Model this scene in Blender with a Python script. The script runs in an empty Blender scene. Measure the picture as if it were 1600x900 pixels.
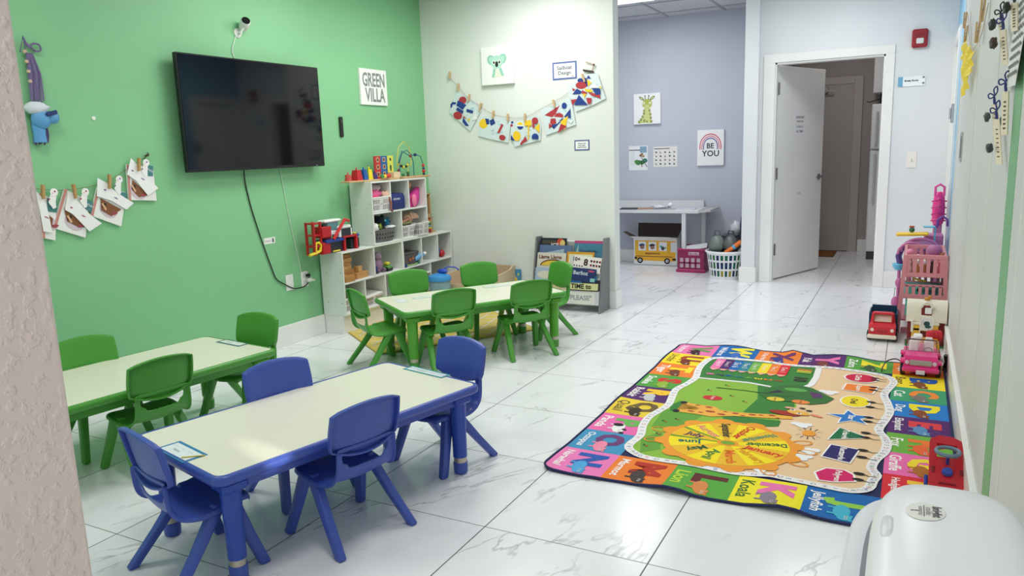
import bpy, bmesh, math, random
from mathutils import Vector, Matrix
PI=math.pi
random.seed(7)
scn=bpy.context.scene
COL=scn.collection
def c8(r,g,b):
    f=lambda v:((v/255)/12.92 if v/255<=.04045 else ((v/255+.055)/1.055)**2.4)
    return (f(r),f(g),f(b),1.0)
# ---------------------------------------------------------------- materials
_mats={}
def paint(rough=.5,metal=0.0,spec=.5,name=None,bump=0,bscale=200,alpha=1,coat=0,vary=0):
    """one shader that reads the per-face colours of a mesh"""
    key=('p',rough,metal,spec,bump,bscale,alpha,coat,vary)
    if key in _mats: return _mats[key]
    m=bpy.data.materials.new(name or 'painted_r%d_m%d_%d'%(rough*100,metal*100,len(_mats))); m.use_nodes=True
    nt=m.node_tree; b=nt.nodes['Principled BSDF']
    a=nt.nodes.new('ShaderNodeAttribute'); a.attribute_name='col'
    src=a.outputs['Color']
    if vary:
        n=nt.nodes.new('ShaderNodeTexNoise'); n.inputs['Scale'].default_value=14; n.inputs['Detail'].default_value=4
        mx=nt.nodes.new('ShaderNodeMix'); mx.data_type='RGBA'; mx.blend_type='MULTIPLY'
        mr=nt.nodes.new('ShaderNodeMapRange'); mr.inputs[3].default_value=1-vary; mr.inputs[4].default_value=1
        nt.links.new(n.outputs['Fac'],mr.inputs[0])
        mx.inputs[0].default_value=1; nt.links.new(src,mx.inputs[6]); nt.links.new(mr.outputs[0],mx.inputs[7]); src=mx.outputs[2]
    nt.links.new(src,b.inputs['Base Color'])
    b.inputs['Roughness'].default_value=rough; b.inputs['Metallic'].default_value=metal
    b.inputs['Specular IOR Level'].default_value=spec; b.inputs['Alpha'].default_value=alpha
    b.inputs['Coat Weight'].default_value=coat
    if bump:
        n=nt.nodes.new('ShaderNodeTexNoise'); n.inputs['Scale'].default_value=bscale; n.inputs['Detail'].default_value=3
        bp=nt.nodes.new('ShaderNodeBump'); bp.inputs['Strength'].default_value=bump; bp.inputs['Distance'].default_value=.002
        nt.links.new(n.outputs['Fac'],bp.inputs['Height']); nt.links.new(bp.outputs[0],b.inputs['Normal'])
    _mats[key]=m; return m
def glow(name,color,strength):
    m=bpy.data.materials.new(name); m.use_nodes=True; b=m.node_tree.nodes['Principled BSDF']
    b.inputs['Base Color'].default_value=color; b.inputs['Emission Color'].default_value=color; b.inputs['Emission Strength'].default_value=strength
    return m
def wallmat(name,color,bump=.15,scale=90,rough=.6,vor=False,dist=.002):
    m=bpy.data.materials.new(name); m.use_nodes=True; nt=m.node_tree; b=nt.nodes['Principled BSDF']
    tc=nt.nodes.new('ShaderNodeTexCoord')
    n=nt.nodes.new('ShaderNodeTexNoise'); n.inputs['Scale'].default_value=scale; n.inputs['Detail'].default_value=3
    nt.links.new(tc.outputs['Object'],n.inputs['Vector'])
    n2=nt.nodes.new('ShaderNodeTexNoise'); n2.inputs['Scale'].default_value=1.3; n2.inputs['Detail'].default_value=2
    nt.links.new(tc.outputs['Object'],n2.inputs['Vector'])
    mr=nt.nodes.new('ShaderNodeMapRange'); mr.inputs[1].default_value=.3; mr.inputs[2].default_value=.7; mr.inputs[3].default_value=.96; mr.inputs[4].default_value=1.03
    nt.links.new(n2.outputs['Fac'],mr.inputs[0])
    mx=nt.nodes.new('ShaderNodeMix'); mx.data_type='RGBA'; mx.blend_type='MULTIPLY'; mx.inputs[0].default_value=1
    mx.inputs[6].default_value=color; nt.links.new(mr.outputs[0],mx.inputs[7]); nt.links.new(mx.outputs[2],b.inputs['Base Color'])
    b.inputs['Roughness'].default_value=rough
    h=n.outputs['Fac']
    if vor:
        cr=nt.nodes.new('ShaderNodeMapRange'); cr.interpolation_type='SMOOTHSTEP'; cr.inputs[1].default_value=.46; cr.inputs[2].default_value=.66
        nt.links.new(h,cr.inputs[0]); h=cr.outputs[0]
    bp=nt.nodes.new('ShaderNodeBump'); bp.inputs['Strength'].default_value=bump; bp.inputs['Distance'].default_value=dist
    nt.links.new(h,bp.inputs['Height']); nt.links.new(bp.outputs[0],b.inputs['Normal'])
    return m
# ---------------------------------------------------------------- text as geometry
_txt={}
def text_geo(s,bold=0.0):
    if (s,bold) in _txt: return _txt[(s,bold)]
    cu=bpy.data.curves.new('t','FONT'); cu.body=s; cu.size=1; cu.offset=bold; cu.resolution_u=2; cu.align_x='CENTER'; cu.align_y='CENTER'
    o=bpy.data.objects.new('t',cu); COL.objects.link(o); bpy.context.view_layer.update()
    me=bpy.data.meshes.new_from_object(o); 
    V=[(v.co.x,v.co.y) for v in me.vertices]; F=[tuple(p.vertices) for p in me.polygons]
    bpy.data.objects.remove(o); bpy.data.curves.remove(cu); bpy.data.meshes.remove(me)
    if V:
        xs=[v[0] for v in V]; ys=[v[1] for v in V]; cx=(min(xs)+max(xs))/2; cy=(min(ys)+max(ys))/2
        V=[(x-cx,y-cy) for x,y in V]; w=max(xs)-min(xs); h=max(ys)-min(ys)
    else: w=h=1
    _txt[(s,bold)]=(V,F,w,h); return _txt[(s,bold)]
def el(cx,cy,rx,ry=None,n=20,rot=0,a0=0,a1=360):
    ry=rx if ry is None else ry; o=[]; m=n+(1 if a1-a0<360 else 0); cr,sr=math.cos(math.radians(rot)),math.sin(math.radians(rot))
    for i in range(m):
        t=math.radians(a0+(a1-a0)*i/n); x,y=rx*math.cos(t),ry*math.sin(t); o.append((cx+x*cr-y*sr,cy+x*sr+y*cr))
    return o
# ---------------------------------------------------------------- mesh builder
class MB:
    def __init__(s,col=(.8,.8,.8,1)): s.V=[];s.F=[];s.C=[];s.c=col;s.M=Matrix.Identity(4)
    def color(s,*a): s.c=c8(*a) if len(a)==3 else a[0]; return s
    def at(s,loc=(0,0,0),rx=0,ry=0,rz=0,sc=1):
        s.M=Matrix.Translation(loc)@Matrix.Rotation(math.radians(rz),4,'Z')@Matrix.Rotation(math.radians(ry),4,'Y')@Matrix.Rotation(math.radians(rx),4,'X')@Matrix.Diagonal((sc,sc,sc,1)); return s
    def add(s,vs,fs,col=None):
        n=len(s.V); s.V+=[tuple(s.M@Vector(v)) for v in vs]; s.F+=[tuple(n+i for i in f) for f in fs]; s.C+=[col or s.c]*len(fs); return s
    def box(s,x0,x1,y0,y1,z0,z1,b=0):
        x0,x1=min(x0,x1),max(x0,x1);y0,y1=min(y0,y1),max(y0,y1);z0,z1=min(z0,z1),max(z0,z1)
        if b<=0:
            v=[(x,y,z) for z in(z0,z1) for y in(y0,y1) for x in(x0,x1)]
            return s.add(v,[(0,2,3,1),(4,5,7,6),(0,1,5,4),(2,6,7,3),(0,4,6,2),(1,3,7,5)])
        b=min(b,(x1-x0)*.49,(y1-y0)*.49,(z1-z0)*.49); V=[];I={}
        for sx in(0,1):
            for sy in(0,1):
                for sz in(0,1):
                    X,Y,Z=(x0,x1)[sx],(y0,y1)[sy],(z0,z1)[sz]; dx,dy,dz=(b,-b)[sx],(b,-b)[sy],(b,-b)[sz]
                    for k,p in enumerate(((X,Y+dy,Z+dz),(X+dx,Y,Z+dz),(X+dx,Y+dy,Z))):
                        I[(sx,sy,sz,k)]=len(V);V.append(p)
        F=[]
        for a in(0,1):
            for k in range(3):
                q=[]
                for u,w in((0,0),(1,0),(1,1),(0,1)):
                    t=[u,w]; t.insert(k,a); q.append(I[(t[0],t[1],t[2],k)])
                F.append(tuple(q))
        for k in range(3):
            i,j=[n for n in range(3) if n!=k]
            for a in(0,1):
                for c in(0,1):
                    t0=[0,0,0];t0[i]=a;t0[j]=c;t1=list(t0);t1[k]=1
                    F.append((I[(*t0,i)],I[(*t1,i)],I[(*t1,j)],I[(*t0,j)]))
        for sx in(0,1):
            for sy in(0,1):
                for sz in(0,1): F.append(tuple(I[(sx,sy,sz,k)] for k in range(3)))
        return s.add(V,F)
    def rings(s,R,closed=True,cap=True,loop=False):
        """R: list of rings of equal length"""
        n=len(R[0]); V=[p for r in R for p in r]; F=[]; m=len(R)
        for i in range(m if loop else m-1):
            for j in range(n if closed else n-1):
                a=i*n+j;b_=i*n+(j+1)%n;c=((i+1)%m)*n+(j+1)%n;d=((i+1)%m)*n+j; F.append((a,b_,c,d))
        if cap and closed and not loop: F.append(tuple(range(n-1,-1,-1))); F.append(tuple((m-1)*n+j for j in range(n)))
        return s.add(V,F)
    def lathe(s,prof,n=20,axis=None,c=(0,0,0),cap=True):
        """prof: [(r,z)...] about z through c"""
        R=[[(c[0]+max(r,1e-4)*math.cos(2*PI*j/n),c[1]+max(r,1e-4)*math.sin(2*PI*j/n),c[2]+z) for j in range(n)] for r,z in prof]
        return s.rings(R,cap=cap)
    def ell(s,c,rx,ry=None,rz=None,n=12,m=8):
        ry=rx if ry is None else ry; rz=rx if rz is None else rz
        R=[[(c[0]+rx*math.sin(PI*i/m)*math.cos(2*PI*j/n),c[1]+ry*math.sin(PI*i/m)*math.sin(2*PI*j/n),c[2]-rz*math.cos(PI*i/m)) for j in range(n)] for i in range(1,m)]
        return s.rings(R)
    def tube(s,P,r,n=8,loop=False,rs=None,flat=1):
        P=[Vector(p) for p in P]; R=[]; m=len(P); up=None
        for i in range(m):
            if loop: t=(P[(i+1)%m]-P[i-1])
            else: t=(P[min(i+1,m-1)]-P[max(i-1,0)])
            t=t.normalized() if t.length>1e-9 else Vector((0,0,1))
            if up is None: up=Vector((0,0,1)) if abs(t.z)<.9 else Vector((1,0,0))
            a=t.cross(up); 
            if a.length<1e-6: a=t.cross(Vector((0,1,0)))
            a.normalize(); b_=a.cross(t).normalized(); up=b_
            rr=rs[i] if rs else r
            R.append([tuple(P[i]+a*rr*math.cos(2*PI*j/n)+b_*rr*flat*math.sin(2*PI*j/n)) for j in range(n)])
        return s.rings(R,loop=loop)
    def prism(s,pts,z0,z1,inset=0):
        n=len(pts); V=[(x,y,z0) for x,y in pts]+[(x,y,z1) for x,y in pts]
        return s.add(V,[tuple(range(n-1,-1,-1)),tuple(range(n,2*n))]+[(i,(i+1)%n,n+(i+1)%n,n+i) for i in range(n)])
    def hull(s,a,b_):
        """loft between two equal polygons (3d)"""
        return s.rings([a,b_])
    def fr(s,O,U,Vv): s._f=(Vector(O),Vector(U),Vector(Vv),Vector(U).cross(Vector(Vv)).normalized()); return s
    def pl(s,pts,col=None,lift=0.0):
        s._n=(getattr(s,'_n',0)+1)%22; lift+=1.8e-5*s._n   # never two printed patches in one plane
        O,U,Vv,N=s._f; return s.add([O+U*x+Vv*y+N*lift for x,y in pts],[tuple(range(len(pts)))],col)
    def plb(s,pts,col,l0,l1):
        O,U,Vv,N=s._f; n=len(pts)
        return s.add([O+U*x+Vv*y+N*l for l in(l0,l1) for x,y in pts],[tuple(range(n-1,-1,-1)),tuple(range(n,2*n))]+[(i,(i+1)%n,n+(i+1)%n,n+i) for i in range(n)],col)
    def txt(s,t,x,y,h,col,lift=.001,ang=0,bold=0.0,w=None,sx=1.0):
        """h: size of the font em; w: force the width"""
        V,F,tw,th=text_geo(t,bold); 
        if w: h=w/tw if h is None else h; sx=w/(tw*h)
        ca,sa=math.cos(math.radians(ang)),math.sin(math.radians(ang)); O,U,Vv,N=s._f
        P=[]
        for a,b_ in V:
            a*=h*sx; b_*=h; P.append(O+U*(x+a*ca-b_*sa)+Vv*(y+a*sa+b_*ca)+N*lift)
        return s.add(P,F,col)
    def build(s,name,m=None,parent=None,smooth=False,ang=35,mods=None,org=True,kind=None):
        me=bpy.data.meshes.new(name); off=Vector((0,0,0))
        if parent is None and org and s.V:
            xs=[v[0] for v in s.V];ys=[v[1] for v in s.V];zs=[v[2] for v in s.V]
            off=Vector(((min(xs)+max(xs))/2,(min(ys)+max(ys))/2,min(zs)))
        elif parent is not None and parent.type=='EMPTY': off=parent.location.copy()
        elif parent is not None: off=Vector(parent.get('_o',(0,0,0)))
        me.from_pydata([tuple(Vector(v)-off) for v in s.V],[],s.F); me.update()
        at=me.attributes.new('col','FLOAT_COLOR','CORNER'); buf=[]
        for p,c in zip(me.polygons,s.C): buf+=list(c)*p.loop_total
        at.data.foreach_set('color',buf)
        if smooth:
            me.polygons.foreach_set('use_smooth',[True]*len(me.polygons)); me.set_sharp_from_angle(angle=math.radians(ang))
        me.materials.append(m or paint()); me.validate()
        o=bpy.data.objects.new(name,me); COL.objects.link(o)
        if parent is None: o.location=off; 
        else: o.parent=parent
        OFF[o.name]=tuple(off)
        if parent is not None and parent.type!='EMPTY':
            # geometry of sub-parts shares the frame of their part
            po=Vector(OFF.get(parent.name,(0,0,0))); 
            for v in me.vertices: v.co=v.co+off-po
            OFF[o.name]=tuple(po)
        for mm in (mods or []): 
            md=o.modifiers.new(mm[0],mm[0])
            for k,v in mm[1].items(): setattr(md,k,v)
        if kind: o['kind']=kind
        return o
OFF={}
def thing(name,label,cat,loc=(0,0,0),rz=0,group=None):
    o=bpy.data.objects.new(name,None); COL.objects.link(o); o.location=loc; o.rotation_euler=(0,0,math.radians(rz)); o.empty_display_size=.05
    o['label']=label; o['category']=cat
    if group: o['group']=group
    return o
def tag(o,label,cat,group=None):
    o['label']=label; o['category']=cat
    if group: o['group']=group
    return o
def struct(o): o['kind']='structure'; return o
def dup(root,loc,rz,label,group=None):
    r=root.copy(); COL.objects.link(r); r.location=loc; r.rotation_euler=(0,0,math.radians(rz)); r['label']=label
    if group: r['group']=group
    for ch in list(root.children):
        c=ch.copy(); COL.objects.link(c); c.parent=r
        for g in list(ch.children):
            d=g.copy(); COL.objects.link(d); d.parent=c
    return r
WHITE=c8(238,238,236); BLACK=c8(18,18,20)
# ---------------------------------------------------------------- camera
cam=bpy.data.cameras.new('camera'); co=bpy.data.objects.new('camera',cam); COL.objects.link(co)
r0=Vector((0.8855338892,0.4633255658,-0.0340463079)); r1=Vector((0.0535963317,-0.1746817307,-0.9831651571)); r2=Vector((-0.4614727208,0.8688013081,-0.1795191430))
mw=Matrix(((r0.x,-r1.x,-r2.x,0),(r0.y,-r1.y,-r2.y,0),(r0.z,-r1.z,-r2.z,1.3413),(0,0,0,1)))
co.matrix_world=mw; cam.lens=26.589; cam.sensor_width=36; cam.clip_start=.02
scn.camera=co
# ---------------------------------------------------------------- room shell
GX=-3.97; KY=5.90; RX=.248; DY=7.53; NY=8.45; H=2.715
TX=.6096; TY=.601; OX=-1.9172; OY=2.1885
def floormat():
    m=bpy.data.materials.new('marble_tile_floor'); m.use_nodes=True; nt=m.node_tree; b=nt.nodes['Principled BSDF']; L=nt.links.new
    def N(t,**k):
        n=nt.nodes.new(t)
        for a,v in k.items(): setattr(n,a,v)
        return n
    def math_(op,a,b_=None,c=None):
        n=N('ShaderNodeMath',operation=op)
        for i,v in enumerate((a,b_,c)):
            if v is None: continue
            if isinstance(v,(int,float)): n.inputs[i].default_value=v
            else: L(v,n.inputs[i])
        return n.outputs[0]
    tc=N('ShaderNodeTexCoord'); sp=N('ShaderNodeSeparateXYZ'); L(tc.outputs['Object'],sp.inputs[0])
    u=math_('DIVIDE',math_('SUBTRACT',sp.outputs[0],OX),TX); v=math_('DIVIDE',math_('SUBTRACT',sp.outputs[1],OY),TY)
    fu=math_('FRACT',u); fv=math_('FRACT',v); iu=math_('FLOOR',u); iv=math_('FLOOR',v)
    du=math_('MINIMUM',fu,math_('SUBTRACT',1,fu)); dv=math_('MINIMUM',fv,math_('SUBTRACT',1,fv)); d=math_('MINIMUM',math_('MULTIPLY',du,1.0),math_('MULTIPLY',dv,1.35))
    g=N('ShaderNodeMapRange'); g.inputs[1].default_value=.0026; g.inputs[2].default_value=.0048; L(d,g.inputs[0])
    cb=N('ShaderNodeCombineXYZ'); L(iu,cb.inputs[0]); L(iv,cb.inputs[1])
    wn=N('ShaderNodeTexWhiteNoise',noise_dimensions='3D'); L(cb.outputs[0],wn.inputs['Vector'])
    sc=N('ShaderNodeVectorMath',operation='SCALE'); L(wn.outputs['Color'],sc.inputs[0]); sc.inputs['Scale'].default_value=9
    ad=N('ShaderNodeVectorMath',operation='ADD'); L(tc.outputs['Object'],ad.inputs[0]); L(sc.outputs[0],ad.inputs[1])
    mp=N('ShaderNodeMapping'); mp.inputs['Scale'].default_value=(1,3.0,1)
    rt=N('ShaderNodeVectorRotate',rotation_type='Z_AXIS'); rt.inputs['Angle'].default_value=math.radians(-74); L(ad.outputs[0],rt.inputs['Vector'])
    L(rt.outputs[0],mp.inputs['Vector'])
    n1=N('ShaderNodeTexNoise'); n1.inputs['Scale'].default_value=1.15; n1.inputs['Detail'].default_value=5; n1.inputs['Roughness'].default_value=.55; n1.inputs['Distortion'].default_value=.35; L(mp.outputs[0],n1.inputs['Vector'])
    a=math_('ABSOLUTE',math_('SUBTRACT',n1.outputs['Fac'],.5))
    vn=N('ShaderNodeMapRange'); vn.inputs[1].default_value=.0; vn.inputs[2].default_value=.013; vn.inputs[3].default_value=1; vn.inputs[4].default_value=0; L(a,vn.inputs[0])
    n2=N('ShaderNodeTexNoise'); n2.inputs['Scale'].default_value=3.2; n2.inputs['Detail'].default_value=2; L(ad.outputs[0],n2.inputs['Vector'])
    mk=N('ShaderNodeMapRange'); mk.inputs[1].default_value=.46; mk.inputs[2].default_value=.62; L(n2.outputs['Fac'],mk.inputs[0])
    vein=math_('MULTIPLY',math_('MULTIPLY',vn.outputs[0],mk.outputs[0]),.5)
    n3=N('ShaderNodeTexNoise'); n3.inputs['Scale'].default_value=2.0; n3.inputs['Detail'].default_value=5; L(mp.outputs[0],n3.inputs['Vector'])
    cl=N('ShaderNodeMapRange'); cl.inputs[1].default_value=.35; cl.inputs[2].default_value=.7; cl.inputs[3].default_value=0; cl.inputs[4].default_value=.28; L(n3.outputs['Fac'],cl.inputs[0])
    m1=N('ShaderNodeMix',data_type='RGBA'); m1.inputs[6].default_value=c8(240,241,245); m1.inputs[7].default_value=c8(216,218,223); L(cl.outputs[0],m1.inputs[0])
    m2=N('ShaderNodeMix',data_type='RGBA'); L(vein,m2.inputs[0]); L(m1.outputs[2],m2.inputs[6]); m2.inputs[7].default_value=c8(105,106,108)
    m3=N('ShaderNodeMix',data_type='RGBA'); L(g.outputs[0],m3.inputs[0]); m3.inputs[6].default_value=c8(85,85,86); L(m2.outputs[2],m3.inputs[7])
    L(m3.outputs[2],b.inputs['Base Color'])
    rg=N('ShaderNodeMapRange'); L(g.outputs[0],rg.inputs[0]); rg.inputs[3].default_value=.7; rg.inputs[4].default_value=.2; L(rg.outputs[0],b.inputs['Roughness'])
    bp=N('ShaderNodeBump'); bp.inputs['Strength'].default_value=.4; bp.inputs['Distance'].default_value=.002; L(g.outputs[0],bp.inputs['Height']); L(bp.outputs[0],b.inputs['Normal'])
    b.inputs['Specular IOR Level'].default_value=.45
    return m
def sbox(name,m,*boxes,b=0):
    q=MB()
    for bx in boxes: q.box(*bx,b=b)
    return struct(q.build(name,m,org=False))
M_FLOOR=floormat()
M_GREEN=wallmat('green_wall_paint',c8(134,198,146),.12,160,.5)
M_KOALA=wallmat('pale_wall_paint',c8(228,233,229),.1,160,.55)
M_NOOK=wallmat('blue_grey_wall_paint',c8(190,194,206),.1,160,.6)
M_DOORW=wallmat('cool_white_wall_paint',c8(226,229,233),.1,160,.6)
M_RIGHT=wallmat('warm_grey_panel_paint',c8(213,216,214),.06,60,.45)
M_BLUE=wallmat('sky_blue_paint',c8(150,200,232),.08,120,.5)
M_BREAK=wallmat('taupe_wall_paint',c8(168,160,158),.1,120,.6)
M_JAMB=wallmat('textured_beige_plaster',c8(224,210,206),.4,105,.75,vor=True,dist=.0016)
M_TRIM=wallmat('white_trim_paint',c8(238,238,236),.03,40,.35)
M_CEIL=wallmat('ceiling_tile_white',c8(205,206,210),.4,260,.85)
M_STRIPE=wallmat('green_stripe_paint',c8(118,180,128),.05,60,.45)
sbox('floor',M_FLOOR,(-4.1,1.6,-1.6,10.1,-.05,0))
sbox('ceiling',M_CEIL,(-4.1,1.6,-1.6,10.1,H,H+.05))
sbox('wall_left',M_GREEN,(GX-.1,GX,.2,KY+.06,0,H))
sbox('wall_back',M_KOALA,(GX,-2.155,KY,KY+.12,0,H))
sbox('wall_nook_left',M_NOOK,(GX-.1,GX,KY+.06,NY,0,H))
sbox('wall_nook_back',M_NOOK,(GX-.1,-1.31,NY,NY+.1,0,H))
sbox('wall_nook_right',M_NOOK,(-1.43,-1.31,DY+.12,NY,0,H))
sbox('wall_door_side',M_DOORW,(-1.31,-1.174,DY,DY+.12,0,H),(-.262,RX+.15,DY,DY+.12,0,H),(-1.174,-.262,DY,DY+.12,2.045,H),(-1.435,-1.31,7.45,DY+.12,0,H))
sbox('wall_right',M_RIGHT,(RX,RX+.1,-1.6,5.92,0,H))
sbox('wall_right_blue',M_BLUE,(RX+.02,RX+.1,5.92,6.80,0,H),(RX+.02,RX+.1,6.80,7.46,2.06,H),(RX+.02,RX+.1,7.46,DY,0,H))
sbox('wall_break_room_back',M_BREAK,(-1.31,.9,9.9,10,0,H))
sbox('wall_break_room_right',M_BREAK,(.36,.46,DY+.12,9.9,0,H))
sbox('wall_break_room_left',M_BREAK,(-1.41,-1.31,NY,9.9,0,H))
sbox('wall_jamb',M_JAMB,(-1.1,-.65,-1.6,.3825,0,H),b=.004)
sbox('wall_front',M_KOALA,(GX,-1.1,.2,.375,0,H))
sbox('wall_rear',M_KOALA,(-.65,RX,-1.7,-1.6,0,H))
# opening on the right-hand doorway (blue wall)
sbox('door_2',M_TRIM,(RX+.05,RX+.09,6.82,7.44,0,2.05))
# baseboards
bb=.147
sbox('baseboard_left',M_TRIM,(GX,GX+.014,.375,4.36,0,bb),b=.003)
sbox('baseboard_back',M_TRIM,(-3.72,-2.14,KY-.014,KY,0,bb),(-2.155,-2.14,KY,KY+.134,0,bb),b=.003)
sbox('baseboard_nook',M_TRIM,(GX,-1.44,NY-.014,NY,0,bb),b=.003)
sbox('baseboard_door_side',M_TRIM,(-1.45,-1.295,7.435,7.449,0,bb),(-1.45,-1.436,7.449,7.66,0,bb),(-1.309,-1.295,7.449,DY,0,bb),(-.19,RX,DY-.014,DY,0,bb),b=.003)
sbox('baseboard_right',M_TRIM,(RX-.016,RX,.6,5.40,0,bb-.004),(RX-.020,RX+.002,.6,5.40,bb-.004,bb+.004),b=.002)
sbox('baseboard_break_room',M_TRIM,(-.55,.36,9.886,9.9,0,bb),b=.003)
# shelf plinth against the green wall
sbox('trim_plinth',M_TRIM,(GX,-3.775,4.365,KY,0,.147),b=.002)
# door casing
q=MB()
for x0,x1 in((-1.275,-1.174),(-.262,-.19)): q.box(x0,x1,DY-.018,DY,0,2.045,b=.003)
q.box(-1.275,-.19,DY-.018,DY,2.045,2.12,b=.003)
q.box(-1.174,-1.16,DY,DY+.12,0,2.045).box(-.276,-.262,DY,DY+.12,0,2.045).box(-1.174,-.262,DY,DY+.12,2.03,2.045)
struct(q.build('trim_1',M_TRIM,org=False))
q=MB(); q.box(RX,RX+.02,6.72,6.80,0,2.14,b=.002).box(RX,RX+.02,7.46,7.53,0,2.14,b=.002).box(RX,RX+.02,6.80,7.46,2.06,2.14,b=.002)
q.box(RX,RX+.05,6.8,6.81,0,2.06).box(RX,RX+.05,7.45,7.46,0,2.06)
struct(q.build('trim_2',M_TRIM,org=False))
# panel seams and the green stripe on the right wall
sbox('trim_3',M_STRIPE,(RX-.0015,RX+.001,2.475,2.66,.0,H))
q=MB(); 
for y in(3.24,4.35,2.28): q.box(RX-.003,RX+.001,y-.006,y+.006,.15,H)
q.box(RX-.004,RX+.001,5.90,5.925,0,H)
struct(q.build('trim_4',wallmat('seam_paint',c8(226,228,222),.03,40,.4),org=False))
# ceiling grid
q=MB()
for x in [GX+.3+.6096*k for k in range(8)]: q.box(x-.012,x+.012,.3,NY,H-.008,H+.001)
for y in [NY-.25-.6096*k for k in range(13)]: q.box(GX,RX,y-.012,y+.012,H-.008,H+.001)
struct(q.build('trim_5',wallmat('ceiling_grid_grey',c8(170,172,178),.03,40,.5),org=False))
# open door
door=thing('door_1','','',(-1.16,DY+.115,0)); 
for k in('label','category'): del door[k]
door['kind']='structure'
q=MB(WHITE).box(0,.89,-.0,.042,.012,2.03,b=.002); dl=q.build('door_slab',M_TRIM,None,org=False); dl.parent=door
q=MB(c8(140,138,132))
for z in(.30,1.03,1.82): q.box(-.012,.012,-.006,.044,z-.055,z+.055,b=.001).tube([(-.004,-.012,z-.055),(-.004,-.012,z+.055)],.007,8)
hh=q.build('door_hinges',paint(.35,.8),None,org=False); hh.parent=door
q=MB(c8(150,150,150)); q.at((.82,-.0,.965),rx=90).lathe([(.03,0),(.03,.012),(.012,.016),(.012,.045),(.0,.045)],18); q.at(); q.tube([(.82,-.042,.965),(.77,-.046,.965),(.71,-.04,.963)],.009,8)
q.at((.82,.042,.965),rx=-90).lathe([(.03,0),(.03,.012),(.012,.016),(.012,.045),(0,.045)],18); q.at(); q.tube([(.82,.084,.965),(.77,.088,.965),(.71,.082,.963)],.009,8)
hn=q.build('door_handle',paint(.25,.9),None,smooth=True,org=False); hn.parent=dl
door.rotation_euler=(0,0,math.radians(68.6))
# far door in the break room
q=MB(c8(176,168,166)).box(-1.31,-.655,9.872,9.9,.01,1.965,b=.002); d3=struct(q.build('door_3',paint(.5),org=False))
q=MB(c8(186,178,176)).box(-.655,-.56,9.865,9.9,0,2.05,b=.003).box(-1.31,-.655,9.865,9.9,1.965,2.05,b=.003); struct(q.build('trim_6',paint(.5),org=False))
q=MB(c8(175,172,168)).box(-1.2,-.93,9.80,9.868,1.87,1.935,b=.006).box(-1.0,-.86,9.79,9.80,1.885,1.905); cl_=q.build('door_closer',paint(.4,.5),None,org=False); cl_.parent=d3
# ---------------------------------------------------------------- lights
def area(name,loc,sx,sy,power,rot=(0,0,0),col=(1,1,1)):
    l=bpy.data.lights.new(name,'AREA'); l.shape='RECTANGLE'; l.size=sx; l.size_y=sy; l.energy=power; l.color=col
    o=bpy.data.objects.new(name,l); COL.objects.link(o); o.location=loc; o.rotation_euler=rot; return o
for i,(x,y,p) in enumerate([(-3.0,1.6,13.5),(-3.0,3.9,17),(-1.4,1.6,13.5),(-1.4,3.9,17.5),(-2.7,5.1,20),(-.6,6.4,17)]):
    area('ceiling_lamp_%d'%i,(x,y,H-.03),.6,.6,p,col=(1,.985,.96))
area('nook_lamp',(-2.45,7.1,H-.03),.6,1.1,23,col=(.96,.98,1))
area('break_lamp',(-.7,8.6,H-.03),.5,.5,7,col=(1,.95,.9))
area('daylight',(-.2,-1.4,1.9),.8,1.2,20,rot=(math.radians(78),0,0),col=(1,.97,.95))
sl=bpy.data.lights.new('sunbeam','SPOT'); sl.energy=230; sl.spot_size=math.radians(3.0); sl.spot_blend=.5; sl.shadow_soft_size=.02; sl.color=(1,.93,.82)
so=bpy.data.objects.new('sunbeam',sl); COL.objects.link(so); so.location=(.20,1.14,.90); so.rotation_euler=(Vector((-1.84,1.70,.375))-Vector((.20,1.14,.90))).to_track_quat('-Z','Y').to_euler()
w=bpy.data.worlds.new('world'); scn.world=w; w.use_nodes=True; w.node_tree.nodes['Background'].inputs[0].default_value=(.8,.85,.9,1); w.node_tree.nodes['Background'].inputs[1].default_value=.3
scn.view_settings.view_transform='Standard'; scn.view_settings.exposure=0; scn.view_settings.look='None'
scn.cycles.max_bounces=8; scn.cycles.diffuse_bounces=5; scn.cycles.caustics_reflective=False; scn.cycles.caustics_refractive=False
try: scn.cycles.use_denoising=True
except Exception: pass
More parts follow.
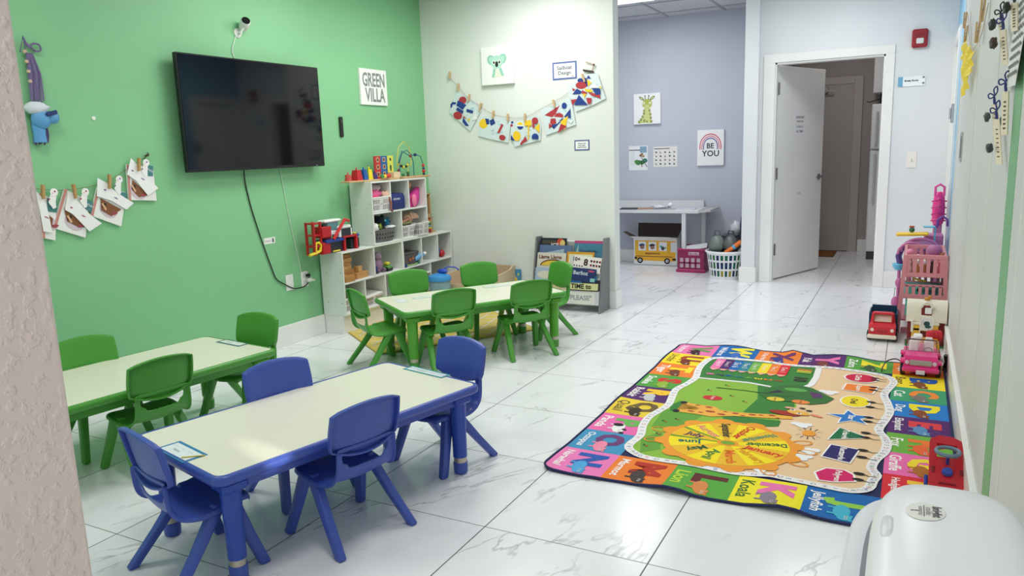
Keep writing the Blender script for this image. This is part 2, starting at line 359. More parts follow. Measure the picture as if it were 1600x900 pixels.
# ---------------------------------------------------------------- chairs
def make_chair(cname,col,label,group):
    m=paint(.38,0,.5,bump=.05,bscale=300); root=thing('child_chair',label,'chair',group=group)
    dark=col
    # seat shell: from under the backrest down, around and forward
    prof=[(-.122,.372,.118),(-.119,.352,.12),(-.117,.312,.121),(-.114,.290,.122),(-.106,.264,.124),(-.088,.245,.128),(-.055,.236,.134),(-.01,.238,.142),(.04,.247,.146),(.09,.256,.144),(.13,.256,.136),(.150,.246,.118),(.152,.232,.11)]
    ys=[-1,-.82,-.62,-.3,0,.3,.62,.82,1]; q=MB(col)
    R=[]
    for i,(x,z,w_) in enumerate(prof):
        row=[]
        for t in ys:
            dish=.012*(1-t*t) if i>4 else 0
            ed=(.004 if abs(t)==1 else 0)
            xx=x-(.010*(1-t*t) if i<6 else 0)
            if i>9: xx=x-.012*t*t
            row.append((xx,t*w_,z-dish-ed))
        R.append(row)
    for i,row in enumerate(R):
        k=min(1,max(0,(i-4)/3)); dx=-.016*(1-k); dz=-.016*k
        l,r_=row[0],row[-1]; row.insert(0,(l[0]+dx,l[1],l[2]+dz)); row.append((r_[0]+dx,r_[1],r_[2]+dz))
    n=len(ys)+2; V=[p for r in R for p in r]; F=[]
    for i in range(len(R)-1):
        for j in range(n-1):
            if (i==1 and 2<=j<=7) or (i==2 and 3<=j<=6): continue      # hand slot
            F.append((i*n+j,i*n+j+1,(i+1)*n+j+1,(i+1)*n+j))
    q.add(V,F)
    q.build('seat',m,root,smooth=True,ang=80,mods=[('SOLIDIFY',dict(thickness=.007,offset=-1)),('SUBSURF',dict(levels=1,render_levels=1))])
    # backrest with a rim turned backwards
    q=MB(col); NY_,NZ=10,7; G=[]
    for a in range(NZ+1):
        row=[]
        for b in range(NY_+1):
            t=-1+2*b/NY_; s=a/NZ
            hw=.140+.003*math.sin(PI*s)-(.004 if a in(0,) else 0)
            bot=.336+.030*t*t; top=.497+.020*(1-t*t)-(.003 if abs(t)>.99 else 0); z=bot+(top-bot)*s
            x=-.118-.028*s+.016*t*t
            row.append((x,t*hw,z))
        G.append(row)
    n=NY_+1; V=[p for r in G for p in r]; F=[(i*n+j,i*n+j+1,(i+1)*n+j+1,(i+1)*n+j) for i in range(NZ) for j in range(n-1)]
    q.add(V,F)
    loop=[G[i][0] for i in range(NZ+1)]+[G[NZ][j] for j in range(1,n)]+[G[i][n-1] for i in range(NZ-1,-1,-1)]+[G[0][j] for j in range(n-2,0,-1)]
    cx=(-.13,0,.43); o2=[]
    for p in loop:
        o2.append((p[0]-.020,p[1]*1.012,cx[2]+(p[2]-cx[2])*1.02))
    k=len(loop); q.add(loop+o2,[(i,(i+1)%k,k+(i+1)%k,k+i) for i in range(k)])
    q.build('backrest',m,root,smooth=True,ang=70,mods=[('SOLIDIFY',dict(thickness=.008,offset=0)),('BEVEL',dict(width=.003,segments=2,angle_limit=math.radians(50)))])
    # legs: each pair leaves one shoulder under the side of the seat
    for sy in(1,-1):
        for sx in(1,-1):
            q=MB(col); top=Vector((.055+.022*sx,sy*.118,.242)); foot=Vector((.152*sx,sy*.158,0)); 
            if sx<0: top=Vector((.03,sy*.120,.24))
            def sect(c,wx,wy): return [(c[0]-wx,c[1]-wy*.75,c[2]),(c[0]-wx*.7,c[1]-wy,c[2]),(c[0]+wx*.7,c[1]-wy,c[2]),(c[0]+wx,c[1]-wy*.75,c[2]),(c[0]+wx,c[1]+wy*.75,c[2]),(c[0]+wx*.7,c[1]+wy,c[2]),(c[0]-wx*.7,c[1]+wy,c[2]),(c[0]-wx,c[1]+wy*.75,c[2])]
            mid=top.lerp(foot,.5); a=top.lerp(foot,.08)
            q.rings([sect(top+Vector((0,0,.012)),.016,.014),sect(a,.024,.018),sect(mid,.020,.0165),sect(foot+Vector((0,0,.008)),.0185,.015),sect(foot,.015,.012)])
            q.build('leg',m,root,smooth=True,ang=40,mods=[('BEVEL',dict(width=.002,segments=1,angle_limit=math.radians(40)))])
    return root
GRN=c8(74,152,54); BLU=c8(60,84,172)
chairs=[('b',-1.749,1.977,166.2,'blue child chair with its back to us, near side of the blue table'),
('b',-2.061,1.564,75,'blue child chair at the left end of the blue table, nearest the textured jamb'),
('b',-1.786,2.663,255.8,'blue plastic child chair at the far right end of the blue table'),
('b',-2.155,2.165,-17,'blue child chair on the far side of the blue table, mostly its backrest showing'),
('g',-2.963,2.093,171.2,'green child chair seen from behind at the long table beside the green wall'),
('g',-3.101,2.752,270,'green child chair at the far end of the table beside the green wall'),
('g',-3.385,2.145,-12,'green child chair squeezed between the green wall and the green table'),
('g',-2.985,3.775,60,'green child chair seen from the side, left end of the table before the shelves'),
('g',-2.565,3.935,145.5,'left of two green chairs with backs to us at the table before the shelves'),
('g',-2.236,4.36,142.4,'right of two green chairs with backs to us at the table before the shelves'),
('g',-2.335,4.918,235.3,'green child chair at the table end in front of the grey book rack'),
('g',-3.07,4.314,-37,'green child chair pushed in on the shelf side, in front of the lower cubbies'),
('g',-2.749,4.772,-37,'green child chair pushed in on the far side, in front of the wooden box')]
proto={}
for kc,x,y,rz,lab in chairs:
    g={'b':'blue chairs around the blue table','g':'green chairs around the two green tables'}[kc]
    if kc not in proto:
        o=make_chair(kc,BLU if kc=='b' else GRN,lab,g); proto[kc]=o; o.location=(x,y,0); o.rotation_euler=(0,0,math.radians(rz))
    else: dup(proto[kc],(x,y,0),rz,lab,g)
# ---------------------------------------------------------------- tables
def rrect(hx,hy,r,n=5):
    o=[]
    for cx,cy,a0 in((hx-r,hy-r,0),(-hx+r,hy-r,90),(-hx+r,-hy+r,180),(hx-r,-hy+r,270)):
        for k in range(n+1):
            t=math.radians(a0+90*k/n); o.append((cx+r*math.cos(t),cy+r*math.sin(t)))
    return o
def make_table(col,legcol,label):
    HX,HY,Z=.585,.305,.385; root=thing('activity_table',label,'table')
    m=paint(.35,0,.5,bump=.04,bscale=200)
    q=MB(c8(236,234,217)); a=rrect(HX-.014,HY-.014,.035); q.prism(a,Z-.012,Z)
    q.build('tabletop',paint(.28,0,.5,vary=.03),root)
    q=MB(col); prof=[(-.016,Z-.002),(-.013,Z+.002),(-.004,Z+.001),(.003,Z-.006),(.005,Z-.016),(.002,Z-.028),(-.008,Z-.034),(-.02,Z-.036),(-.03,Z-.034)]
    R=[[(x,y,z) for x,y in rrect(HX+d,HY+d,.045+d)] for d,z in prof]; q.rings(R,cap=False); q.add([(x,y,Z-.034) for x,y in rrect(HX-.03,HY-.03,.03)],[tuple(range(24))])
    q.build('rim',m,root,smooth=True,ang=50)
    q=MB(col); 
    for s in(1,-1):
        q.box(-HX+.10,HX-.10,s*(HY-.055)-.008,s*(HY-.055)+.008,Z-.075,Z-.034); q.box(s*(HX-.06)-.008,s*(HX-.06)+.008,-HY+.1,HY-.1,Z-.075,Z-.034)
    q.build('apron',m,root)
    for sx in(1,-1):
        for sy in(1,-1):
            c=(sx*(HX-.075),sy*(HY-.07),0); c2=(sx*(HX-.065),sy*(HY-.06),0)
            q=MB(legcol); q.lathe([(.030,.075),(.031,.2),(.034,.30),(.037,Z-.036)],20,c=c); q.box(c[0]-.045,c[0]+.045,c[1]-.045,c[1]+.045,Z-.075,Z-.035,b=.01)
            lg=q.build('leg',m,root,smooth=True)
            q=MB(c8(190,180,165)); q.lathe([(.0275,.045),(.0275,.082)],20,c=c); q.build('leg_ring',paint(.3,.85),lg,smooth=True)
            q=MB(col); q.lathe([(.024,0),(.029,.006),(.0305,.03),(.0305,.050),(.027,.053)],20,c=c); q.build('leg_foot',m,lg,smooth=True)
    return root
tb=make_table(BLU,c8(36,72,170),'blue rimmed low rectangular play table with cream top, nearest to us'); tb.location=(-1.982,2.116,0); tb.rotation_euler=(0,0,math.radians(76.5))
tg=make_table(GRN,c8(80,160,40),'green rimmed low rectangular play table with cream top, along the green wall'); tg.location=(-3.196,2.2,0); tg.rotation_euler=(0,0,math.radians(83))
tg['group']='green rimmed play tables'
t2=dup(tg,(-2.61,4.315,0),55,'green rimmed low play table with cream top, between cubby shelf and book rack','green rimmed play tables')
ART=[([(-3.616,1.869),(-3.698,1.689),(-3.491,1.517),(-3.368,1.694),(-3.499,1.793)],[('R',[(-3.514,1.785),(-3.518,1.773),(-3.527,1.763),(-3.54,1.757),(-3.555,1.756),(-3.57,1.759),(-3.583,1.767),(-3.591,1.777),(-3.593,1.789),(-3.59,1.801),(-3.581,1.811),(-3.567,1.817),(-3.552,1.818),(-3.537,1.815),(-3.525,1.807),(-3.517,1.797)]),('B',[(-3.603,1.79),(-3.518,1.744),(-3.558,1.705),(-3.622,1.745)]),('B',[(-3.621,1.772),(-3.66,1.779),(-3.683,1.758),(-3.681,1.73),(-3.668,1.731),(-3.661,1.756),(-3.627,1.757)]),('B',[(-3.612,1.73),(-3.548,1.695),(-3.56,1.668),(-3.627,1.706)]),('R',[(-3.568,1.643),(-3.577,1.632),(-3.591,1.626),(-3.608,1.624),(-3.626,1.628),(-3.641,1.636),(-3.652,1.648),(-3.656,1.661),(-3.654,1.674),(-3.645,1.684),(-3.63,1.691),(-3.613,1.692),(-3.595,1.689),(-3.58,1.681),(-3.569,1.669),(-3.565,1.656)]),('B',[(-3.514,1.711),(-3.449,1.691),(-3.456,1.667),(-3.521,1.686)]),('B',[(-3.556,1.64),(-3.5,1.563),(-3.532,1.565),(-3.564,1.603)]),('R',[(-3.55,1.653),(-3.518,1.624),(-3.556,1.64)]),('Y',[(-3.513,1.624),(-3.48,1.627),(-3.498,1.6)]),('W',[(-3.428,1.675),(-3.41,1.614),(-3.464,1.608)])]),([(-3.376,1.645),(-3.411,1.472),(-3.268,1.434),(-3.111,1.403),(-3.085,1.572),(-3.175,1.621)],[('Y',[(-3.309,1.573),(-3.313,1.558),(-3.323,1.545),(-3.338,1.536),(-3.354,1.534),(-3.371,1.538),(-3.384,1.547),(-3.393,1.561),(-3.395,1.577),(-3.391,1.593),(-3.381,1.605),(-3.367,1.614),(-3.35,1.616),(-3.334,1.612),(-3.321,1.603),(-3.312,1.589)]),('B',[(-3.334,1.62),(-3.297,1.613),(-3.293,1.572),(-3.321,1.564)]),('B',[(-3.292,1.6),(-3.249,1.611),(-3.232,1.574),(-3.278,1.553)]),('R',[(-3.172,1.567),(-3.154,1.555),(-3.197,1.485),(-3.217,1.494)]),('R',[(-3.155,1.469),(-3.146,1.462),(-3.14,1.453),(-3.139,1.443),(-3.143,1.434),(-3.15,1.428),(-3.161,1.425),(-3.173,1.425),(-3.184,1.429),(-3.193,1.436),(-3.199,1.445),(-3.2,1.455),(-3.196,1.464),(-3.189,1.47),(-3.178,1.473),(-3.166,1.473)])]),([(-3.084,1.563),(-3.089,1.473),(-3.05,1.365),(-2.977,1.383),(-2.804,1.413),(-2.796,1.523),(-2.812,1.625),(-2.949,1.597)],[('B',[(-3.057,1.572),(-3.058,1.568),(-3.061,1.565),(-3.065,1.563),(-3.069,1.562),(-3.073,1.563),(-3.077,1.566),(-3.079,1.569),(-3.08,1.573),(-3.079,1.577),(-3.076,1.581),(-3.073,1.583),(-3.068,1.584),(-3.064,1.583),(-3.06,1.58),(-3.058,1.576)]),('R',[(-3.063,1.548),(-3.065,1.543),(-3.067,1.54),(-3.072,1.538),(-3.076,1.537),(-3.081,1.538),(-3.085,1.541),(-3.087,1.544),(-3.088,1.549),(-3.087,1.553),(-3.084,1.556),(-3.08,1.558),(-3.075,1.559),(-3.071,1.558),(-3.067,1.555),(-3.064,1.552)]),('W',[(-2.958,1.548),(-2.961,1.537),(-2.968,1.527),(-2.98,1.521),(-2.993,1.519),(-3.005,1.522),(-3.016,1.529),(-3.023,1.539),(-3.025,1.551),(-3.022,1.563),(-3.015,1.572),(-3.003,1.578),(-2.99,1.58),(-2.978,1.577),(-2.967,1.57),(-2.96,1.56)]),('Y',[(-3.02,1.549),(-3.019,1.554),(-3.018,1.558),(-3.015,1.562),(-3.012,1.565),(-3.008,1.568),(-3.003,1.57),(-2.998,1.571),(-2.993,1.571),(-2.988,1.57),(-2.983,1.569),(-2.978,1.567),(-2.974,1.563),(-2.971,1.56),(-2.969,1.556),(-2.967,1.551),(-2.967,1.547)]),('B',[(-2.963,1.535),(-2.964,1.53),(-2.966,1.526),(-2.969,1.521),(-2.972,1.518),(-2.977,1.515),(-2.982,1.513),(-2.987,1.512),(-2.993,1.511),(-2.998,1.512),(-3.004,1.514),(-3.009,1.516),(-3.013,1.52),(-3.016,1.523),(-3.019,1.528),(-3.02,1.533),(-3.021,1.538)]),('Y',[(-2.991,1.461),(-2.991,1.445),(-2.997,1.43),(-3.007,1.419),(-3.021,1.414),(-3.035,1.416),(-3.049,1.424),(-3.059,1.437),(-3.064,1.453),(-3.064,1.47),(-3.059,1.484),(-3.048,1.495),(-3.035,1.5),(-3.02,1.498),(-3.007,1.49),(-2.997,1.477)]),('B',[(-3.082,1.468),(-3.048,1.417),(-3.089,1.428)]),('R',[(-2.944,1.454),(-2.927,1.413),(-2.966,1.397),(-2.981,1.406)]),('R',[(-2.976,1.419),(-2.961,1.401),(-2.987,1.378),(-2.999,1.387)]),('Y',[(-2.95,1.574),(-2.894,1.585),(-2.885,1.536),(-2.906,1.528),(-2.912,1.422),(-2.922,1.422),(-2.919,1.538),(-2.946,1.539)]),('R',[(-2.819,1.575),(-2.821,1.565),(-2.828,1.556),(-2.838,1.55),(-2.85,1.549),(-2.861,1.551),(-2.871,1.558),(-2.877,1.567),(-2.879,1.578),(-2.876,1.589),(-2.869,1.598),(-2.859,1.603),(-2.848,1.605),(-2.837,1.602),(-2.827,1.596),(-2.821,1.586)]),('R',[(-2.874,1.562),(-2.85,1.534),(-2.861,1.513),(-2.876,1.527)]),('Y',[(-2.809,1.557),(-2.851,1.517),(-2.807,1.471)]),('B',[(-2.879,1.427),(-2.883,1.435),(-2.883,1.443),(-2.882,1.451),(-2.878,1.459),(-2.872,1.465),(-2.864,1.469),(-2.856,1.471),(-2.847,1.471),(-2.839,1.469),(-2.831,1.465),(-2.825,1.459),(-2.821,1.452),(-2.819,1.444),(-2.82,1.436),(-2.822,1.428),(-2.827,1.421)]),('Y',[(-2.949,1.583),(-2.884,1.58),(-2.88,1.54),(-2.946,1.539)])]),([(-2.796,1.668),(-2.751,1.453),(-2.479,1.527),(-2.509,1.691),(-2.532,1.752),(-2.629,1.698)],[('R',[(-2.619,1.691),(-2.763,1.618),(-2.69,1.597),(-2.66,1.622)]),('R',[(-2.675,1.601),(-2.655,1.626),(-2.621,1.631),(-2.592,1.614),(-2.588,1.59)]),('B',[(-2.556,1.683),(-2.558,1.674),(-2.563,1.665),(-2.571,1.66),(-2.58,1.659),(-2.589,1.661),(-2.596,1.667),(-2.601,1.676),(-2.602,1.686),(-2.6,1.696),(-2.595,1.704),(-2.587,1.709),(-2.579,1.71),(-2.57,1.708),(-2.562,1.702),(-2.558,1.693)]),('R',[(-2.705,1.587),(-2.661,1.587),(-2.654,1.548),(-2.692,1.534),(-2.711,1.55)]),('B',[(-2.524,1.659),(-2.583,1.596),(-2.521,1.58)]),('B',[(-2.711,1.533),(-2.643,1.543),(-2.603,1.584),(-2.588,1.583),(-2.678,1.501)]),('Y',[(-2.545,1.603),(-2.616,1.559),(-2.578,1.486)]),('R',[(-2.613,1.541),(-2.556,1.517),(-2.643,1.466)]),('W',[(-2.555,1.565),(-2.498,1.57),(-2.517,1.537)]),('R',[(-2.721,1.551),(-2.687,1.527),(-2.722,1.507)])]),([(-2.549,1.834),(-2.532,1.76),(-2.477,1.631),(-2.327,1.676),(-2.216,1.72),(-2.282,1.92),(-2.397,1.924)],[('B',[(-2.406,1.875),(-2.408,1.868),(-2.414,1.862),(-2.422,1.859),(-2.432,1.858),(-2.442,1.86),(-2.451,1.865),(-2.456,1.871),(-2.458,1.878),(-2.456,1.885),(-2.45,1.891),(-2.442,1.894),(-2.432,1.895),(-2.422,1.893),(-2.413,1.888),(-2.408,1.882)]),('B',[(-2.361,1.855),(-2.363,1.841),(-2.369,1.83),(-2.379,1.823),(-2.389,1.821),(-2.4,1.825),(-2.409,1.833),(-2.415,1.845),(-2.416,1.858),(-2.414,1.872),(-2.408,1.883),(-2.399,1.89),(-2.388,1.892),(-2.377,1.888),(-2.369,1.88),(-2.363,1.868)]),('R',[(-2.378,1.835),(-2.382,1.824),(-2.392,1.816),(-2.408,1.811),(-2.427,1.81),(-2.445,1.813),(-2.461,1.82),(-2.471,1.83),(-2.475,1.841),(-2.471,1.852),(-2.46,1.861),(-2.444,1.866),(-2.426,1.867),(-2.407,1.863),(-2.392,1.856),(-2.381,1.846)]),('B',[(-2.36,1.913),(-2.339,1.882),(-2.379,1.889)]),('Y',[(-2.374,1.881),(-2.333,1.853),(-2.366,1.826)]),('B',[(-2.464,1.815),(-2.418,1.787),(-2.432,1.771),(-2.503,1.771)]),('R',[(-2.506,1.822),(-2.474,1.808),(-2.498,1.796)]),('Y',[(-2.399,1.811),(-2.334,1.798),(-2.325,1.777),(-2.381,1.785)]),('R',[(-2.418,1.8),(-2.371,1.776),(-2.4,1.756),(-2.418,1.77)]),('Y',[(-2.413,1.77),(-2.383,1.768),(-2.398,1.737)]),('R',[(-2.367,1.78),(-2.266,1.756),(-2.257,1.723),(-2.335,1.752)]),('B',[(-2.329,1.807),(-2.261,1.802),(-2.257,1.756),(-2.298,1.753)]),('B',[(-2.446,1.764),(-2.368,1.679),(-2.488,1.685)]),('R',[(-2.513,1.729),(-2.461,1.731),(-2.505,1.682)]),('R',[(-2.381,1.736),(-2.333,1.731),(-2.34,1.69),(-2.368,1.685)]),('W',[(-2.306,1.847),(-2.27,1.807),(-2.357,1.813)]),('Y',[(-2.265,1.819),(-2.247,1.818),(-2.256,1.793)])]),]
# ---------------------------------------------------------------- things on the green wall
X=GX
TV=t=thing('wall_television','large black flat television mounted on the green wall','television',(X,3.8,1.27))
q=MB(c8(14,14,16)).box(X+.055,X+.088,3.19,4.41,1.272,1.978,b=.004); bz=q.build('television_frame',paint(.35),t)
q=MB(c8(6,7,10)).box(X+.0885,X+.090,3.198,4.402,1.290,1.970); q.build('television_screen',paint(.06,0,.42),t)
q=MB(c8(40,40,42)).box(X,X+.055,3.6,4.0,1.45,1.8,b=.006); q.build('wall_bracket',paint(.5),t)
q=MB(c8(120,120,124)).box(X+.088,X+.0905,4.31,4.33,1.276,1.284); q.build('brand_plate',paint(.3,.6),t)
t=thing('security_camera','small white security camera on the green wall above the television','camera',(X,3.76,2.15))
q=MB(WHITE).at((X,3.763,2.155),ry=90).lathe([(.030,0),(.030,.006),(.012,.012),(.010,.035)],18); q.at(); q.tube([(X+.03,3.763,2.155),(X+.045,3.765,2.175),(X+.05,3.775,2.19)],.009,8); q.build('camera_mount',paint(.4),t,smooth=True)
q=MB(WHITE).at((X+.05,3.785,2.21),ry=62,rz=-25).lathe([(.012,-.045),(.028,-.042),(.032,-.03),(.032,.028),(.029,.034)],20); cb=q.build('camera_body',paint(.4),t,smooth=True)
q=MB(BLACK).at((X+.05,3.785,2.21),ry=62,rz=-25).lathe([(.027,.0345),(.027,.037),(.012,.0375),(.010,.036)],20); q.build('camera_lens',paint(.15),cb,smooth=True)
def cord(name,pts,r,col,label,cat='cord',parent=None):
    # smooth the polyline
    P=[Vector(p) for p in pts]; Q=[]
    for i in range(len(P)-1):
        p0=P[max(i-1,0)];p1=P[i];p2=P[i+1];p3=P[min(i+2,len(P)-1)]
        for k in range(6):
            u=k/6; Q.append(.5*((2*p1)+(p2-p0)*u+(2*p0-5*p1+4*p2-p3)*u*u+(3*p1-p0-3*p2+p3)*u**3))
    Q.append(P[-1]); o=MB(col).tube(Q,r,6).build(name,paint(.5),parent,smooth=True)
    if label: tag(o,label,cat)
    return o
cord('camera_cord',[(X+.006,3.755,2.15),(X+.006,3.72,2.09),(X+.006,3.70,2.03),(X+.006,3.73,1.97)],.0025,WHITE,None,parent=t)
cord('power_cord',[(X+.03,3.68,1.30),(X+.008,3.70,1.19),(X+.007,3.725,1.05),(X+.007,3.75,.95),(X+.007,3.80,.78),(X+.007,3.86,.60),(X+.007,3.90,.50),(X+.008,3.96,.455),(X+.012,4.05,.405),(X+.012,4.12,.395),(X+.015,4.19,.405),(X+.02,4.215,.45),(X+.03,4.205,.475)],.0042,BLACK,None,parent=TV)
cord('white_cord',[(X+.006,4.03,1.28),(X+.004,4.06,1.05),(X+.004,4.09,.85),(X+.004,4.13,.65),(X+.004,4.155,.50)],.0024,c8(215,225,215),None,parent=TV)
t=thing('blank_wall_plate','blank white wall plate, left of the outlet on the green wall','wall plate',(X,4.03,.39))
MB(WHITE).box(X,X+.006,3.993,4.068,.392,.506,b=.002).build('plate',paint(.35),t)
q=MB(c8(190,190,188)); [q.box(X+.006,X+.0068,4.028,4.034,z-.003,z+.003) for z in(.415,.485)]; q.build('screws',paint(.3),t)
t=thing('power_outlet','white power outlet with a black plug in it, green wall','outlet',(X,4.18,.39))
MB(WHITE).box(X,X+.006,4.15,4.222,.393,.507,b=.002).build('plate',paint(.35),t)
q=MB(c8(215,215,212)); [q.box(X+.006,X+.008,4.168,4.204,z-.016,z+.016,b=.001) for z in(.425,.475)]; q.build('receptacle',paint(.35),t)
tag(MB(BLACK).box(X+.008,X+.035,4.19,4.222,.466,.486,b=.005).build('power_plug',paint(.5)),'small black plug in the upper socket of the outlet','plug')
tag(MB(WHITE).box(X+.008,X+.035,4.196,4.24,.425,.455,b=.006).box(X+.03,X+.05,4.225,4.25,.43,.442,b=.003).build('power_adapter',paint(.5)),'white adapter in the lower socket of the outlet','adapter')
# sign with letters
t=thing('green_villa_sign','white canvas sign reading GREEN VILLA on the green wall','sign',(X,5.15,1.74))
q=MB(c8(244,244,242)).box(X,X+.018,4.975,5.325,1.742,2.027,b=.001); q.build('canvas',paint(.7),t)
q=MB().fr((X+.0185,5.15,1.884),(0,1,0),(0,0,1)); q.txt('GREEN',0,.058,.150,c8(128,140,134),.0005,bold=.022,sx=.29/(text_geo('GREEN',.022)[2]*.150)); q.txt('VILLA',.012,-.062,.150,c8(128,140,134),.0005,bold=.022,sx=.26/(text_geo('VILLA',.022)[2]*.150))
q.build('lettering',paint(.7),t)
t=thing('remote_control','slim black remote control stuck on the green wall beside the television','remote',(X,4.72,1.48))
MB(BLACK).box(X,X+.018,4.70,4.738,1.485,1.64,b=.006).build('remote_body',paint(.45),t)
q=MB(c8(60,60,64)); q.at((X+.018,4.719,1.605),ry=90).lathe([(.011,0),(.011,.001)],14); q.at()
for z in(1.575,1.56,1.545,1.53): q.box(X+.018,X+.0195,4.711,4.717,z,z+.005).box(X+.018,X+.0195,4.721,4.727,z,z+.005)
q.build('buttons',paint(.45),t)
t=thing('small_wall_label','small white word label on the green wall below the television','label',(X,3.876,.75))
MB(c8(240,240,240)).box(X,X+.001,3.826,3.93,.752,.795).build('label_card',paint(.6),t)
q=MB().fr((X+.001,3.875,.7735),(0,1,0),(0,0,1)); q.txt('Television',-.015,0,None,c8(70,90,110),.0006,w=.055); q.pl([(.026,-.014),(.042,-.014),(.042,.014),(.026,.014)],c8(90,110,100),.0005); q.build('lettering',paint(.6),t)
tag(MB(WHITE).at((X,2.684,1.588),ry=90).lathe([(.011,0),(.011,.004),(.004,.006)],14).build('wall_hook',paint(.4),smooth=True),'small round white hook alone on the green wall','hook')
# storybook craft garland
def pin(name,top,bot,normal,label,group,col=c8(205,170,120),w=.007):
    """wooden clothespin from top to bottom; normal points into the room"""
    a=Vector(top);b=Vector(bot);n=Vector(normal); d=(b-a); L_=d.length; d.normalize(); s_=d.cross(n).normalized()
    t=thing(name,label,'clothespin',tuple(b),group=group)
    for k,off in enumerate((.002,.010)):
        q=MB(col); P=[]
        for u,wd in((0,.8),(.5,1),(1,.75)):
            c=a+d*L_*u+n*(off+(.003*(1-u) if k else -.001*(1-u)))
            P.append([tuple(c+s_*w*wd*x+n*.0035*y) for x,y in((-1,-1),(1,-1),(1,1),(-1,1))])
        q.rings(P).build('pin_half',paint(.6),t)
    q=MB(c8(150,150,150)); c=a+d*L_*.45; q.tube([tuple(c+n*.000+s_*(w+.001)),tuple(c+n*.014+s_*(w+.001)),tuple(c+n*.014-s_*(w+.001)),tuple(c-s_*(w+.001))],.0012,5); q.build('spring',paint(.3,.8),t)
    return t
cord('garland_twine',[(X+.012,2.20,1.27),(X+.012,2.34,1.225),(X+.012,2.50,1.215),(X+.012,2.705,1.245),(X+.012,2.905,1.345),(X+.01,2.96,1.368)],.0014,c8(120,110,80),'thin twine holding four storybook crafts on the green wall','twine')
tag(MB(c8(80,60,40)).at((X,2.975,1.38),ry=80).lathe([(.004,0),(.004,.02),(.009,.022),(.006,.03)],10).at().tube([(X+.01,2.958,1.362),(X+.02,2.97,1.378),(X+.014,2.99,1.392),(X+.012,2.982,1.40)],.0025,6).build('wall_tack',paint(.5)),'dark tack and knot holding the craft twine, beside the topmost craft','tack')
def craft(i,book,teal,brown,body,head,pinpts,label,purple):
    t=thing('storybook_craft',label,'craft',(X,sum(p[0] for p in book)/len(book),min(p[1] for p in book)),group='storybook crafts pegged on the green wall')
    q=MB().fr((X,0,0),(0,1,0),(0,0,1))
    q.plb(book,c8(240,240,238),.004,.016)
    e=[book[0],(book[0][0]+.014,book[0][1]-.004),(book[3][0]+.014,book[3][1]-.004),book[3]]; q.pl(e,c8(205,140,130),.0175)
    q.build('booklet',paint(.7),t)
    q=MB().fr((X,0,0),(0,1,0),(0,0,1)); q.pl(teal,c8(70,130,135),.018); 
    cx=sum(p[0] for p in brown)/len(brown); cy=sum(p[1] for p in brown)/len(brown)
    q.pl(el(cx-.004,cy-.010,.055,.036,18,-38),c8(214,196,206),.0172); q.pl([(cx+(x-cx)*1.32,cy+(y-cy)*1.32) for x,y in brown],c8(130,82,48),.019); q.pl(el(cx+.03,cy-.03,.02,.008,12),c8(160,70,80),.0195); q.pl(el(cx-.025,cy+.02,.016,.010,12,40),c8(30,26,26),.0197)
    q.pl([(cx-.04,cy+.03),(cx-.03,cy+.034),(cx-.012,cy-.004),(cx-.022,cy-.01)],c8(222,180,140),.020)
    bx=teal[0]; q.txt('Make',(teal[0][0]+teal[2][0])/2+.008,(teal[0][1]+teal[2][1])/2,.02,c8(235,240,240),.0186,ang=-25)
    q.build('booklet_picture',paint(.6),t)
    q=MB().fr((X,0,0),(0,1,0),(0,0,1)); q.plb(body,c8(246,246,246),.024,.0255); hc=head; 
    q.plb([(hc[0]-.02,hc[1]-.01),(hc[0]-.035,hc[1]-.05),(hc[0]-.015,hc[1]-.085),(hc[0]-.0,hc[1]-.08),(hc[0]+.004,hc[1]-.045),(hc[0]+.012,hc[1]-.01)],c8(246,246,246),.0262,.0275)
    fig=q.build('paper_figure',paint(.7),t)
    q=MB().fr((X,0,0),(0,1,0),(0,0,1)); q.plb(el(hc[0],hc[1],.0205,.021,18),c8(248,246,246),.0276,.029); c=c8(170,60,90) if not purple else c8(120,80,160)
    q.pl(el(hc[0]+.004,hc[1]+.004,.005,.005,8),c,.0295); q.pl(el(hc[0]-.008,hc[1]-.004,.003,.003,8),c8(225,120,130),.0295); q.pl(el(hc[0]-.03,hc[1]-.035,.007,.004,8,30),c,.0278)
    mx=sum(p[0] for p in body)/len(body); my=sum(p[1] for p in body)/len(body); q.pl(el(mx-.05,my+.03,.008,.004,8,-20),c,.0262); q.pl(el(mx+.01,my-.02,.014,.003,8,-30),c,.0262)
    q.build('paper_head',paint(.7),fig)
    pin('clothespin',(X+.026,pinpts[0][0],pinpts[0][1]),(X+.028,pinpts[1][0],pinpts[1][1]),(1,0,0),['wooden clothespin holding the leftmost craft on the green wall','wooden clothespin holding the second craft from the left, green wall','wooden clothespin holding the third craft from the left, green wall','wooden clothespin holding the topmost craft on the green wall'][i],'clothespins on the green wall',c8(190,150,95))
craft(0,[(2.325,1.208),(2.41,1.162),(2.374,.957),(2.309,.979)],[(2.36,1.18),(2.41,1.162),(2.40,1.10),(2.355,1.11)],[(2.34,1.10),(2.37,1.07),(2.36,1.03),(2.335,1.05)],[(2.30,1.227),(2.312,1.117),(2.314,1.011),(2.359,1.0),(2.354,1.089),(2.347,1.16)],(2.395,1.206),[(2.339,1.248),(2.333,1.176)],'white paper craft, leftmost of the four pegged on the green wall',0)
craft(1,[(2.461,1.22),(2.586,1.148),(2.539,.952),(2.372,1.023)],[(2.575,1.159),(2.607,1.135),(2.59,1.083),(2.543,1.115)],[(2.453,1.104),(2.542,1.017),(2.504,1.021),(2.458,1.05)],[(2.474,1.208),(2.442,1.111),(2.481,1.084),(2.56,.984),(2.637,1.02),(2.576,1.075),(2.522,1.147)],(2.564,1.197),[(2.501,1.242),(2.503,1.167)],'white paper craft pegged second from the left on the green wall',0)
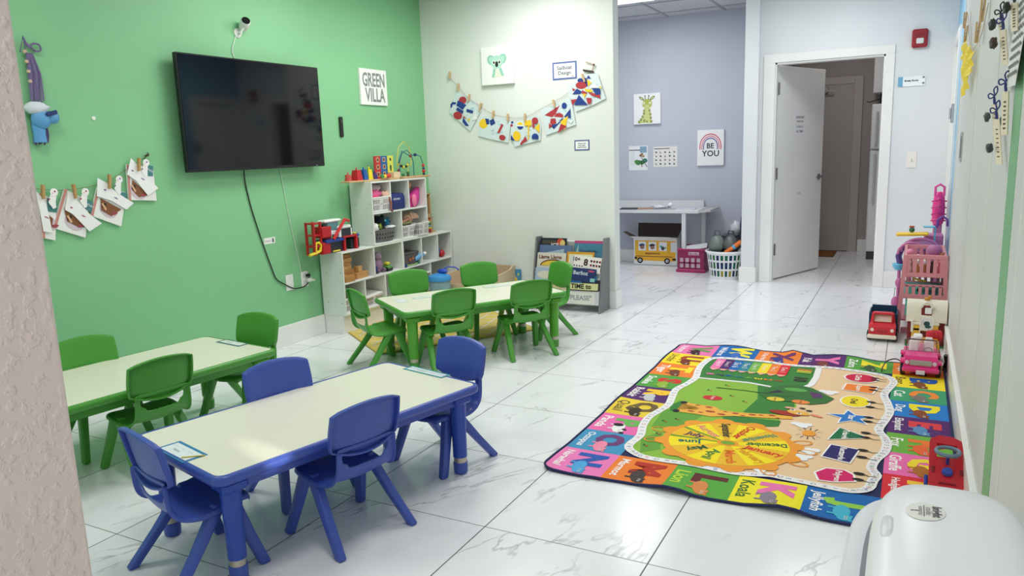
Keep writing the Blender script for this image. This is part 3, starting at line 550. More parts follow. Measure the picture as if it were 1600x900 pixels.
craft(2,[(2.645,1.219),(2.815,1.177),(2.757,.991),(2.585,1.068)],[(2.76,1.185),(2.815,1.177),(2.80,1.12),(2.75,1.13)],[(2.662,1.143),(2.75,1.089),(2.701,1.064),(2.658,1.093)],[(2.646,1.268),(2.629,1.17),(2.712,1.139),(2.795,1.082),(2.846,1.116),(2.79,1.153),(2.727,1.201),(2.692,1.241)],(2.772,1.254),[(2.712,1.284),(2.704,1.206)],'white paper craft pegged third from the left on the green wall',1)
craft(3,[(2.837,1.336),(3.005,1.32),(3.004,1.118),(2.824,1.134)],[(2.95,1.332),(3.005,1.32),(2.998,1.261),(2.944,1.267)],[(2.866,1.232),(2.938,1.162),(2.888,1.156),(2.857,1.193)],[(2.863,1.37),(2.826,1.279),(2.875,1.244),(2.944,1.152),(3.018,1.19),(2.951,1.26),(2.929,1.32),(2.895,1.334)],(2.954,1.34),[(2.908,1.369),(2.898,1.295)],'white paper craft pegged highest, nearest the television on the green wall',1)
# yarn hanging
t=thing('yarn_hanging','purple yarn hanging with wooden beads and a blue bow beside the jamb','wall hanging',(X,2.37,1.45))
q=MB(c8(120,108,150))
for k in range(14):
    y=2.350+.0045*k; z0=1.90-.004*abs(k-5); q.tube([(X+.02+.006*math.sin(k*2.1),2.36+.002*k,1.90),(X+.02+.006*math.sin(k),y+.006,1.80),(X+.018+.006*math.cos(k),y+.004*math.sin(k*3),1.66+.01*math.sin(k*5))],.004,5)
q.build('yarn_tassel',paint(.9),t)
q=MB(c8(100,88,130)); 
for k in range(9):
    y=2.335+.009*k; q.tube([(X+.02,y,1.56),(X+.02+.004*math.sin(k),y+.004,1.50),(X+.02,y-.002,1.455+.008*math.sin(k*4))],.0045,5)
q.build('yarn_fringe',paint(.9),t)
cord('yarn_loop',[(X+.02,2.355,1.975),(X+.022,2.375,1.93),(X+.022,2.40,1.948),(X+.02,2.43,1.945),(X+.02,2.435,1.92),(X+.02,2.41,1.912),(X+.02,2.385,1.93),(X+.02,2.365,1.95)],.005,c8(110,98,140),None,parent=t); q=MB(c8(110,98,140)); q.tube([(X+.02,2.33,1.90),(X+.02,2.355,1.98),(X+.02,2.36,1.88)],.003,6); q.build('yarn_hanger',paint(.9),t)
q=MB(c8(215,180,160)); [q.ell((X+.026,2.35+.002*k,1.905-.048*k),.0095) for k in range(4)]; q.build('bead_string',paint(.5),t,smooth=True)
q=MB(c8(220,226,236)); q.ell((X+.035,2.36,1.63),.035,.06,.034,12,8); q.ell((X+.03,2.405,1.635),.02,.03,.012,10,6); q.build('cotton_puff',paint(.9,bump=.6,bscale=60),t,smooth=True)
q=MB(c8(90,160,215)); q.ell((X+.04,2.375,1.575),.03,.05,.05,12,8); q.ell((X+.04,2.43,1.585),.03,.038,.034,12,8); q.rings([[(X+.03+.02*math.cos(a),2.362+.03*s*math.sin(a),z) for a in [2*PI*k/10 for k in range(10)]] for z,s in((1.58,.9),(1.54,1.1),(1.50,1.0),(1.46,1.1))]); q.build('ribbon',paint(.35,0,.6,bump=.8,bscale=40),t,smooth=True)
MB(c8(30,50,110)).at((X+.07,2.415,1.605),rz=0,rx=15).box(-.006,.006,-.03,.03,-.01,.01,b=.004).build('ribbon_knot',paint(.5),t)
# ---------------------------------------------------------------- things on the pale wall
Y=KY
def canvas(name,label,x0,x1,z0,z1,y,d,draw,cat='picture'):
    t=thing(name,label,cat,((x0+x1)/2,y,z0)); q=MB(c8(240,240,240)).box(x0,x1,y-d,y,z0,z1,b=.002); cv=q.build('canvas',paint(.75),t)
    q=MB().fr(((x0+x1)/2,y-d,(z0+z1)/2),(1,0,0),(0,0,1)); draw(q); q.build('painting',paint(.75),t); return t
def koala(q):
    g=c8(150,205,185); g2=c8(178,222,205); d=c8(30,36,40)
    q.pl(el(-.055,.05,.036,.042,18,20),g,.0006); q.pl(el(.058,.052,.036,.042,18,-20),g,.0006); q.pl(el(-.052,.05,.02,.026,14,20),g2,.0009); q.pl(el(.055,.052,.02,.026,14,-20),g2,.0009)
    q.pl([(-.035,-.02),(-.05,-.095),(-.028,-.098),(-.012,-.03)],g,.001); q.pl([(.02,-.03),(.045,-.09),(.068,-.085),(.04,-.015)],g,.001); q.pl([(-.025,-.03),(-.03,-.098),(.045,-.09),(.03,-.03)],c8(228,232,215),.0008)
    q.pl(el(0,.03,.058,.055,24),g2,.0012)
    for s in(-1,1): q.pl(el(.026*s,.028,.016,.018,16),c8(235,240,236),.0015); q.pl(el(.026*s,.028,.010,.011,14),d,.0018); q.pl(el(.023*s,.032,.003,.003,8),c8(240,240,240),.0021)
    q.pl(el(0,.012,.015,.024,16),d,.002)
canvas('koala_picture','small square canvas of a mint green koala on the pale wall',-3.34,-3.035,1.895,2.207,Y,.035,koala)
def card(name,label,x0,x1,z0,z1,y,draw,col=c8(244,246,248),border=None,bw=.012,cat='sign',n=(0,-1,0)):
    t=thing(name,label,cat,((x0+x1)/2,y,z0)); q=MB(border or col).box(x0,x1,y-.003,y-.0005,z0,z1); q.build('card',paint(.5),t)
    q=MB().fr(((x0+x1)/2,y-.003,(z0+z1)/2),(1,0,0),(0,0,1)); hw,hh=(x1-x0)/2-bw,(z1-z0)/2-bw
    if border: q.pl([(-hw,-hh),(hw,-hh),(hw,hh),(-hw,hh)],col,.0004)
    draw(q); q.build('print',paint(.6),t); return t
INK=c8(50,55,62)
card('sailboat_design_sign','white sign with blue border reading Sailboat Design on the pale wall',-2.683,-2.468,1.896,2.036,Y,lambda q:(q.txt('Sailboat',0,.024,None,INK,.001,w=.135,bold=.012),q.txt('Design',0,-.022,None,INK,.001,w=.112,bold=.012),q.txt('Art',.072,-.048,.014,c8(90,100,130),.001,bold=.03)),border=c8(92,108,170),bw=.013)
card('small_blue_border_label','tiny blue bordered label low on the pale wall, above the book rack',-2.50,-2.367,1.317,1.402,Y,lambda q:(q.txt('Shapes and',0,.014,.015,INK,.001,bold=.02),q.txt('lines make',0,-.001,.015,INK,.001,bold=.02),q.txt('beautiful boats',0,-.016,.013,INK,.001,bold=.02)),border=c8(80,96,150),bw=.010,cat='label')
ACOL={'R':c8(178,52,62),'B':c8(28,62,140),'Y':c8(246,204,40),'N':c8(20,30,60),'W':c8(238,240,240)}
ALAB=['pale blue collage artwork, leftmost on the string across the pale wall','mostly bare collage artwork with yellow oval, second from left on the string','collage artwork with large yellow shapes, lowest middle on the string','collage artwork with big red triangle, second from right on the string','collage artwork with dense red and blue shapes, rightmost on the string']
for i,(out,shp) in enumerate(ART):
    xs=[p[0] for p in out]; zs=[p[1] for p in out]
    t=thing('collage_artwork',ALAB[i],'artwork',(sum(xs)/len(xs),Y,min(zs)),group='collages pegged on the string')
    q=MB().fr((0,Y-.012,0),(1,0,0),(0,0,1)); q.plb(out[::-1] if False else out,c8(220,234,237),0,.0012)
    q.build('paper',paint(.75,vary=.12),t)
    q=MB().fr((0,Y-.012,0),(1,0,0),(0,0,1)); rr=random.Random(i)
    cx,cz=sum(xs)/len(xs),sum(zs)/len(zs)
    for k in range(14):
        a=rr.uniform(-.09,.09); b=rr.uniform(-.07,.07); q.pl([(cx+a,cz+b),(cx+a+.035,cz+b+.02*rr.uniform(-1,1)),(cx+a+.036,cz+b+.003)],c8(170,205,215),.0016)
    for k,(c,p) in enumerate(shp): q.plb(p,ACOL[c],.0018+.0006*k,.0023+.0006*k)
    q.build('paper_shapes',paint(.7),t)
PINL=['upper leftmost wooden clothespin hooked on the pale wall','clothespin at the top corner of the leftmost collage','clothespin at the middle of the leftmost collage','clothespin between the leftmost and second collage','clothespin at the left corner of the second collage','clothespin between the second and third collage','clothespin on top of the yellow middle collage','clothespin on top of the red triangle collage','clothespin on the rightmost collage']
for i,p in enumerate([(-3.67,2.009),(-3.588,1.903),(-3.483,1.805),(-3.372,1.721),(-3.247,1.651),(-3.105,1.617),(-2.94,1.609),(-2.668,1.708),(-2.402,1.895)]):
    dx=[.0,-.002,-.006,-.012,-.004,0,0,.008,.012][i]; pin('clothespin',(p[0]-dx,Y-.016,p[1]+.030),(p[0]+dx,Y-.018,p[1]-.032),(0,-1,0),PINL[i],'clothespins on the artwork string',c8(212,178,135),w=.008)
cord('artwork_string',[(-3.675,Y-.012,1.987),(-3.584,Y-.012,1.894),(-3.495,Y-.012,1.801),(-3.38,Y-.012,1.727),(-3.266,Y-.012,1.657),(-3.11,Y-.012,1.618),(-2.946,Y-.012,1.612),(-2.794,Y-.012,1.672),(-2.665,Y-.012,1.725),(-2.538,Y-.012,1.79),(-2.395,Y-.012,1.903),(-2.33,Y-.012,1.948),(-2.315,Y-.012,1.992)],.0014,c8(150,130,110),'thin string holding the collages across the pale wall','string')
t=thing('wall_clip','dark clip and twig hook holding the string end, right of Sailboat Design','clip',(-2.36,Y,1.93))
MB(c8(60,52,48)).at((-2.363,Y-.014,1.946),ry=12).box(-.045,.045,-.008,.008,-.007,.007,b=.002).build('clip_bar',paint(.4),t)
MB(c8(175,130,90)).tube([(-2.33,Y-.012,1.945),(-2.315,Y-.014,1.99),(-2.34,Y-.014,2.003),(-2.385,Y-.014,2.018)],.003,6).build('twig',paint(.6),t)
MB(c8(110,80,60)).ell((-2.313,Y-.016,1.99),.009,.008,.009,8,6).build('knot',paint(.6),t)
# ---------------------------------------------------------------- break room wall fittings
t=thing('fire_alarm','red fire alarm strobe high on the wall beside the doorway','fire alarm',(-.01,DY,2.07))
MB(c8(150,18,30)).box(-.07,.05,DY-.045,DY,2.075,2.225,b=.012).build('alarm_housing',paint(.35),t)
MB(c8(120,12,24)).box(-.05,.03,DY-.048,DY-.044,2.165,2.172).box(-.05,.03,DY-.048,DY-.044,2.185,2.19).build('alarm_grille',paint(.4),t)
MB(c8(225,225,225)).box(-.035,.02,DY-.06,DY-.044,2.105,2.15,b=.006).build('strobe_lens',paint(.1,0,.8),t)
t=thing('break_room_sign','glassy white sign reading Break Room with blue left end','sign',(-.055,DY,1.76))
MB(c8(225,232,238)).box(-.158,.05,DY-.008,DY-.002,1.762,1.845,b=.001).build('sign_plate',paint(.15),t)
q=MB().fr((-.054,DY-.008,1.803),(1,0,0),(0,0,1)); q.pl([(-.104,-.041),(-.066,-.041),(-.066,.041),(-.104,.041)],c8(110,170,205),.0006); q.txt('Break Room',.0,.006,None,c8(30,34,40),.0008,w=.105,bold=.04); q.pl(el(.09,.028,.009,.009,12),c8(110,120,130),.0007); q.pl(el(.09,-.02,.009,.009,12),c8(110,120,130),.0007); q.build('lettering',paint(.4),t)
t=thing('light_switch','white light switch plate on the wall beside the doorway','switch',(-.02,DY,1.065))
MB(c8(240,236,230)).box(-.058,.02,DY-.006,DY,1.068,1.205,b=.002).build('plate',paint(.35),t)
MB(c8(228,222,214)).at((-.019,DY-.006,1.137),rx=18).box(-.005,.005,-.012,.0,-.012,.012,b=.001).build('toggle',paint(.35),t)
# notes on the open door (local frame of the door)
def ondoor(o): 
    c,s_=math.cos(math.radians(68.6)),math.sin(math.radians(68.6)); o.matrix_world=Matrix.Translation((-1.16,DY+.115,0))@Matrix.Rotation(math.radians(68.6),4,'Z')
q=MB(c8(236,236,238)).box(.30,.52,-.0025,-.001,1.36,1.64); 
t=thing('door_notice','printed white notice sheet taped on the open door','notice',(0,0,0)); q.build('sheet',paint(.5),t)
q=MB().fr((.41,-.0025,1.5),(1,0,0),(0,0,1))
for k,(s_,z) in enumerate((('PLEASE KEEP',.06),('THIS DOOR',.02),('CLOSED AT',-.03),('ALL TIMES',-.075))): q.txt(s_,0,z,None,c8(90,92,98),.0006,w=.13 if k else .15,bold=.02)
q.build('lettering',paint(.5),t); ondoor(t)
t=thing('door_label','small white word label below the notice on the open door','label',(0,0,0)); MB(c8(235,235,235)).box(.40,.48,-.0025,-.001,.80,.84).build('label_card',paint(.5),t)
q=MB().fr((.44,-.0025,.82),(1,0,0),(0,0,1)); q.txt('Door',0,0,.026,c8(80,80,90),.0006); q.build('lettering',paint(.5),t); ondoor(t)
# break room contents
t=thing('refrigerator','tall white refrigerator standing inside the break room','refrigerator',(-.1,9.5,0))
MB(c8(222,226,230)).box(-.43,.25,9.31,9.86,.03,1.695,b=.006).build('cabinet_body',paint(.4),t)
fd=MB(c8(228,232,236)).box(-.43,.25,9.25,9.305,.09,1.20,b=.012).build('fridge_door',paint(.35),t); MB(c8(210,214,218)).box(-.39,-.365,9.215,9.25,.62,1.17,b=.01).build('door_handle',paint(.35),fd)
fz=MB(c8(228,232,236)).box(-.43,.25,9.25,9.305,1.215,1.695,b=.012).build('freezer_door',paint(.35),t); MB(c8(210,214,218)).box(-.39,-.365,9.215,9.25,1.24,1.62,b=.01).build('door_handle',paint(.35),fz)
MB(c8(60,60,64)).box(-.42,.24,9.27,9.3,.0,.085,b=.004).build('base_grille',paint(.5),t)
t=thing('wall_cabinet','white wall cabinet high above the refrigerator','cabinet',(0,9.7,1.82)); MB(c8(215,215,218)).box(-.44,.25,9.52,9.86,1.82,2.55,b=.003).build('cabinet_box',paint(.4),t)
cd=MB(c8(225,225,228)).box(-.435,-.10,9.50,9.518,1.825,2.545,b=.004).build('cabinet_door',paint(.4),t); MB(c8(225,225,228)).box(-.095,.245,9.50,9.518,1.825,2.545,b=.004).build('cabinet_door',paint(.4),t)
t=thing('kitchen_radio','black speaker with a curled cord on top of the refrigerator','speaker',(-.28,9.4,1.695)); MB(BLACK).box(-.36,-.20,9.32,9.48,1.697,1.81,b=.012).build('speaker_body',paint(.5),t)
MB(BLACK).tube([(-.36,9.36,1.75),(-.41,9.33,1.735),(-.46,9.31,1.72),(-.49,9.31,1.728)],.006,6).build('speaker_cord',paint(.5),t)
t=thing('metal_jug','grey metal jug standing behind the black speaker','jug',(-.29,9.55,1.70)); MB(c8(120,122,126)).lathe([(.055,.0),(.06,.02),(.035,.2),(.02,.26)],16,c=(-.30,9.56,1.697)).build('jug_body',paint(.35,.6),t,smooth=True)
t=thing('doormat','brown coir doormat in front of the far break room door','doormat',(-1,9.6,0)); MB(c8(140,84,30)).box(-1.28,-.77,9.36,9.80,0,.012,b=.004).build('coir_pile',paint(.95,bump=1,bscale=400),t); MB(c8(60,45,30)).box(-1.285,-.765,9.355,9.805,0,.006).build('rubber_backing',paint(.8),t)
# ---------------------------------------------------------------- cubby shelves
SW=c8(226,230,226)
def cubby(name,label,y0,y1,z0,z1,tops,bots,zm=None,x1=-3.735,group=None):
    t=thing(name,label,'shelf',((GX+x1)/2,(y0+y1)/2,z0),group=group); th=.012; zm=zm or (z0+z1)/2; x0=GX+.018; m=paint(.45,0,.5)
    MB(SW).box(x0,x1,y0,y0+th,z0,z1).box(x0,x1,y1-th,y1,z0,z1).build('side_panel',m,t) if 0 else None
    for a in(y0,y1-th): 
        s_=MB(SW).box(x0,x1,a,a+th,z0,z1,b=.0015).build('side_panel',m,t)
        q=MB(c8(120,124,120)); yy=a-.0005 if a==y0 else a+th+.0005  # grey dots painted for the dark of the holes in the side panel
        for dx in(.05,.19):
            for z in(z0+.10,z0+.33): q.at((x0+dx,yy,z),rx=90).lathe([(.004,-.0004),(.004,.0008)],8)
        q.build('panel_hole_dots',m,s_)
    MB(SW).box(x0,x1,y0+th,y1-th,z1-th,z1,b=.0015).build('top_panel',m,t); MB(SW).box(x0,x1,y0+th,y1-th,z0,z0+th,b=.0015).build('bottom_panel',m,t); MB(SW).box(x0,x1-.001,y0+th,y1-th,zm-th/2,zm+th/2,b=.0015).build('shelf_board',m,t)
    MB(c8(200,206,200)).box(x0,x0+.004,y0+th,y1-th,z0+th,z1-th).build('back_panel',m,t)
    for y in tops: MB(SW).box(x0,x1-.002,y-th/2,y+th/2,zm+th/2,z1-th,b=.001).build('divider',m,t)
    for y in bots: MB(SW).box(x0,x1-.002,y-th/2,y+th/2,z0+th,zm-th/2,b=.001).build('divider',m,t)
cg='white cubby shelf units'
cubby('cubby_shelf','lower left white cubby shelf unit on the plinth, wooden blocks inside',4.35,5.115,.147,.632,[4.735],[4.60,4.86])
cubby('cubby_shelf','lower right white cubby shelf unit, nearest the room corner',5.117,5.88,.147,.632,[5.395,5.65],[5.52])
cubby('cubby_shelf','upper white cubby shelf unit stacked on the two lower ones',4.75,5.51,.633,1.133,[5.0,5.252],[5.13])
def tbox(name,label,cat,c,sx,sy,sz,col,b=.004,rz=0,group=None,mat=None):
    q=MB(col).at(c,rz=rz).box(-sx/2,sx/2,-sy/2,sy/2,0,sz,b=b); return tag(q.build(name,mat or paint(.5)),label,cat,group)
# slatted plastic basket
def basket(name,label,c,sx,sy,sz,col,cat='basket',group=None,rz=0,rows=2):
    t=thing(name,label,cat,c,rz,group=group); m=paint(.4); fx,fy=sx/2,sy/2; tp=.86
    def wall(a,b,zz0,zz1,n,horizontal=False):
        pass
    q=MB(col)
    def P(u,v,z): # u,v in -1..1
        k=tp+(1-tp)*z/sz; return (u*fx*k,v*fy*k,z)
    th=.003
    sides=[((1,-1),(1,1)),((1,1),(-1,1)),((-1,1),(-1,-1)),((-1,-1),(1,-1))]
    for a,b in sides:
        L_=math.hypot((a[0]-b[0])*fx,(a[1]-b[1])*fy); n=max(5,int(L_/.016)) 
        def seg(t0,t1,z0,z1):
            A0=[a[i]+(b[i]-a[i])*t0 for i in(0,1)]; A1=[a[i]+(b[i]-a[i])*t1 for i in(0,1)]
            o=[P(*A0,z0),P(*A1,z0),P(*A1,z1),P(*A0,z1)]; nn=Vector(((b[1]-a[1])*fy,-(b[0]-a[0])*fx,0)).normalized()*th
            q.hull(o,[tuple(Vector(p)-nn) for p in o])
        for z0,z1 in((0,.12*sz),(.47*sz,.56*sz),(.86*sz,1*sz)): seg(0,1,z0,z1)
        for k in range(n+1):
            t0=k/n-.18/n; t1=k/n+.18/n; seg(max(0,t0),min(1,t1),.12*sz,.86*sz)
        seg(.42,.58,.12*sz,.86*sz)
    q.build('basket_body',m,t)
    q=MB(col); r=[P(*u,sz) for u in((1,-1),(1,1),(-1,1),(-1,-1))]; q.tube(r,.005,8,loop=True); q.build('basket_rim',m,t)
    q=MB(col).add([P(1,-1,0.003),P(1,1,.003),P(-1,1,.003),P(-1,-1,.003)],[(0,1,2,3)]); q.build('basket_bottom',m,t)
    q=MB(c8(120,104,104)); k=.90; q.box(-fx*.80,fx*.80,-fy*.80,fy*.80,.006,sz*.72); q.build('basket_contents',paint(.9),t)  # inner block in a contents tone, added to put dark shade behind the slots
    t.location=c; 
    for ch in t.children: ch.location=(0,0,0); 
    return t
def fixlocal(t):
    for ch in t.children: ch.location=(0,0,0)
class Loc:
    """build a thing around its own origin, then stand it in its place"""
    def __init__(s,name,label,cat,loc,rz=0,group=None): s.t=thing(name,label,cat,(0,0,0),0,group); s.loc=loc; s.rz=rz
    def __enter__(s): return s.t
    def __exit__(s,*a): s.t.location=s.loc; s.t.rotation_euler=(0,0,math.radians(s.rz))
_b=basket
def basket(name,label,c,sx,sy,sz,col,cat='basket',group=None,rz=0):
    t=_b(name,label,(0,0,0),sx,sy,sz,col,cat,group,0); t.location=c; t.rotation_euler=(0,0,math.radians(rz)); return t
def blob(q,c,r,n=10,m=7,jit=.25,seed=1,sx=1,sy=1,sz=1):
    rr=random.Random(seed); R=[]
    for i in range(1,m):
        R.append([])
        for j in range(n):
            k=r*(1+jit*rr.uniform(-1,1)); a=PI*i/m; R[-1].append((c[0]+sx*k*math.sin(a)*math.cos(2*PI*j/n),c[1]+sy*k*math.sin(a)*math.sin(2*PI*j/n),c[2]-sz*k*math.cos(a)))
    q.rings(R); return q
SF=-3.85
# wooden blocks (upper left cubby of lower unit)
WD=[c8(178,128,70),c8(190,142,84),c8(166,116,62),c8(200,152,96)]
z=.396
lbl=['bottom','second','third','fourth','fifth','sixth','topmost']
for k in range(7):
    ln=.17-.012*k if k<5 else .13; y=4.375+ln/2+.004*(k%2); h=.029 if k else .03
    tbox('wooden_block','long wooden block, %s in the stack in the lower left cubby'%lbl[k],'block',(-3.83+.004*(k%3),y,z),.09,ln,h,WD[k%4],.002,rz=[0,4,-3,6,-2,3,0][k],group='wooden blocks in the cubby'); z+=h+.0005
tbox('wooden_block','small upright wooden block at the right of the block stack','block',(-3.80,4.60,.396+.05),.045,.06,.045,WD[3],.002,rz=12,group='wooden blocks in the cubby')
tbox('wooden_block','wide wooden block lying in front, under the small upright block','block',(-3.80,4.615,.396),.06,.15,.049,WD[1],.002,rz=4,group='wooden blocks in the cubby')
tbox('wooden_block','short thick wooden block at the front left of the cubby','block',(-3.765,4.44,.396),.045,.10,.045,WD[0],.002,rz=-6,group='wooden blocks in the cubby')
# toys in the next cubby
with Loc('plush_dinosaur','purple and grey plush dinosaur sitting in a cubby','plush toy',(-3.82,4.865,.397)) as t:
    q=MB(c8(150,120,150)); q.ell((0,0,.06),.045,.05,.06); q.build('plush_body',paint(.95,bump=.5),t,smooth=True)
    q=MB(c8(165,140,165)); q.ell((.01,.0,.135),.035,.038,.035); q.build('plush_head',paint(.95,bump=.5),t,smooth=True)
    for s in(1,-1): q=MB(c8(120,95,120)); q.ell((.03,s*.04,.02),.03,.018,.018); q.build('plush_foot',paint(.95),t,smooth=True)
with Loc('blue_toy_truck','small dark blue toy truck left of the purple plush','toy',(-3.82,4.79,.397)) as t:
    MB(c8(30,50,110)).box(-.05,.05,-.022,.022,.018,.06,b=.005).box(-.05,0,-.022,.022,.06,.10,b=.006).build('truck_body',paint(.4),t)
    for sx in(-.03,.03): q=MB(BLACK).at((sx,-.024,.018),rx=90).lathe([(.018,-.048),(.018,.0)],12); q.build('wheel',paint(.6),t)
with Loc('yellow_green_toy','green and yellow toy car right of the purple plush','toy',(-3.80,4.965,.397)) as t:
    MB(c8(90,150,80)).box(-.04,.04,-.03,.03,.015,.045,b=.008).build('car_body',paint(.4),t); MB(c8(210,205,70)).box(-.02,.03,-.022,.022,.045,.075,b=.01).build('car_roof',paint(.4),t)
    for sx in(-.025,.025): MB(BLACK).at((sx,-.032,.016),rx=90).lathe([(.016,-.064),(.016,0)],12).build('wheel',paint(.6),t)
basket('storage_basket','white slatted basket in the bottom left cubby',(-3.84,4.48,.160),.17,.20,.11,c8(232,232,230),group='white slatted baskets')
basket('storage_basket','white slatted basket in the second bottom cubby, paper on top',(-3.84,4.73,.160),.17,.20,.075,c8(225,222,220),group='white slatted baskets')
with Loc('paper_stack','loose white papers on the basket in the second bottom cubby','paper',(-3.83,4.73,.243)) as t:
    MB(c8(240,240,240)).at((0,0,0),rx=5,ry=4).box(-.08,.08,-.10,.10,0,.004).build('sheet',paint(.7),t); MB(c8(215,180,150)).at((0,-.02,-.012),rx=3,rz=8).box(-.075,.075,-.08,.08,0,.004).build('sheet',paint(.7),t)
# right lower unit
with Loc('dark_storage_tub','dark grey lidded tub in a cubby of the lower right unit','tub',(-3.84,5.25,.397)) as t:
    MB(c8(96,90,92)).at((0,0,0)).rings([[( -.07,-.10,0),(.07,-.10,0),(.07,.10,0),(-.07,.10,0)],[(-.085,-.115,.10),(.085,-.115,.10),(.085,.115,.10),(-.085,.115,.10)]]).build('tub_body',paint(.5),t); MB(c8(80,74,76)).box(-.09,.09,-.12,.12,.10,.118,b=.004).build('tub_lid',paint(.5),t)
    q=MB().fr((.0835,0,.055),(0,1,0),(0,0,1)); q.pl(el(-.01,0,.018,.015,10),c8(170,90,70),.003); q.pl(el(.03,.005,.012,.012,10),c8(200,120,60),.003); q.build('tub_sticker',paint(.5),t)
with Loc('light_blue_bottle','light blue toy bottle lying across the grey tub front','toy',(-3.765,5.395,.43),rz=80) as t:
    MB(c8(110,170,220)).at((0,0,.03),ry=75).lathe([(.02,-.07),(.026,-.05),(.026,.03),(.012,.05)],14).build('bottle_body',paint(.35),t,smooth=True); MB(WHITE).at((0,0,.03),ry=75).lathe([(.014,.05),(.014,.075)],12).build('bottle_cap',paint(.35),t,smooth=True)
with Loc('toy_racket','green rimmed toy racket lying at the front of the shelf','toy',(-3.765,5.27,.40),rz=90) as t:
    MB(c8(130,190,90)).tube([(x,y,.008) for x,y in el(0,0,.07,.028,18)],.005,6,loop=True).build('racket_rim',paint(.4),t,smooth=True); MB(c8(60,130,110)).tube([(.07,0,.008),(.14,0,.008)],.006,6).build('racket_handle',paint(.4),t,smooth=True)
tbox('blue_toy_block','dark blue toy block under the grey tub corner','toy block',(-3.745,5.15,.397),.02,.035,.03,c8(40,60,130),.003)
with Loc('bird_toy','blue and yellow toy bird in the cubby nearest the corner','toy',(-3.82,5.72,.397)) as t:
    MB(c8(30,110,175)).ell((0,.02,.06),.035,.035,.055).ell((0,-.01,.13),.02,.018,.022).build('bird_body',paint(.5),t,smooth=True); MB(c8(225,220,110)).add([(0,-.055,0),(.02,-.03,0),(-.02,-.03,0),(0,-.045,.13)],[(0,1,3),(1,2,3),(2,0,3),(0,2,1)]).build('bird_wing',paint(.5),t)
    MB(c8(235,235,240)).ell((.0,-.03,.15),.014,.014,.025,8,6).build('bird_crest',paint(.6),t,smooth=True)
tag(MB(c8(190,40,45)).ell((-3.80,5.795,.43),.033,.033,.033,16,10).build('red_ball',paint(.4),smooth=True),'small red ball beside the blue toy bird','ball')
with Loc('toy_hoop','dark round toy hoop in the bottom cubby nearest the corner','toy',(-3.87,5.62,.16)) as t:
    MB(c8(90,70,50)).tube([(0,.07*math.cos(a),.085+.07*math.sin(a)) for a in [2*PI*k/20 for k in range(20)]],.007,6,loop=True).build('hoop_ring',paint(.5),t,smooth=True)
with Loc('white_tray','white tray on the shelf in front of the middle bottom cubby','tray',(-3.82,5.45,.30)) as t:
    MB(WHITE).box(-.08,.09,-.055,.055,0,.012,b=.004).build('tray_top',paint(.4),t); MB(c8(190,150,150)).box(-.06,.06,-.045,.045,-.14,-.001,b=.004).build('tray_base',paint(.5),t)
# upper unit contents
basket('storage_basket','white slatted basket of doll clothes in the top left cubby',(-3.83,4.875,.892),.19,.22,.115,c8(235,236,236),group='white slatted baskets')
CL=[('doll_dress','crumpled pink doll dress heaped in the top left basket',c8(205,90,140),(-3.83,4.86,1.02),.072,(1,1.3,.8)),('doll_shirt','white and black doll clothes at the back of the top basket',c8(205,190,195),(-3.85,4.90,1.075),.06,(1,1.5,.6)),('doll_scarf','dark purple cloth in the top left basket',c8(90,60,75),(-3.84,4.815,1.06),.035,(1,.9,1.1)),('doll_cloth','beige cloth spilling over the right edge of the top basket',c8(215,180,160),(-3.77,4.965,1.00),.045,(.8,1.1,1.1)),('red_cloth','bright pink cloth just above the top basket rim',c8(225,60,110),(-3.78,4.835,1.012),.045,(.7,1.2,.35))]
for k,(n,l,c,p,r,sc) in enumerate(CL): q=MB(c); blob(q,p,r,12,9,.22,k+3,*sc); tag(q.build(n,paint(.9,bump=.7,bscale=50),smooth=True,ang=80),l,'doll clothes')
q=MB(c8(150,90,80)).tube([(-3.735,4.975,1.0),(-3.728,4.985,.95),(-3.73,4.98,.905),(-3.727,5.0,.885)],.008,6); tag(q.build('doll_ribbon',paint(.8),smooth=True),'brown ribbon dangling beside the top left basket','ribbon')
with Loc('navy_bag','navy blue zipped pouch with small white lettering in a cubby','bag',(-3.81,5.13,.892)) as t:
    q=MB(c8(28,44,110)); q.rings([[(x*s,y*s2,z) for x,y in rrect(.055,.105,.035,4)] for z,s,s2 in((0,.9,.93),(.01,1,1),(.10,1,1),(.125,.85,.88),(.13,.6,.6))]); q.build('bag_body',paint(.7,bump=.3),t,smooth=True)
    q=MB().fr((.0555,-.03,.085),(0,1,0),(0,0,1)); q.txt('KIDS BAG',0,0,None,c8(210,215,225),.0008,w=.09,bold=.03); q.build('bag_lettering',paint(.6),t)
    MB(c8(60,70,120)).tube([(.02,y,.131-.0006*(y/.01)**2*.5) for y in(-.08,-.04,0,.04,.08)],.003,5).build('bag_zipper',paint(.5),t)
with Loc('pink_doll','long haired doll in a magenta gown in the top right cubby','doll',(-3.82,5.37,.892)) as t:
    q=MB(c8(205,60,150)); q.rings([[(.6*r*math.cos(a),.03*k+r*1.0*math.sin(a),z) for a in [2*PI*j/14 for j in range(14)]] for k,(r,z) in enumerate([(.075,0),(.085,.04),(.07,.09),(.05,.13),(.028,.16)][::1])]); q.build('doll_gown',paint(.8,bump=.8,bscale=40),t,smooth=True,ang=80)
    MB(c8(235,120,160)).ell((.055,-.01,.055),.02,.03,.055).build('gown_panel',paint(.6),t,smooth=True)
    MB(c8(200,130,90)).ell((.02,-.035,.185),.024,.024,.028).build('doll_head',paint(.6),t,smooth=True)
    q=MB(c8(190,120,50)); q.ell((.005,-.04,.205),.03,.03,.022).tube([(0,-.05,.2),(.0,-.075,.15),(.01,-.08,.08)],.018,7); q.build('doll_hair',paint(.8),t,smooth=True)
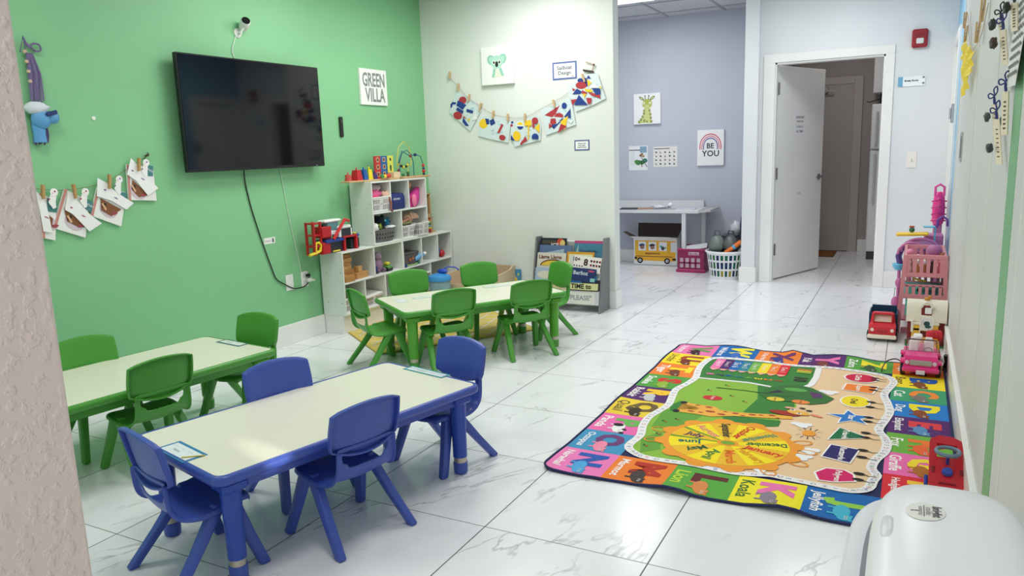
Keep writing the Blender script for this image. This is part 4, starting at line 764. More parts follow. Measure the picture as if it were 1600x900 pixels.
with Loc('grey_round_basket','dark grey round perforated basket of plush toys, upper unit','basket',(-3.82,4.94,.645)) as t:
    q=MB(c8(98,98,100)); q.rings([[((.075+.012*u)*math.cos(a),(.13+.016*u)*math.sin(a),.10*u) for a in [2*PI*j/24 for j in range(24)]] for u in(0,.5,1)]); q.build('basket_body',paint(.5),t,smooth=True,ang=50)
    q=MB(c8(30,30,32))
    for r_ in range(2):
        for j in range(16):
            a=-PI/2+PI*j/15+.05*r_; u=.35+.3*r_; x,y=(.076+.012*u)*math.cos(a),(.131+.016*u)*math.sin(a); q.at((x,y,.1*u),rz=math.degrees(math.atan2(y*.35,x))).ell((0,0,0),.002,.006,.009,6,4)
    q.build('basket_holes',paint(.8),t)
PL=[('plush_dog','white plush dog head with black patches in the grey basket',c8(236,236,236),(-3.80,4.835,.765),.04),('plush_bird','dark navy plush at the back of the grey basket',c8(25,35,55),(-3.84,4.96,.80),.05),('plush_fish','teal blue plush in the grey basket',c8(30,110,150),(-3.82,5.02,.79),.034),('plush_frog','lime green plush between the white and navy plush toys',c8(140,160,60),(-3.80,4.90,.765),.026),('white_cloth','white cloth draped on the right of the grey basket',c8(225,226,226),(-3.79,5.03,.755),.045)]
for k,(n,l,c,p,r) in enumerate(PL):
    t=thing(n,l,'plush toy' if k<4 else 'cloth',(p[0],p[1],p[2]-r)); q=MB(c); (q.ell(p,r,r*1.05,r) if k<4 else blob(q,p,r,12,8,.15,5,.9,1.3,.3)); q.build('plush_body' if k<4 else 'cloth_fold',paint(.95,bump=.5),t,smooth=True)
    if k<4:
        for s in(1,-1): MB(c8(20,20,22) if k==0 else c).ell((p[0],p[1]+s*r*.8,p[2]+r*.8),r*.3,r*.35,r*.35,8,6).build('plush_ear',paint(.95),t,smooth=True)
        MB(BLACK if k!=1 else c8(90,200,220)).ell((p[0]+r*.9,p[1]+r*.35,p[2]+.2*r),r*.2,r*.22,r*.22,8,6).build('plush_eye',paint(.4),t,smooth=True)
basket('storage_basket','left one of two white slatted baskets in the upper unit bottom',(-3.82,5.225,.645),.17,.175,.098,c8(226,228,228),group='white slatted baskets')
basket('storage_basket','right one of two white slatted baskets in the upper unit bottom',(-3.80,5.415,.645),.17,.165,.105,c8(226,228,228),group='white slatted baskets')
with Loc('baby_doll','baby doll lying across the two white baskets','doll',(-3.83,5.32,.745)) as t:
    MB(c8(222,180,155)).ell((0,.02,.05),.04,.06,.045).build('doll_body',paint(.6),t,smooth=True)
    for k in range(4): MB(c8(226,186,160)).tube([(.02,.0+.028*k,.075),(.035,.015+.028*k,.10-.008*k),(.04,.03+.028*k,.045)],.012,7).build('doll_finger_fold' if 0 else 'doll_limb',paint(.6),t,smooth=True)
    MB(c8(190,130,110)).tube([(.03,-.13,.02),(.035,-.07,.035),(.03,.0,.05)],.014,7).build('doll_limb',paint(.6),t,smooth=True)
    MB(c8(120,130,80)).tube([(.045,-.12,.012),(.05,-.06,.014),(.045,0,.016)],.012,7).build('doll_blanket',paint(.9),t,smooth=True)
# wooden toys on the lower unit top, right of the upper unit
with Loc('busy_board','wooden latch board leaning on the wall, above the rainbow rack','toy',(-3.86,5.62,.787)) as t:
    q=MB(c8(196,158,110)); 
    for y in(-.10,.09): q.box(-.02,.02,y,y+.012,0,.20,b=.001)
    q.box(-.02,.02,-.10,.102,0,.012,b=.001).box(-.02,.02,-.10,.102,.188,.20,b=.001); q.build('board_frame',paint(.6),t)
    MB(c8(120,132,120)).box(-.012,-.004,-.088,.09,.012,.188).build('board_back',paint(.6),t)
    q=MB(c8(214,186,126)).box(-.004,.008,-.07,-.02,.12,.15).box(-.004,.008,.0,.05,.02,.16).box(-.004,.008,-.03,.03,.09,.105).box(-.004,.01,.012,.04,.03,.06); q.build('wooden_pieces',paint(.6),t)
    MB(c8(60,60,70)).ell((.01,-.05,.09),.012).ell((.01,-.04,.05),.012).build('metal_latch',paint(.4),t,smooth=True)
with Loc('rainbow_rack','wooden rack of stacked rainbow bars under the latch board','toy',(-3.84,5.60,.633)) as t:
    q=MB(c8(196,158,110)).box(-.03,.03,.065,.077,0,.152).box(-.03,.03,-.09,-.078,0,.152).box(-.03,.03,-.078,.065,.140,.152).box(-.03,.03,-.078,.065,0,.006); q.build('rack_frame',paint(.6),t)
    for k,c in enumerate([c8(150,30,50),c8(190,45,45),c8(235,215,60),c8(90,170,200),c8(30,110,60),c8(140,180,70),c8(215,130,60),c8(150,70,40)]): MB(c).box(-.025,.035,-.076,.063,.008+.0165*k,.020+.0165*k,b=.002).build('rainbow_bar',paint(.5),t)
with Loc('wire_toy_arch','small wooden arch toy next to the rainbow rack','toy',(-3.86,5.735,.633)) as t:
    MB(c8(170,130,80)).tube([(0,-.035,.008),(0,-.035,.11),(0,-.03,.14),(0,.02,.14),(0,.028,.11),(0,.028,.008)],.003,6).build('arch_wire',paint(.4),t); MB(c8(190,150,100)).box(-.03,.03,-.045,.04,0,.008).build('arch_base',paint(.6),t)
# toys along the top of the upper unit
TZ=1.134
with Loc('stacking_shapes','wooden tray with pegs of red, blue, yellow and purple shapes','toy',(-3.84,4.77,TZ),rz=90) as t:
    MB(c8(205,170,125)).box(-.20,.22,-.045,.045,0,.014,b=.003).build('peg_tray',paint(.6),t)
    for k,(x,c,n,w_) in enumerate([(-.16,c8(205,90,80),3,.027),(-.055,c8(200,35,50),5,.034),(.03,c8(30,90,170),5,.03),(.10,c8(240,220,40),5,.028),(.165,c8(80,60,130),3,.026)]):
        for j in range(n):
            q=MB(c); z0=.014+.016*j; sh=[el(0,0,w_,w_,14),rrect(w_,w_,.004,2),rrect(w_*.9,w_*.9,.003,1),[(0,w_),(-w_,-w_*.6),(w_,-w_*.6)],el(0,0,w_,w_,6)][k]; q.prism([(x+a*(1-.06*j),b_*(1-.06*j)) for a,b_ in sh],z0,z0+.0155); q.build('stacking_ring',paint(.4),t)
        MB(c).lathe([(.006,.014),(.006,.03+.016*n),(.002,.036+.016*n)],8,c=(x,0,0)).build('peg',paint(.4),t)
with Loc('shape_sorter','red, blue and yellow panelled wooden shape sorter standing upright','toy',(-3.86,5.085,TZ)) as t:
    for k,(y0,y1,c) in enumerate([(-.11,-.03,c8(190,45,50)),(-.03,.055,c8(35,95,155)),(.062,.14,c8(215,215,90))]):
        pn=MB(c).box(-.012,.0,y0,y1,.014,.195,b=.001).build('sorter_panel',paint(.5),t); q=MB().fr((.0005,(y0+y1)/2,0),(0,1,0),(0,0,1))
        for r_ in range(3):
            zc=.165-.058*r_; sh={0:[el(0,zc,.024,.022,5,rot=90),el(0,zc,.022,.02,16),rrect(.02,.018,.003,1)],1:[rrect(.018,.018,.003,1)]*3,2:[el(0,zc,.014,.018,4,rot=45),el(0,zc,.012,.014,8),el(0,zc,.013,.02,16)]}[k][r_]
            if sh is rrect or max(p[1] for p in sh)<.1: sh=[(a,b_+zc) for a,b_ in sh]
            cy=zc; q.pl(sh,c8(205,190,140) if k<2 else c8(90,110,60),.0008); q.pl([(a*.68,cy+(b_-cy)*.68) for a,b_ in sh],[c8(130,40,45),c8(120,60,70),c8(60,60,40)][k],.0014)
        q.build('sorter_holes',paint(.6),pn)
    MB(c8(205,170,125)).box(-.03,.06,-.12,.14,0,.014,b=.002).build('sorter_base',paint(.6),t); MB(c8(225,200,160)).box(.0,.06,.06,.15,.014,.06,b=.002).build('wood_ramp',paint(.6),t)
tag(MB(c8(200,60,40)).at((-3.785,5.04,TZ+.001)).rings([[(x*s,y*s,z) for x,y in el(0,0,.02,.038,12)] for z,s in((0,.7),(.012,1),(.026,.8),(.034,.3))]).build('red_wooden_bird',paint(.4),smooth=True),'small red wooden bird figure before the shape sorter','toy') if 0 else None
with Loc('fruit_blocks','small red and yellow wooden fruit pieces before the shape sorter','toy',(-3.785,5.02,TZ+.0145)) as t:
    MB(c8(205,50,45)).ell((0,.03,.02),.018,.03,.018).build('red_piece',paint(.4),t,smooth=True); MB(c8(235,205,50)).ell((0,-.02,.018),.016,.018,.016).build('yellow_piece',paint(.4),t,smooth=True); MB(c8(60,140,80)).ell((.0,-.055,.02),.016,.016,.018).build('green_piece',paint(.4),t,smooth=True)
with Loc('bead_maze','bead maze with yellow, blue and red looping wires on a wooden base','toy',(-3.84,5.43,TZ)) as t:
    MB(c8(200,160,115)).box(-.06,.06,-.17,.22,0,.016,b=.003).build('maze_base',paint(.6),t)
    MB(c8(225,210,90)).tube([(-.02,-.15,.016),(-.02,-.15,.16),(-.02,-.12,.26),(-.02,-.04,.31),(-.02,.03,.26),(-.02,.06,.18),(-.02,.05,.12),(-.02,.03,.10),(-.02,.0,.13),(-.02,.0,.016)],.0035,6).build('yellow_wire',paint(.35),t,smooth=True)
    MB(c8(30,80,120)).tube([(.02,-.17,.016),(.02,-.17,.14),(.02,-.13,.21),(.02,-.06,.235),(.02,.0,.20),(.02,.03,.13),(.02,.03,.016)],.0035,6).tube([(.0,-.16,.13),(.0,-.10,.23),(.0,-.03,.20),(.0,.01,.19),(.0,.10,.195),(.0,.17,.18),(.0,.205,.11),(.0,.21,.016)],.0035,6).build('blue_wire',paint(.35),t,smooth=True)
    for (y,z_,c,r) in [(-.15,.12,c8(235,215,50),.012),(-.12,.105,BLACK,.013),(-.09,.095,c8(235,215,50),.012),(-.05,.10,c8(20,60,50),.012),(-.03,.11,c8(235,215,50),.011),(-.16,.07,c8(130,60,90),.014),(-.10,.03,c8(30,120,70),.012),(-.03,.045,c8(40,120,60),.014),(-.03,.025,c8(90,50,40),.012),(.02,.185,c8(200,60,50),.013),(.09,.195,c8(20,50,90),.015),(.205,.10,c8(200,50,45),.014),(.208,.075,c8(30,60,120),.012),(.21,.05,c8(200,50,45),.016),(.21,.026,c8(20,40,80),.012)]:
        MB(c).ell((.0,y,z_),r,r,r,10,6).build('bead',paint(.35),t,smooth=True)
# toy garage on the lower unit, left end
with Loc('toy_garage','red, blue and white toy garage with yellow ramp on the shelf end','toy',(-3.84,4.42,.633)) as t:
    RD=c8(185,25,35); m=paint(.35)
    q=MB(RD); 
    for y in(-.27,-.20): 
        for x in(-.04,.03): q.box(x-.008,x+.008,y-.006,y+.006,0,.24)
    for z_ in(.06,.14,.225): q.box(-.045,.035,-.275,-.195,z_,z_+.012)
    q.build('lift_tower',m,t)
    MB(RD).box(-.05,.05,-.20,-.12,0,.085,b=.004).box(-.05,.05,-.20,-.10,.12,.20,b=.004).box(-.05,.0,-.12,-.05,.085,.21,b=.004).build('garage_block',m,t)
    MB(c8(30,60,150)).box(-.06,.06,-.17,.03,.078,.10,b=.004).box(-.05,.05,.12,.22,.09,.11,b=.006).build('blue_deck',m,t)
    MB(c8(32,36,48)).box(-.04,.045,-.13,.02,0,.078,b=.003).box(-.04,.04,.13,.23,0,.085,b=.01).build('garage_interior',m,t)
    q=MB(RD); q.box(.03,.06,.02,.04,0,.10).box(.03,.06,.16,.18,0,.10).box(-.02,.06,.02,.18,.095,.11,b=.003); q.build('red_gate',m,t)
    MB(c8(238,240,240)).box(-.04,.04,-.15,.03,.225,.245,b=.008).box(-.03,.03,-.11,-.01,.13,.165,b=.004).build('white_roof',m,t); MB(c8(90,140,150)).box(-.032,.032,-.12,.0,.165,.225,b=.003).build('tower_window',paint(.2),t)
    MB(c8(236,238,240)).box(-.02,.05,-.02,.13,.165,.19,b=.008).box(-.02,.05,-.02,.01,.105,.165,b=.003).box(-.02,.05,.12,.13,.105,.165).build('white_shop',m,t); MB(c8(40,45,60)).box(-.018,.047,.012,.118,.108,.163).build('shop_window',paint(.3),t)
    MB(c8(205,40,45)).tube([(.055,-.09,.10),(.055,-.03,.16),(.055,.05,.235),(.05,.10,.22)],.012,8).build('crane_arm',m,t)
    MB(c8(232,210,50)).tube([(.03,-.33,.010),(.03,-.29,.016),(.03,-.25,.02),(.03,-.215,.03),(.03,-.205,.07),(.03,-.225,.09),(.03,-.255,.09),(.03,-.262,.05),(.03,-.262,.02)],.011,8).build('yellow_ramp',m,t,smooth=True)
    MB(c8(235,215,60)).box(.046,.055,-.10,-.02,.006,.016,b=.002).box(.0,.03,.18,.21,.11,.12,b=.002).build('yellow_trim',m,t)
# ---------------------------------------------------------------- floor items near the corner
with Loc('wooden_toy_box','pale wooden toy box with scooped sides against the pale wall','box',(-3.33,5.66,0)) as t:
    m=paint(.55,vary=.1); W_=c8(222,200,168)
    q=MB(W_); side=[(-.21,0),(.21,0),(.21,.335),(.17,.335),(.12,.31),(.0,.30),(-.15,.29),(-.21,.27)]
    MB(W_).add([(-.25,y,z) for y,z in side]+[(-.238,y,z) for y,z in side],[tuple(range(7,-1,-1)),tuple(range(8,16))]+[(i,(i+1)%8,8+(i+1)%8,8+i) for i in range(8)]).build('side_panel',m,t)
    MB(W_).add([(.238,y,z) for y,z in side]+[(.25,y,z) for y,z in side],[tuple(range(7,-1,-1)),tuple(range(8,16))]+[(i,(i+1)%8,8+(i+1)%8,8+i) for i in range(8)]).build('side_panel',m,t)
    MB(c8(205,180,150)).box(-.238,.238,.195,.21,0,.335).build('back_panel',m,t); MB(W_).box(-.238,.238,-.21,-.198,0,.22).build('front_panel',m,t); MB(W_).box(-.238,.238,-.198,.195,0,.012).build('bottom_panel',m,t)
with Loc('blue_lidded_jar','clear blue tinted jar with bright blue lid and handle','container',(-3.53,5.335,0)) as t:
    MB(c8(150,190,205)).lathe([(.085,0),(.09,.02),(.092,.25),(.088,.27)],24).build('jar_body',paint(.2,alpha=.75),t,smooth=True); MB(c8(60,110,140)).lathe([(.07,.01),(.075,.1),(.07,.20),(.03,.22)],12).build('jar_contents',paint(.7,bump=1,bscale=30),t)
    MB(c8(60,150,220)).lathe([(.098,.268),(.1,.29),(.09,.31),(.05,.325),(.0,.33)],24).build('jar_lid',paint(.35),t,smooth=True); MB(c8(40,80,190)).ell((.02,.02,.345),.05,.03,.022).tube([(.02,.02,.36),(.06,.05,.38),(.12,.07,.375),(.15,.08,.35)],.006,6).build('lid_handle',paint(.35),t,smooth=True)
with Loc('dark_doll','small dark haired figure standing before the blue lidded jar','doll',(-3.62,5.22,0)) as t:
    MB(c8(30,24,26)).ell((0,0,.20),.03,.03,.045).build('doll_hair',paint(.8),t,smooth=True); MB(c8(160,110,90)).ell((.012,-.02,.185),.02,.02,.026).build('doll_face',paint(.6),t,smooth=True); MB(c8(160,80,90)).lathe([(.045,0),(.035,.08),(.02,.15)],12).build('doll_dress',paint(.8),t,smooth=True)
with Loc('house_book','small board book with a yellow house on blue, by the wall','book',(-3.09,5.88,0),rz=0) as t:
    MB(c8(70,140,175)).at((0,-.02,0),rx=-6).box(-.06,.06,-.012,0,0,.30,b=.002).build('book_cover',paint(.5),t)
    q=MB().at((0,-.02,0),rx=-6); q.V=[]; 
    def pf(a,c,d): q.add([(x,-.0125-d,z_) for x,z_ in a],[tuple(range(len(a)))],c)
    pf([(-.055,.20),(.035,.20),(-.01,.275)],c8(240,195,60),.0006); pf([(-.045,.12),(.03,.12),(.03,.20),(-.045,.20)],c8(225,190,110),.0006); pf([(-.05,.17),(-.02,.17),(-.02,.185),(-.05,.185)],c8(30,40,60),.001); pf([(0,.15),(.035,.15),(.035,.185),(0,.185)],c8(30,40,60),.001); pf(el(.038,.255,.008,.012,10),c8(210,210,90),.001); pf([(-.02,.21),(.0,.21),(.0,.24),(-.02,.24)],c8(200,120,40),.001)
    q.build('cover_picture',paint(.5),t)
# yellow trellis rug under the far green table
with Loc('yellow_trellis_rug','yellow rug with white trellis lines under the farther green table','rug',(-3.21,4.77,0),rz=55) as t:
    HX,HY=.62,.50
    q=MB(c8(226,200,104)); q.prism(rrect(HX,HY,.02,3),0,.008); 
    w_=c8(226,218,196); 
    for k in range(-9,10):
        for s in(1,-1):
            c=k*.17; pts=[]
            # clip the diagonal band to the rug
            x0=max(-HX+.03,-HY+.03-c if s>0 else c-HY+.03); 
            lo,hi=-HX+.03,HX-.03
            a=max(lo,(-HY+.03-c)*s if s>0 else (HY-.03-c)*s); b=min(hi,(HY-.03-c)*s if s>0 else (-HY+.03-c)*s)
            if b-a>.05: q.fr((0,0,.008),(1,0,0),(0,1,0)).pl([(a,s*a+c-.011),(b,s*b+c-.011),(b,s*b+c+.011),(a,s*a+c+.011)],w_,.0008+.0003*(s>0))
    q.build('rug_pile',paint(.95,bump=.6,bscale=400,vary=.2),t)
    MB(c8(190,165,90)).tube([(x,y,.005) for x,y in rrect(HX,HY,.02,3)],.005,6,loop=True).build('rug_edge',paint(.95),t)
# ---------------------------------------------------------------- book rack
RXL,RXR=-2.83,-2.20
def ysl(z): return 5.65+.14*z/.6      # front slope of the rack
t=thing('book_rack','grey sided sling book rack full of picture books, pale wall','bookcase',(-2.515,5.77,0))
GR=c8(120,122,124)
for x in(RXL,RXR-.015):
    P=[(ysl(0),0),(5.88,0),(5.895,.60),(ysl(.6),.605)]; MB(GR).add([(x,y,z) for y,z in P]+[(x+.015,y,z) for y,z in P],[(3,2,1,0),(4,5,6,7)]+[(i,(i+1)%4,4+(i+1)%4,4+i) for i in range(4)]).build('side_panel',paint(.5),t)
TI=[(.565,5.885),(.452,5.852),(.335,5.815),(.205,5.765)]
for k,(z,y) in enumerate(TI):
    yf=y-.03; MB(c8(235,235,235)).at((RXL+.015,yf,z),ry=90).lathe([(.007,0),(.007,RXR-RXL-.03)],10).build('sling_rod',paint(.4),t,smooth=True)
    MB(c8(222,222,222)).rings([[(RXL+.018,yf-.006,z),(RXR-.018,yf-.006,z),(RXR-.018,yf-.003,z),(RXL+.018,yf-.003,z)],[(RXL+.018,yf+.03,z-.11),(RXR-.018,yf+.03,z-.11),(RXR-.018,yf+.033,z-.11),(RXL+.018,yf+.033,z-.11)]]).build('fabric_sling',paint(.9),t)
MB(c8(205,205,208)).box(RXL+.016,RXR-.016,5.665,5.70,.065,.18,b=.003).build('front_board',paint(.5),t)
q=MB().fr((-2.40,5.664,.12),(1,0,0),(0,0,1)); q.pl([(-.11,-.05),(.15,-.05),(.15,.05),(-.11,.05)],c8(225,224,215),.0006); q.txt('"PLEASE"',.02,.005,None,c8(150,155,160),.0012,w=.21,bold=.03); q.build('please_card',paint(.6),t)
def book(label,x0,x1,ztop,y,h,col,draw=None,tilt=0,th=.008,title=None,tc=None):
    y-=.018
    """picture book leaning back in a sling; top edge at ztop"""
    t=thing('picture_book',label,'book',((x0+x1)/2,y,ztop-h),group='picture books in the rack'); w_=(x1-x0)/2; lean=math.radians(-14)
    M=Matrix.Translation(((x0+x1)/2,y,ztop))@Matrix.Rotation(math.radians(tilt),4,'Y')@Matrix.Rotation(lean,4,'X')
    q=MB(col); q.M=M; q.box(-w_,w_,0,.002,-h,0).box(-w_,w_,th-.002,th,-h,0).box(-w_,-w_+.003,0,th,-h,0); q.build('cover',paint(.4),t)
    q=MB(c8(240,238,230)); q.M=M; q.box(-w_+.003,w_-.004,.002,th-.002,-h+.002,-.004); q.build('pages',paint(.7),t)
    q=MB(); q.fr(M@Vector((0,-.0005,0)),M.to_3x3()@Vector((1,0,0)),M.to_3x3()@Vector((0,0,1)))
    if draw: draw(q,w_)
    if title: q.txt(title,0,-.03,None,tc or c8(235,235,235),.001,w=w_*1.5,bold=.02)
    if q.V: q.build('cover_print',paint(.4),t)
R_=lambda q,a,b,c,d,col,l=.0006: q.pl([(a,b),(c,b),(c,d),(a,d)],col,l)
book('dark picture book with an orange flower, top left of the rack',-2.805,-2.56,.592,5.853,.12,c8(22,30,42),lambda q,w:(R_(q,-w+.02,-.05,.03,-.02,c8(70,62,50)),q.pl(el(w-.055,-.035,.034,.032,14),c8(190,60,35),.0007),q.pl(el(w-.035,-.045,.024,.03,14),c8(215,185,110),.001),q.txt('ICE',.02,-.062,.05,c8(215,215,215),.0012,bold=.03)))
book('slate blue picture book with a pale triangle, below the dark one',-2.80,-2.50,.535,5.825,.11,c8(88,108,150),lambda q,w:(q.pl([(-w+.02,-.075),(w-.07,-.075),(w-.07,-.03)],c8(160,180,195),.0007),))
book('blue picture book with a pink top edge, top right of the rack',-2.485,-2.222,.575,5.853,.14,c8(60,120,150),lambda q,w:(R_(q,-w,-.022,w,0,c8(180,60,120)),q.txt('Goodnight',0,-.09,None,c8(25,60,85),.001,w=.16,bold=.02),q.pl([(-w+.01,-.12),(-w+.04,-.12),(-w+.035,-.03)],c8(150,180,170),.0009)))
book('cream book titled Llama Llama on the left of the rack',-2.80,-2.535,.475,5.78,.14,c8(205,200,190),lambda q,w:(q.txt('Llama Llama',-.01,-.035,None,c8(110,60,50),.0012,w=.21,bold=.03),q.pl(el(.02,-.11,.12,.055,20,0,0,180),c8(90,50,20),.0007),q.pl(el(.02,-.11,.11,.045,20,0,0,180),c8(215,180,70),.001)))
book('gold framed picture book in the middle right of the rack',-2.535,-2.29,.487,5.80,.14,c8(205,150,40),lambda q,w:(R_(q,-w+.02,-.12,w-.015,-.02,c8(225,215,160)),R_(q,-w+.028,-.12,.02,-.028,c8(205,210,205),.001),R_(q,.03,-.07,w-.03,-.03,c8(205,215,190),.001),q.txt('ABC',.07,-.05,.024,c8(90,110,90),.0014)))
def num(q,w):
    q.txt('10+',-.095,-.032,.045,c8(60,30,30),.001,bold=.03); q.txt('8',-.012,-.05,.075,c8(60,28,28),.001,bold=.04)
    for r_ in range(2):
        for k in range(4): q.pl(el(.035+.025*k,-.035-.034*r_,.010,.010,10),c8(130,20,40) if (k+r_)%2 else c8(50,25,35),.001)
    for k in range(9): q.pl(el(-.11+.023*k,-.085-(.018 if k>3 else 0),.006,.007,8),c8(60,50,90),.001)
book('white counting book with 10 and 8 in dark numerals on the right',-2.458,-2.215,.455,5.775,.13,c8(232,226,222),num,tilt=5)
book('yellow picture book low on the left of the rack',-2.785,-2.58,.395,5.765,.12,c8(222,200,60),lambda q,w:(q.pl(el(-.02,-.05,.05,.025,14),c8(150,140,40),.0008),))
book('pale blue picture book on the left of the rack, third tier',-2.80,-2.56,.355,5.73,.12,c8(160,175,200),lambda q,w:(q.pl(el(-.02,-.06,.08,.035,14),c8(205,200,185),.0008),))
book('beige picture book lowest on the left of the rack',-2.80,-2.50,.275,5.715,.10,c8(200,178,140),lambda q,w:(R_(q,-w+.01,-.03,w-.01,-.01,c8(120,100,80)),))
book('navy blue picture book under the counting book',-2.475,-2.25,.362,5.735,.11,c8(24,44,100),lambda q,w:(q.txt('Berlioz',-.02,-.04,None,c8(200,210,225),.001,w=.13,bold=.02),q.pl(el(.07,-.02,.03,.009,10),c8(180,70,110),.0008)),tilt=3)
book('bright blue picture book below the navy one',-2.47,-2.245,.305,5.722,.10,c8(30,105,165),lambda q,w:(R_(q,.06,-.05,.1,-.02,c8(130,190,190)),),tilt=2)
book('dark navy picture book behind the Time to book',-2.49,-2.215,.265,5.712,.08,c8(20,26,50),None,tilt=1)
book('cream book reading TIME to at the bottom of the rack',-2.475,-2.22,.245,5.69,.055,c8(205,205,150),lambda q,w:(q.txt('TIME to',-.02,-.026,None,c8(30,28,30),.001,w=.18,bold=.03),))
book('grey board book at the right end of the third tier',-2.27,-2.22,.335,5.75,.07,c8(170,172,170),lambda q,w:(R_(q,-.018,-.05,.018,-.015,c8(110,120,130)),))
# ---------------------------------------------------------------- alphabet rug
def alphabet_rug():
    X0,X1,Y0,Y1=-1.335,.222,2.72,4.93; t=thing('alphabet_rug','large colourful alphabet rug with months wheel lying on the tiles','rug',((X0+X1)/2,(Y0+Y1)/2,0))
    q=MB(c8(30,36,84)); pts=[(x+(X0+X1)/2,y+(Y0+Y1)/2) for x,y in rrect((X1-X0)/2,(Y1-Y0)/2,.05,6)]; TOP=.008
    q.prism(pts,.0005,TOP)
    q.fr((0,0,TOP),(1,0,0),(0,1,0)); lv=[.0008]
    def L(k): return .0006+.0005*k
    P_,YL,OR,GN,PU,BL_,TE,RD=c8(238,110,178),c8(248,222,40),c8(244,132,48),c8(84,160,66),c8(84,38,108),c8(20,104,180),c8(62,158,112),c8(222,42,56)
    CW=(X1-X0-.016)/6; CH=(Y1-Y0-.016)/9; xa,ya=X0+.008,Y0+.008
    sq={}
    left=['N','O','P','Q','R','S','T','U','V']; top=['W','X','Y','Z']; right=['I','H','G','F','E','D','C','B','A']; bot=['M','L','K','J']
    for r,l in enumerate(left): sq[l]=(0,r)
    for k,l in enumerate(top): sq[l]=(1+k,8)
    for r,l in enumerate(right): sq[l]=(5,r)
    for k,l in enumerate(bot): sq[l]=(1+k,0)
    cols=dict(N=c8(240,126,190),O=c8(66,150,196),P=P_,Q=c8(236,206,60),R=PU,S=GN,T=OR,U=YL,V=c8(236,120,180),W=BL_,X=OR,Y=PU,Z=GN,A=OR,B=YL,C=TE,D=c8(30,124,204),E=PU,F=c8(110,176,66),G=P_,H=RD,I=TE,J=BL_,K=c8(246,232,40),L=c8(92,170,66),M=OR)
    words=dict(N='Narwhal',O='Octopus',P='Panda',Q='Quail',R='Rabbit',S='Snake',T='Tiger',U='Urchin',V='Vulture',W='Walrus',X='X Ray Fish',Y='Yak',Z='Zebra',A='Ape',B='Bear',C='Cat',D='Dog',E='Elephant',F='Fox',G='Giraffe',H='Hedgehog',I='Iguana',J='Jellyfish',K='Koala',L='Lion',M='Marmot')
    lc=dict(N=c8(40,90,180),O=c8(110,60,120),P=c8(110,180,90),Q=c8(110,90,50),R=c8(250,200,50),S=c8(215,50,45),T=c8(250,225,40),U=c8(170,70,40),V=c8(110,150,80),W=c8(245,230,50),X=c8(110,50,100),Y=c8(238,120,180),Z=c8(245,225,50),A=c8(40,80,150),B=c8(30,90,180),C=c8(244,140,60),D=c8(246,226,40),E=c8(222,60,70),F=c8(240,120,50),G=c8(246,220,50),H=c8(250,200,60),I=c8(250,240,100),J=c8(150,205,80),K=c8(238,120,180),L=c8(100,40,44),M=c8(190,50,34))
    ac=dict(N=c8(80,165,220),O=c8(240,140,170),P=c8(240,240,240),Q=c8(60,50,35),R=c8(200,200,205),S=c8(150,180,60),T=c8(120,60,40),U=c8(120,50,30),V=c8(50,30,40),W=c8(60,110,190),X=c8(60,60,140),Y=c8(130,60,60),Z=c8(60,90,60),A=c8(90,60,40),B=c8(130,75,30),C=c8(120,115,110),D=c8(140,70,40),E=c8(90,140,190),F=c8(235,100,50),G=c8(180,110,40),H=c8(190,110,70),I=c8(50,130,60),J=c8(70,180,210),K=c8(140,130,145),L=c8(225,140,80),M=c8(70,60,60))
    wc=dict(Q=c8(110,90,50),U=c8(120,90,40),K=c8(60,110,50),B=c8(120,90,40),L=c8(200,220,60))
    for l,(i,j) in sq.items():
        a,b=xa+CW*i,ya+CH*j; q.pl([(a,b),(a+CW,b),(a+CW,b+CH),(a,b+CH)],cols[l],L(0))
        nm=words[l]; tw=min(CH*.72,.026*len(nm)+.03); q.txt(nm,a+.042,b+CH*.52,None,wc.get(l,c8(250,245,245)),L(1),ang=-90,w=tw,bold=.02)
        q.txt(l,a+.155,b+CH*.60,.17,lc[l],L(2),ang=-90,bold=.06)
        # animal: body, head, eyes, legs
        cx,cy=a+.135,b+CH*.30; A=ac[l]; q.pl(el(cx,cy,.030,.052,16),A,L(3)); q.pl(el(cx+.012,cy-.045,.026,.024,14),A,L(4))
        for s in(-1,1):
            q.pl(el(cx+.032,cy-.045+.016*s,.009,.008,8),A,L(3)); q.pl(el(cx+.018,cy-.045+.008*s,.006,.005,8),c8(245,245,245),L(5)); q.pl(el(cx+.018,cy-.045+.008*s,.003,.003,6),c8(20,20,20),L(6))
            q.pl([(cx-.025,cy+.025*s-.006),(cx-.025,cy+.025*s+.006),(cx-.048,cy+.025*s+.006),(cx-.048,cy+.025*s-.006)],A,L(3))
        if l=='P':
            for s in(-1,1): q.pl(el(cx+.036,cy-.045+.022*s,.012,.010,10),c8(20,20,20),L(6)); 
            q.pl(el(cx-.01,cy+.03,.026,.02,12),c8(25,25,25),L(5))
    # inner field
    rb=[(-1.045,4.64),(-1.077,4.512),(-1.074,4.367),(-1.05,4.20),(-1.063,4.081),(-1.093,3.946),(-1.079,3.815),(-1.062,3.68),(-1.085,3.55),(-1.099,3.467),(-1.089,3.345),(-1.061,3.218),(-1.071,3.085),(-1.022,3.018),(-.94,2.986),(-.75,2.99),(-.577,2.978),(-.45,3.01),(-.395,3.003),(-.259,2.991),(-.15,2.985),(-.09,3.03),(-.076,3.114),(-.065,3.176),(-.087,3.240),(-.075,3.338),(-.046,3.432),(-.038,3.538),(-.052,3.622),(-.078,3.705),(-.059,3.833),(-.039,3.989),(-.056,4.141),(-.073,4.256),(-.050,4.393),(-.032,4.508),(-.07,4.606),(-.173,4.645),(-.373,4.669),(-.6,4.645),(-.724,4.671),(-.902,4.667)]
    sm=[]
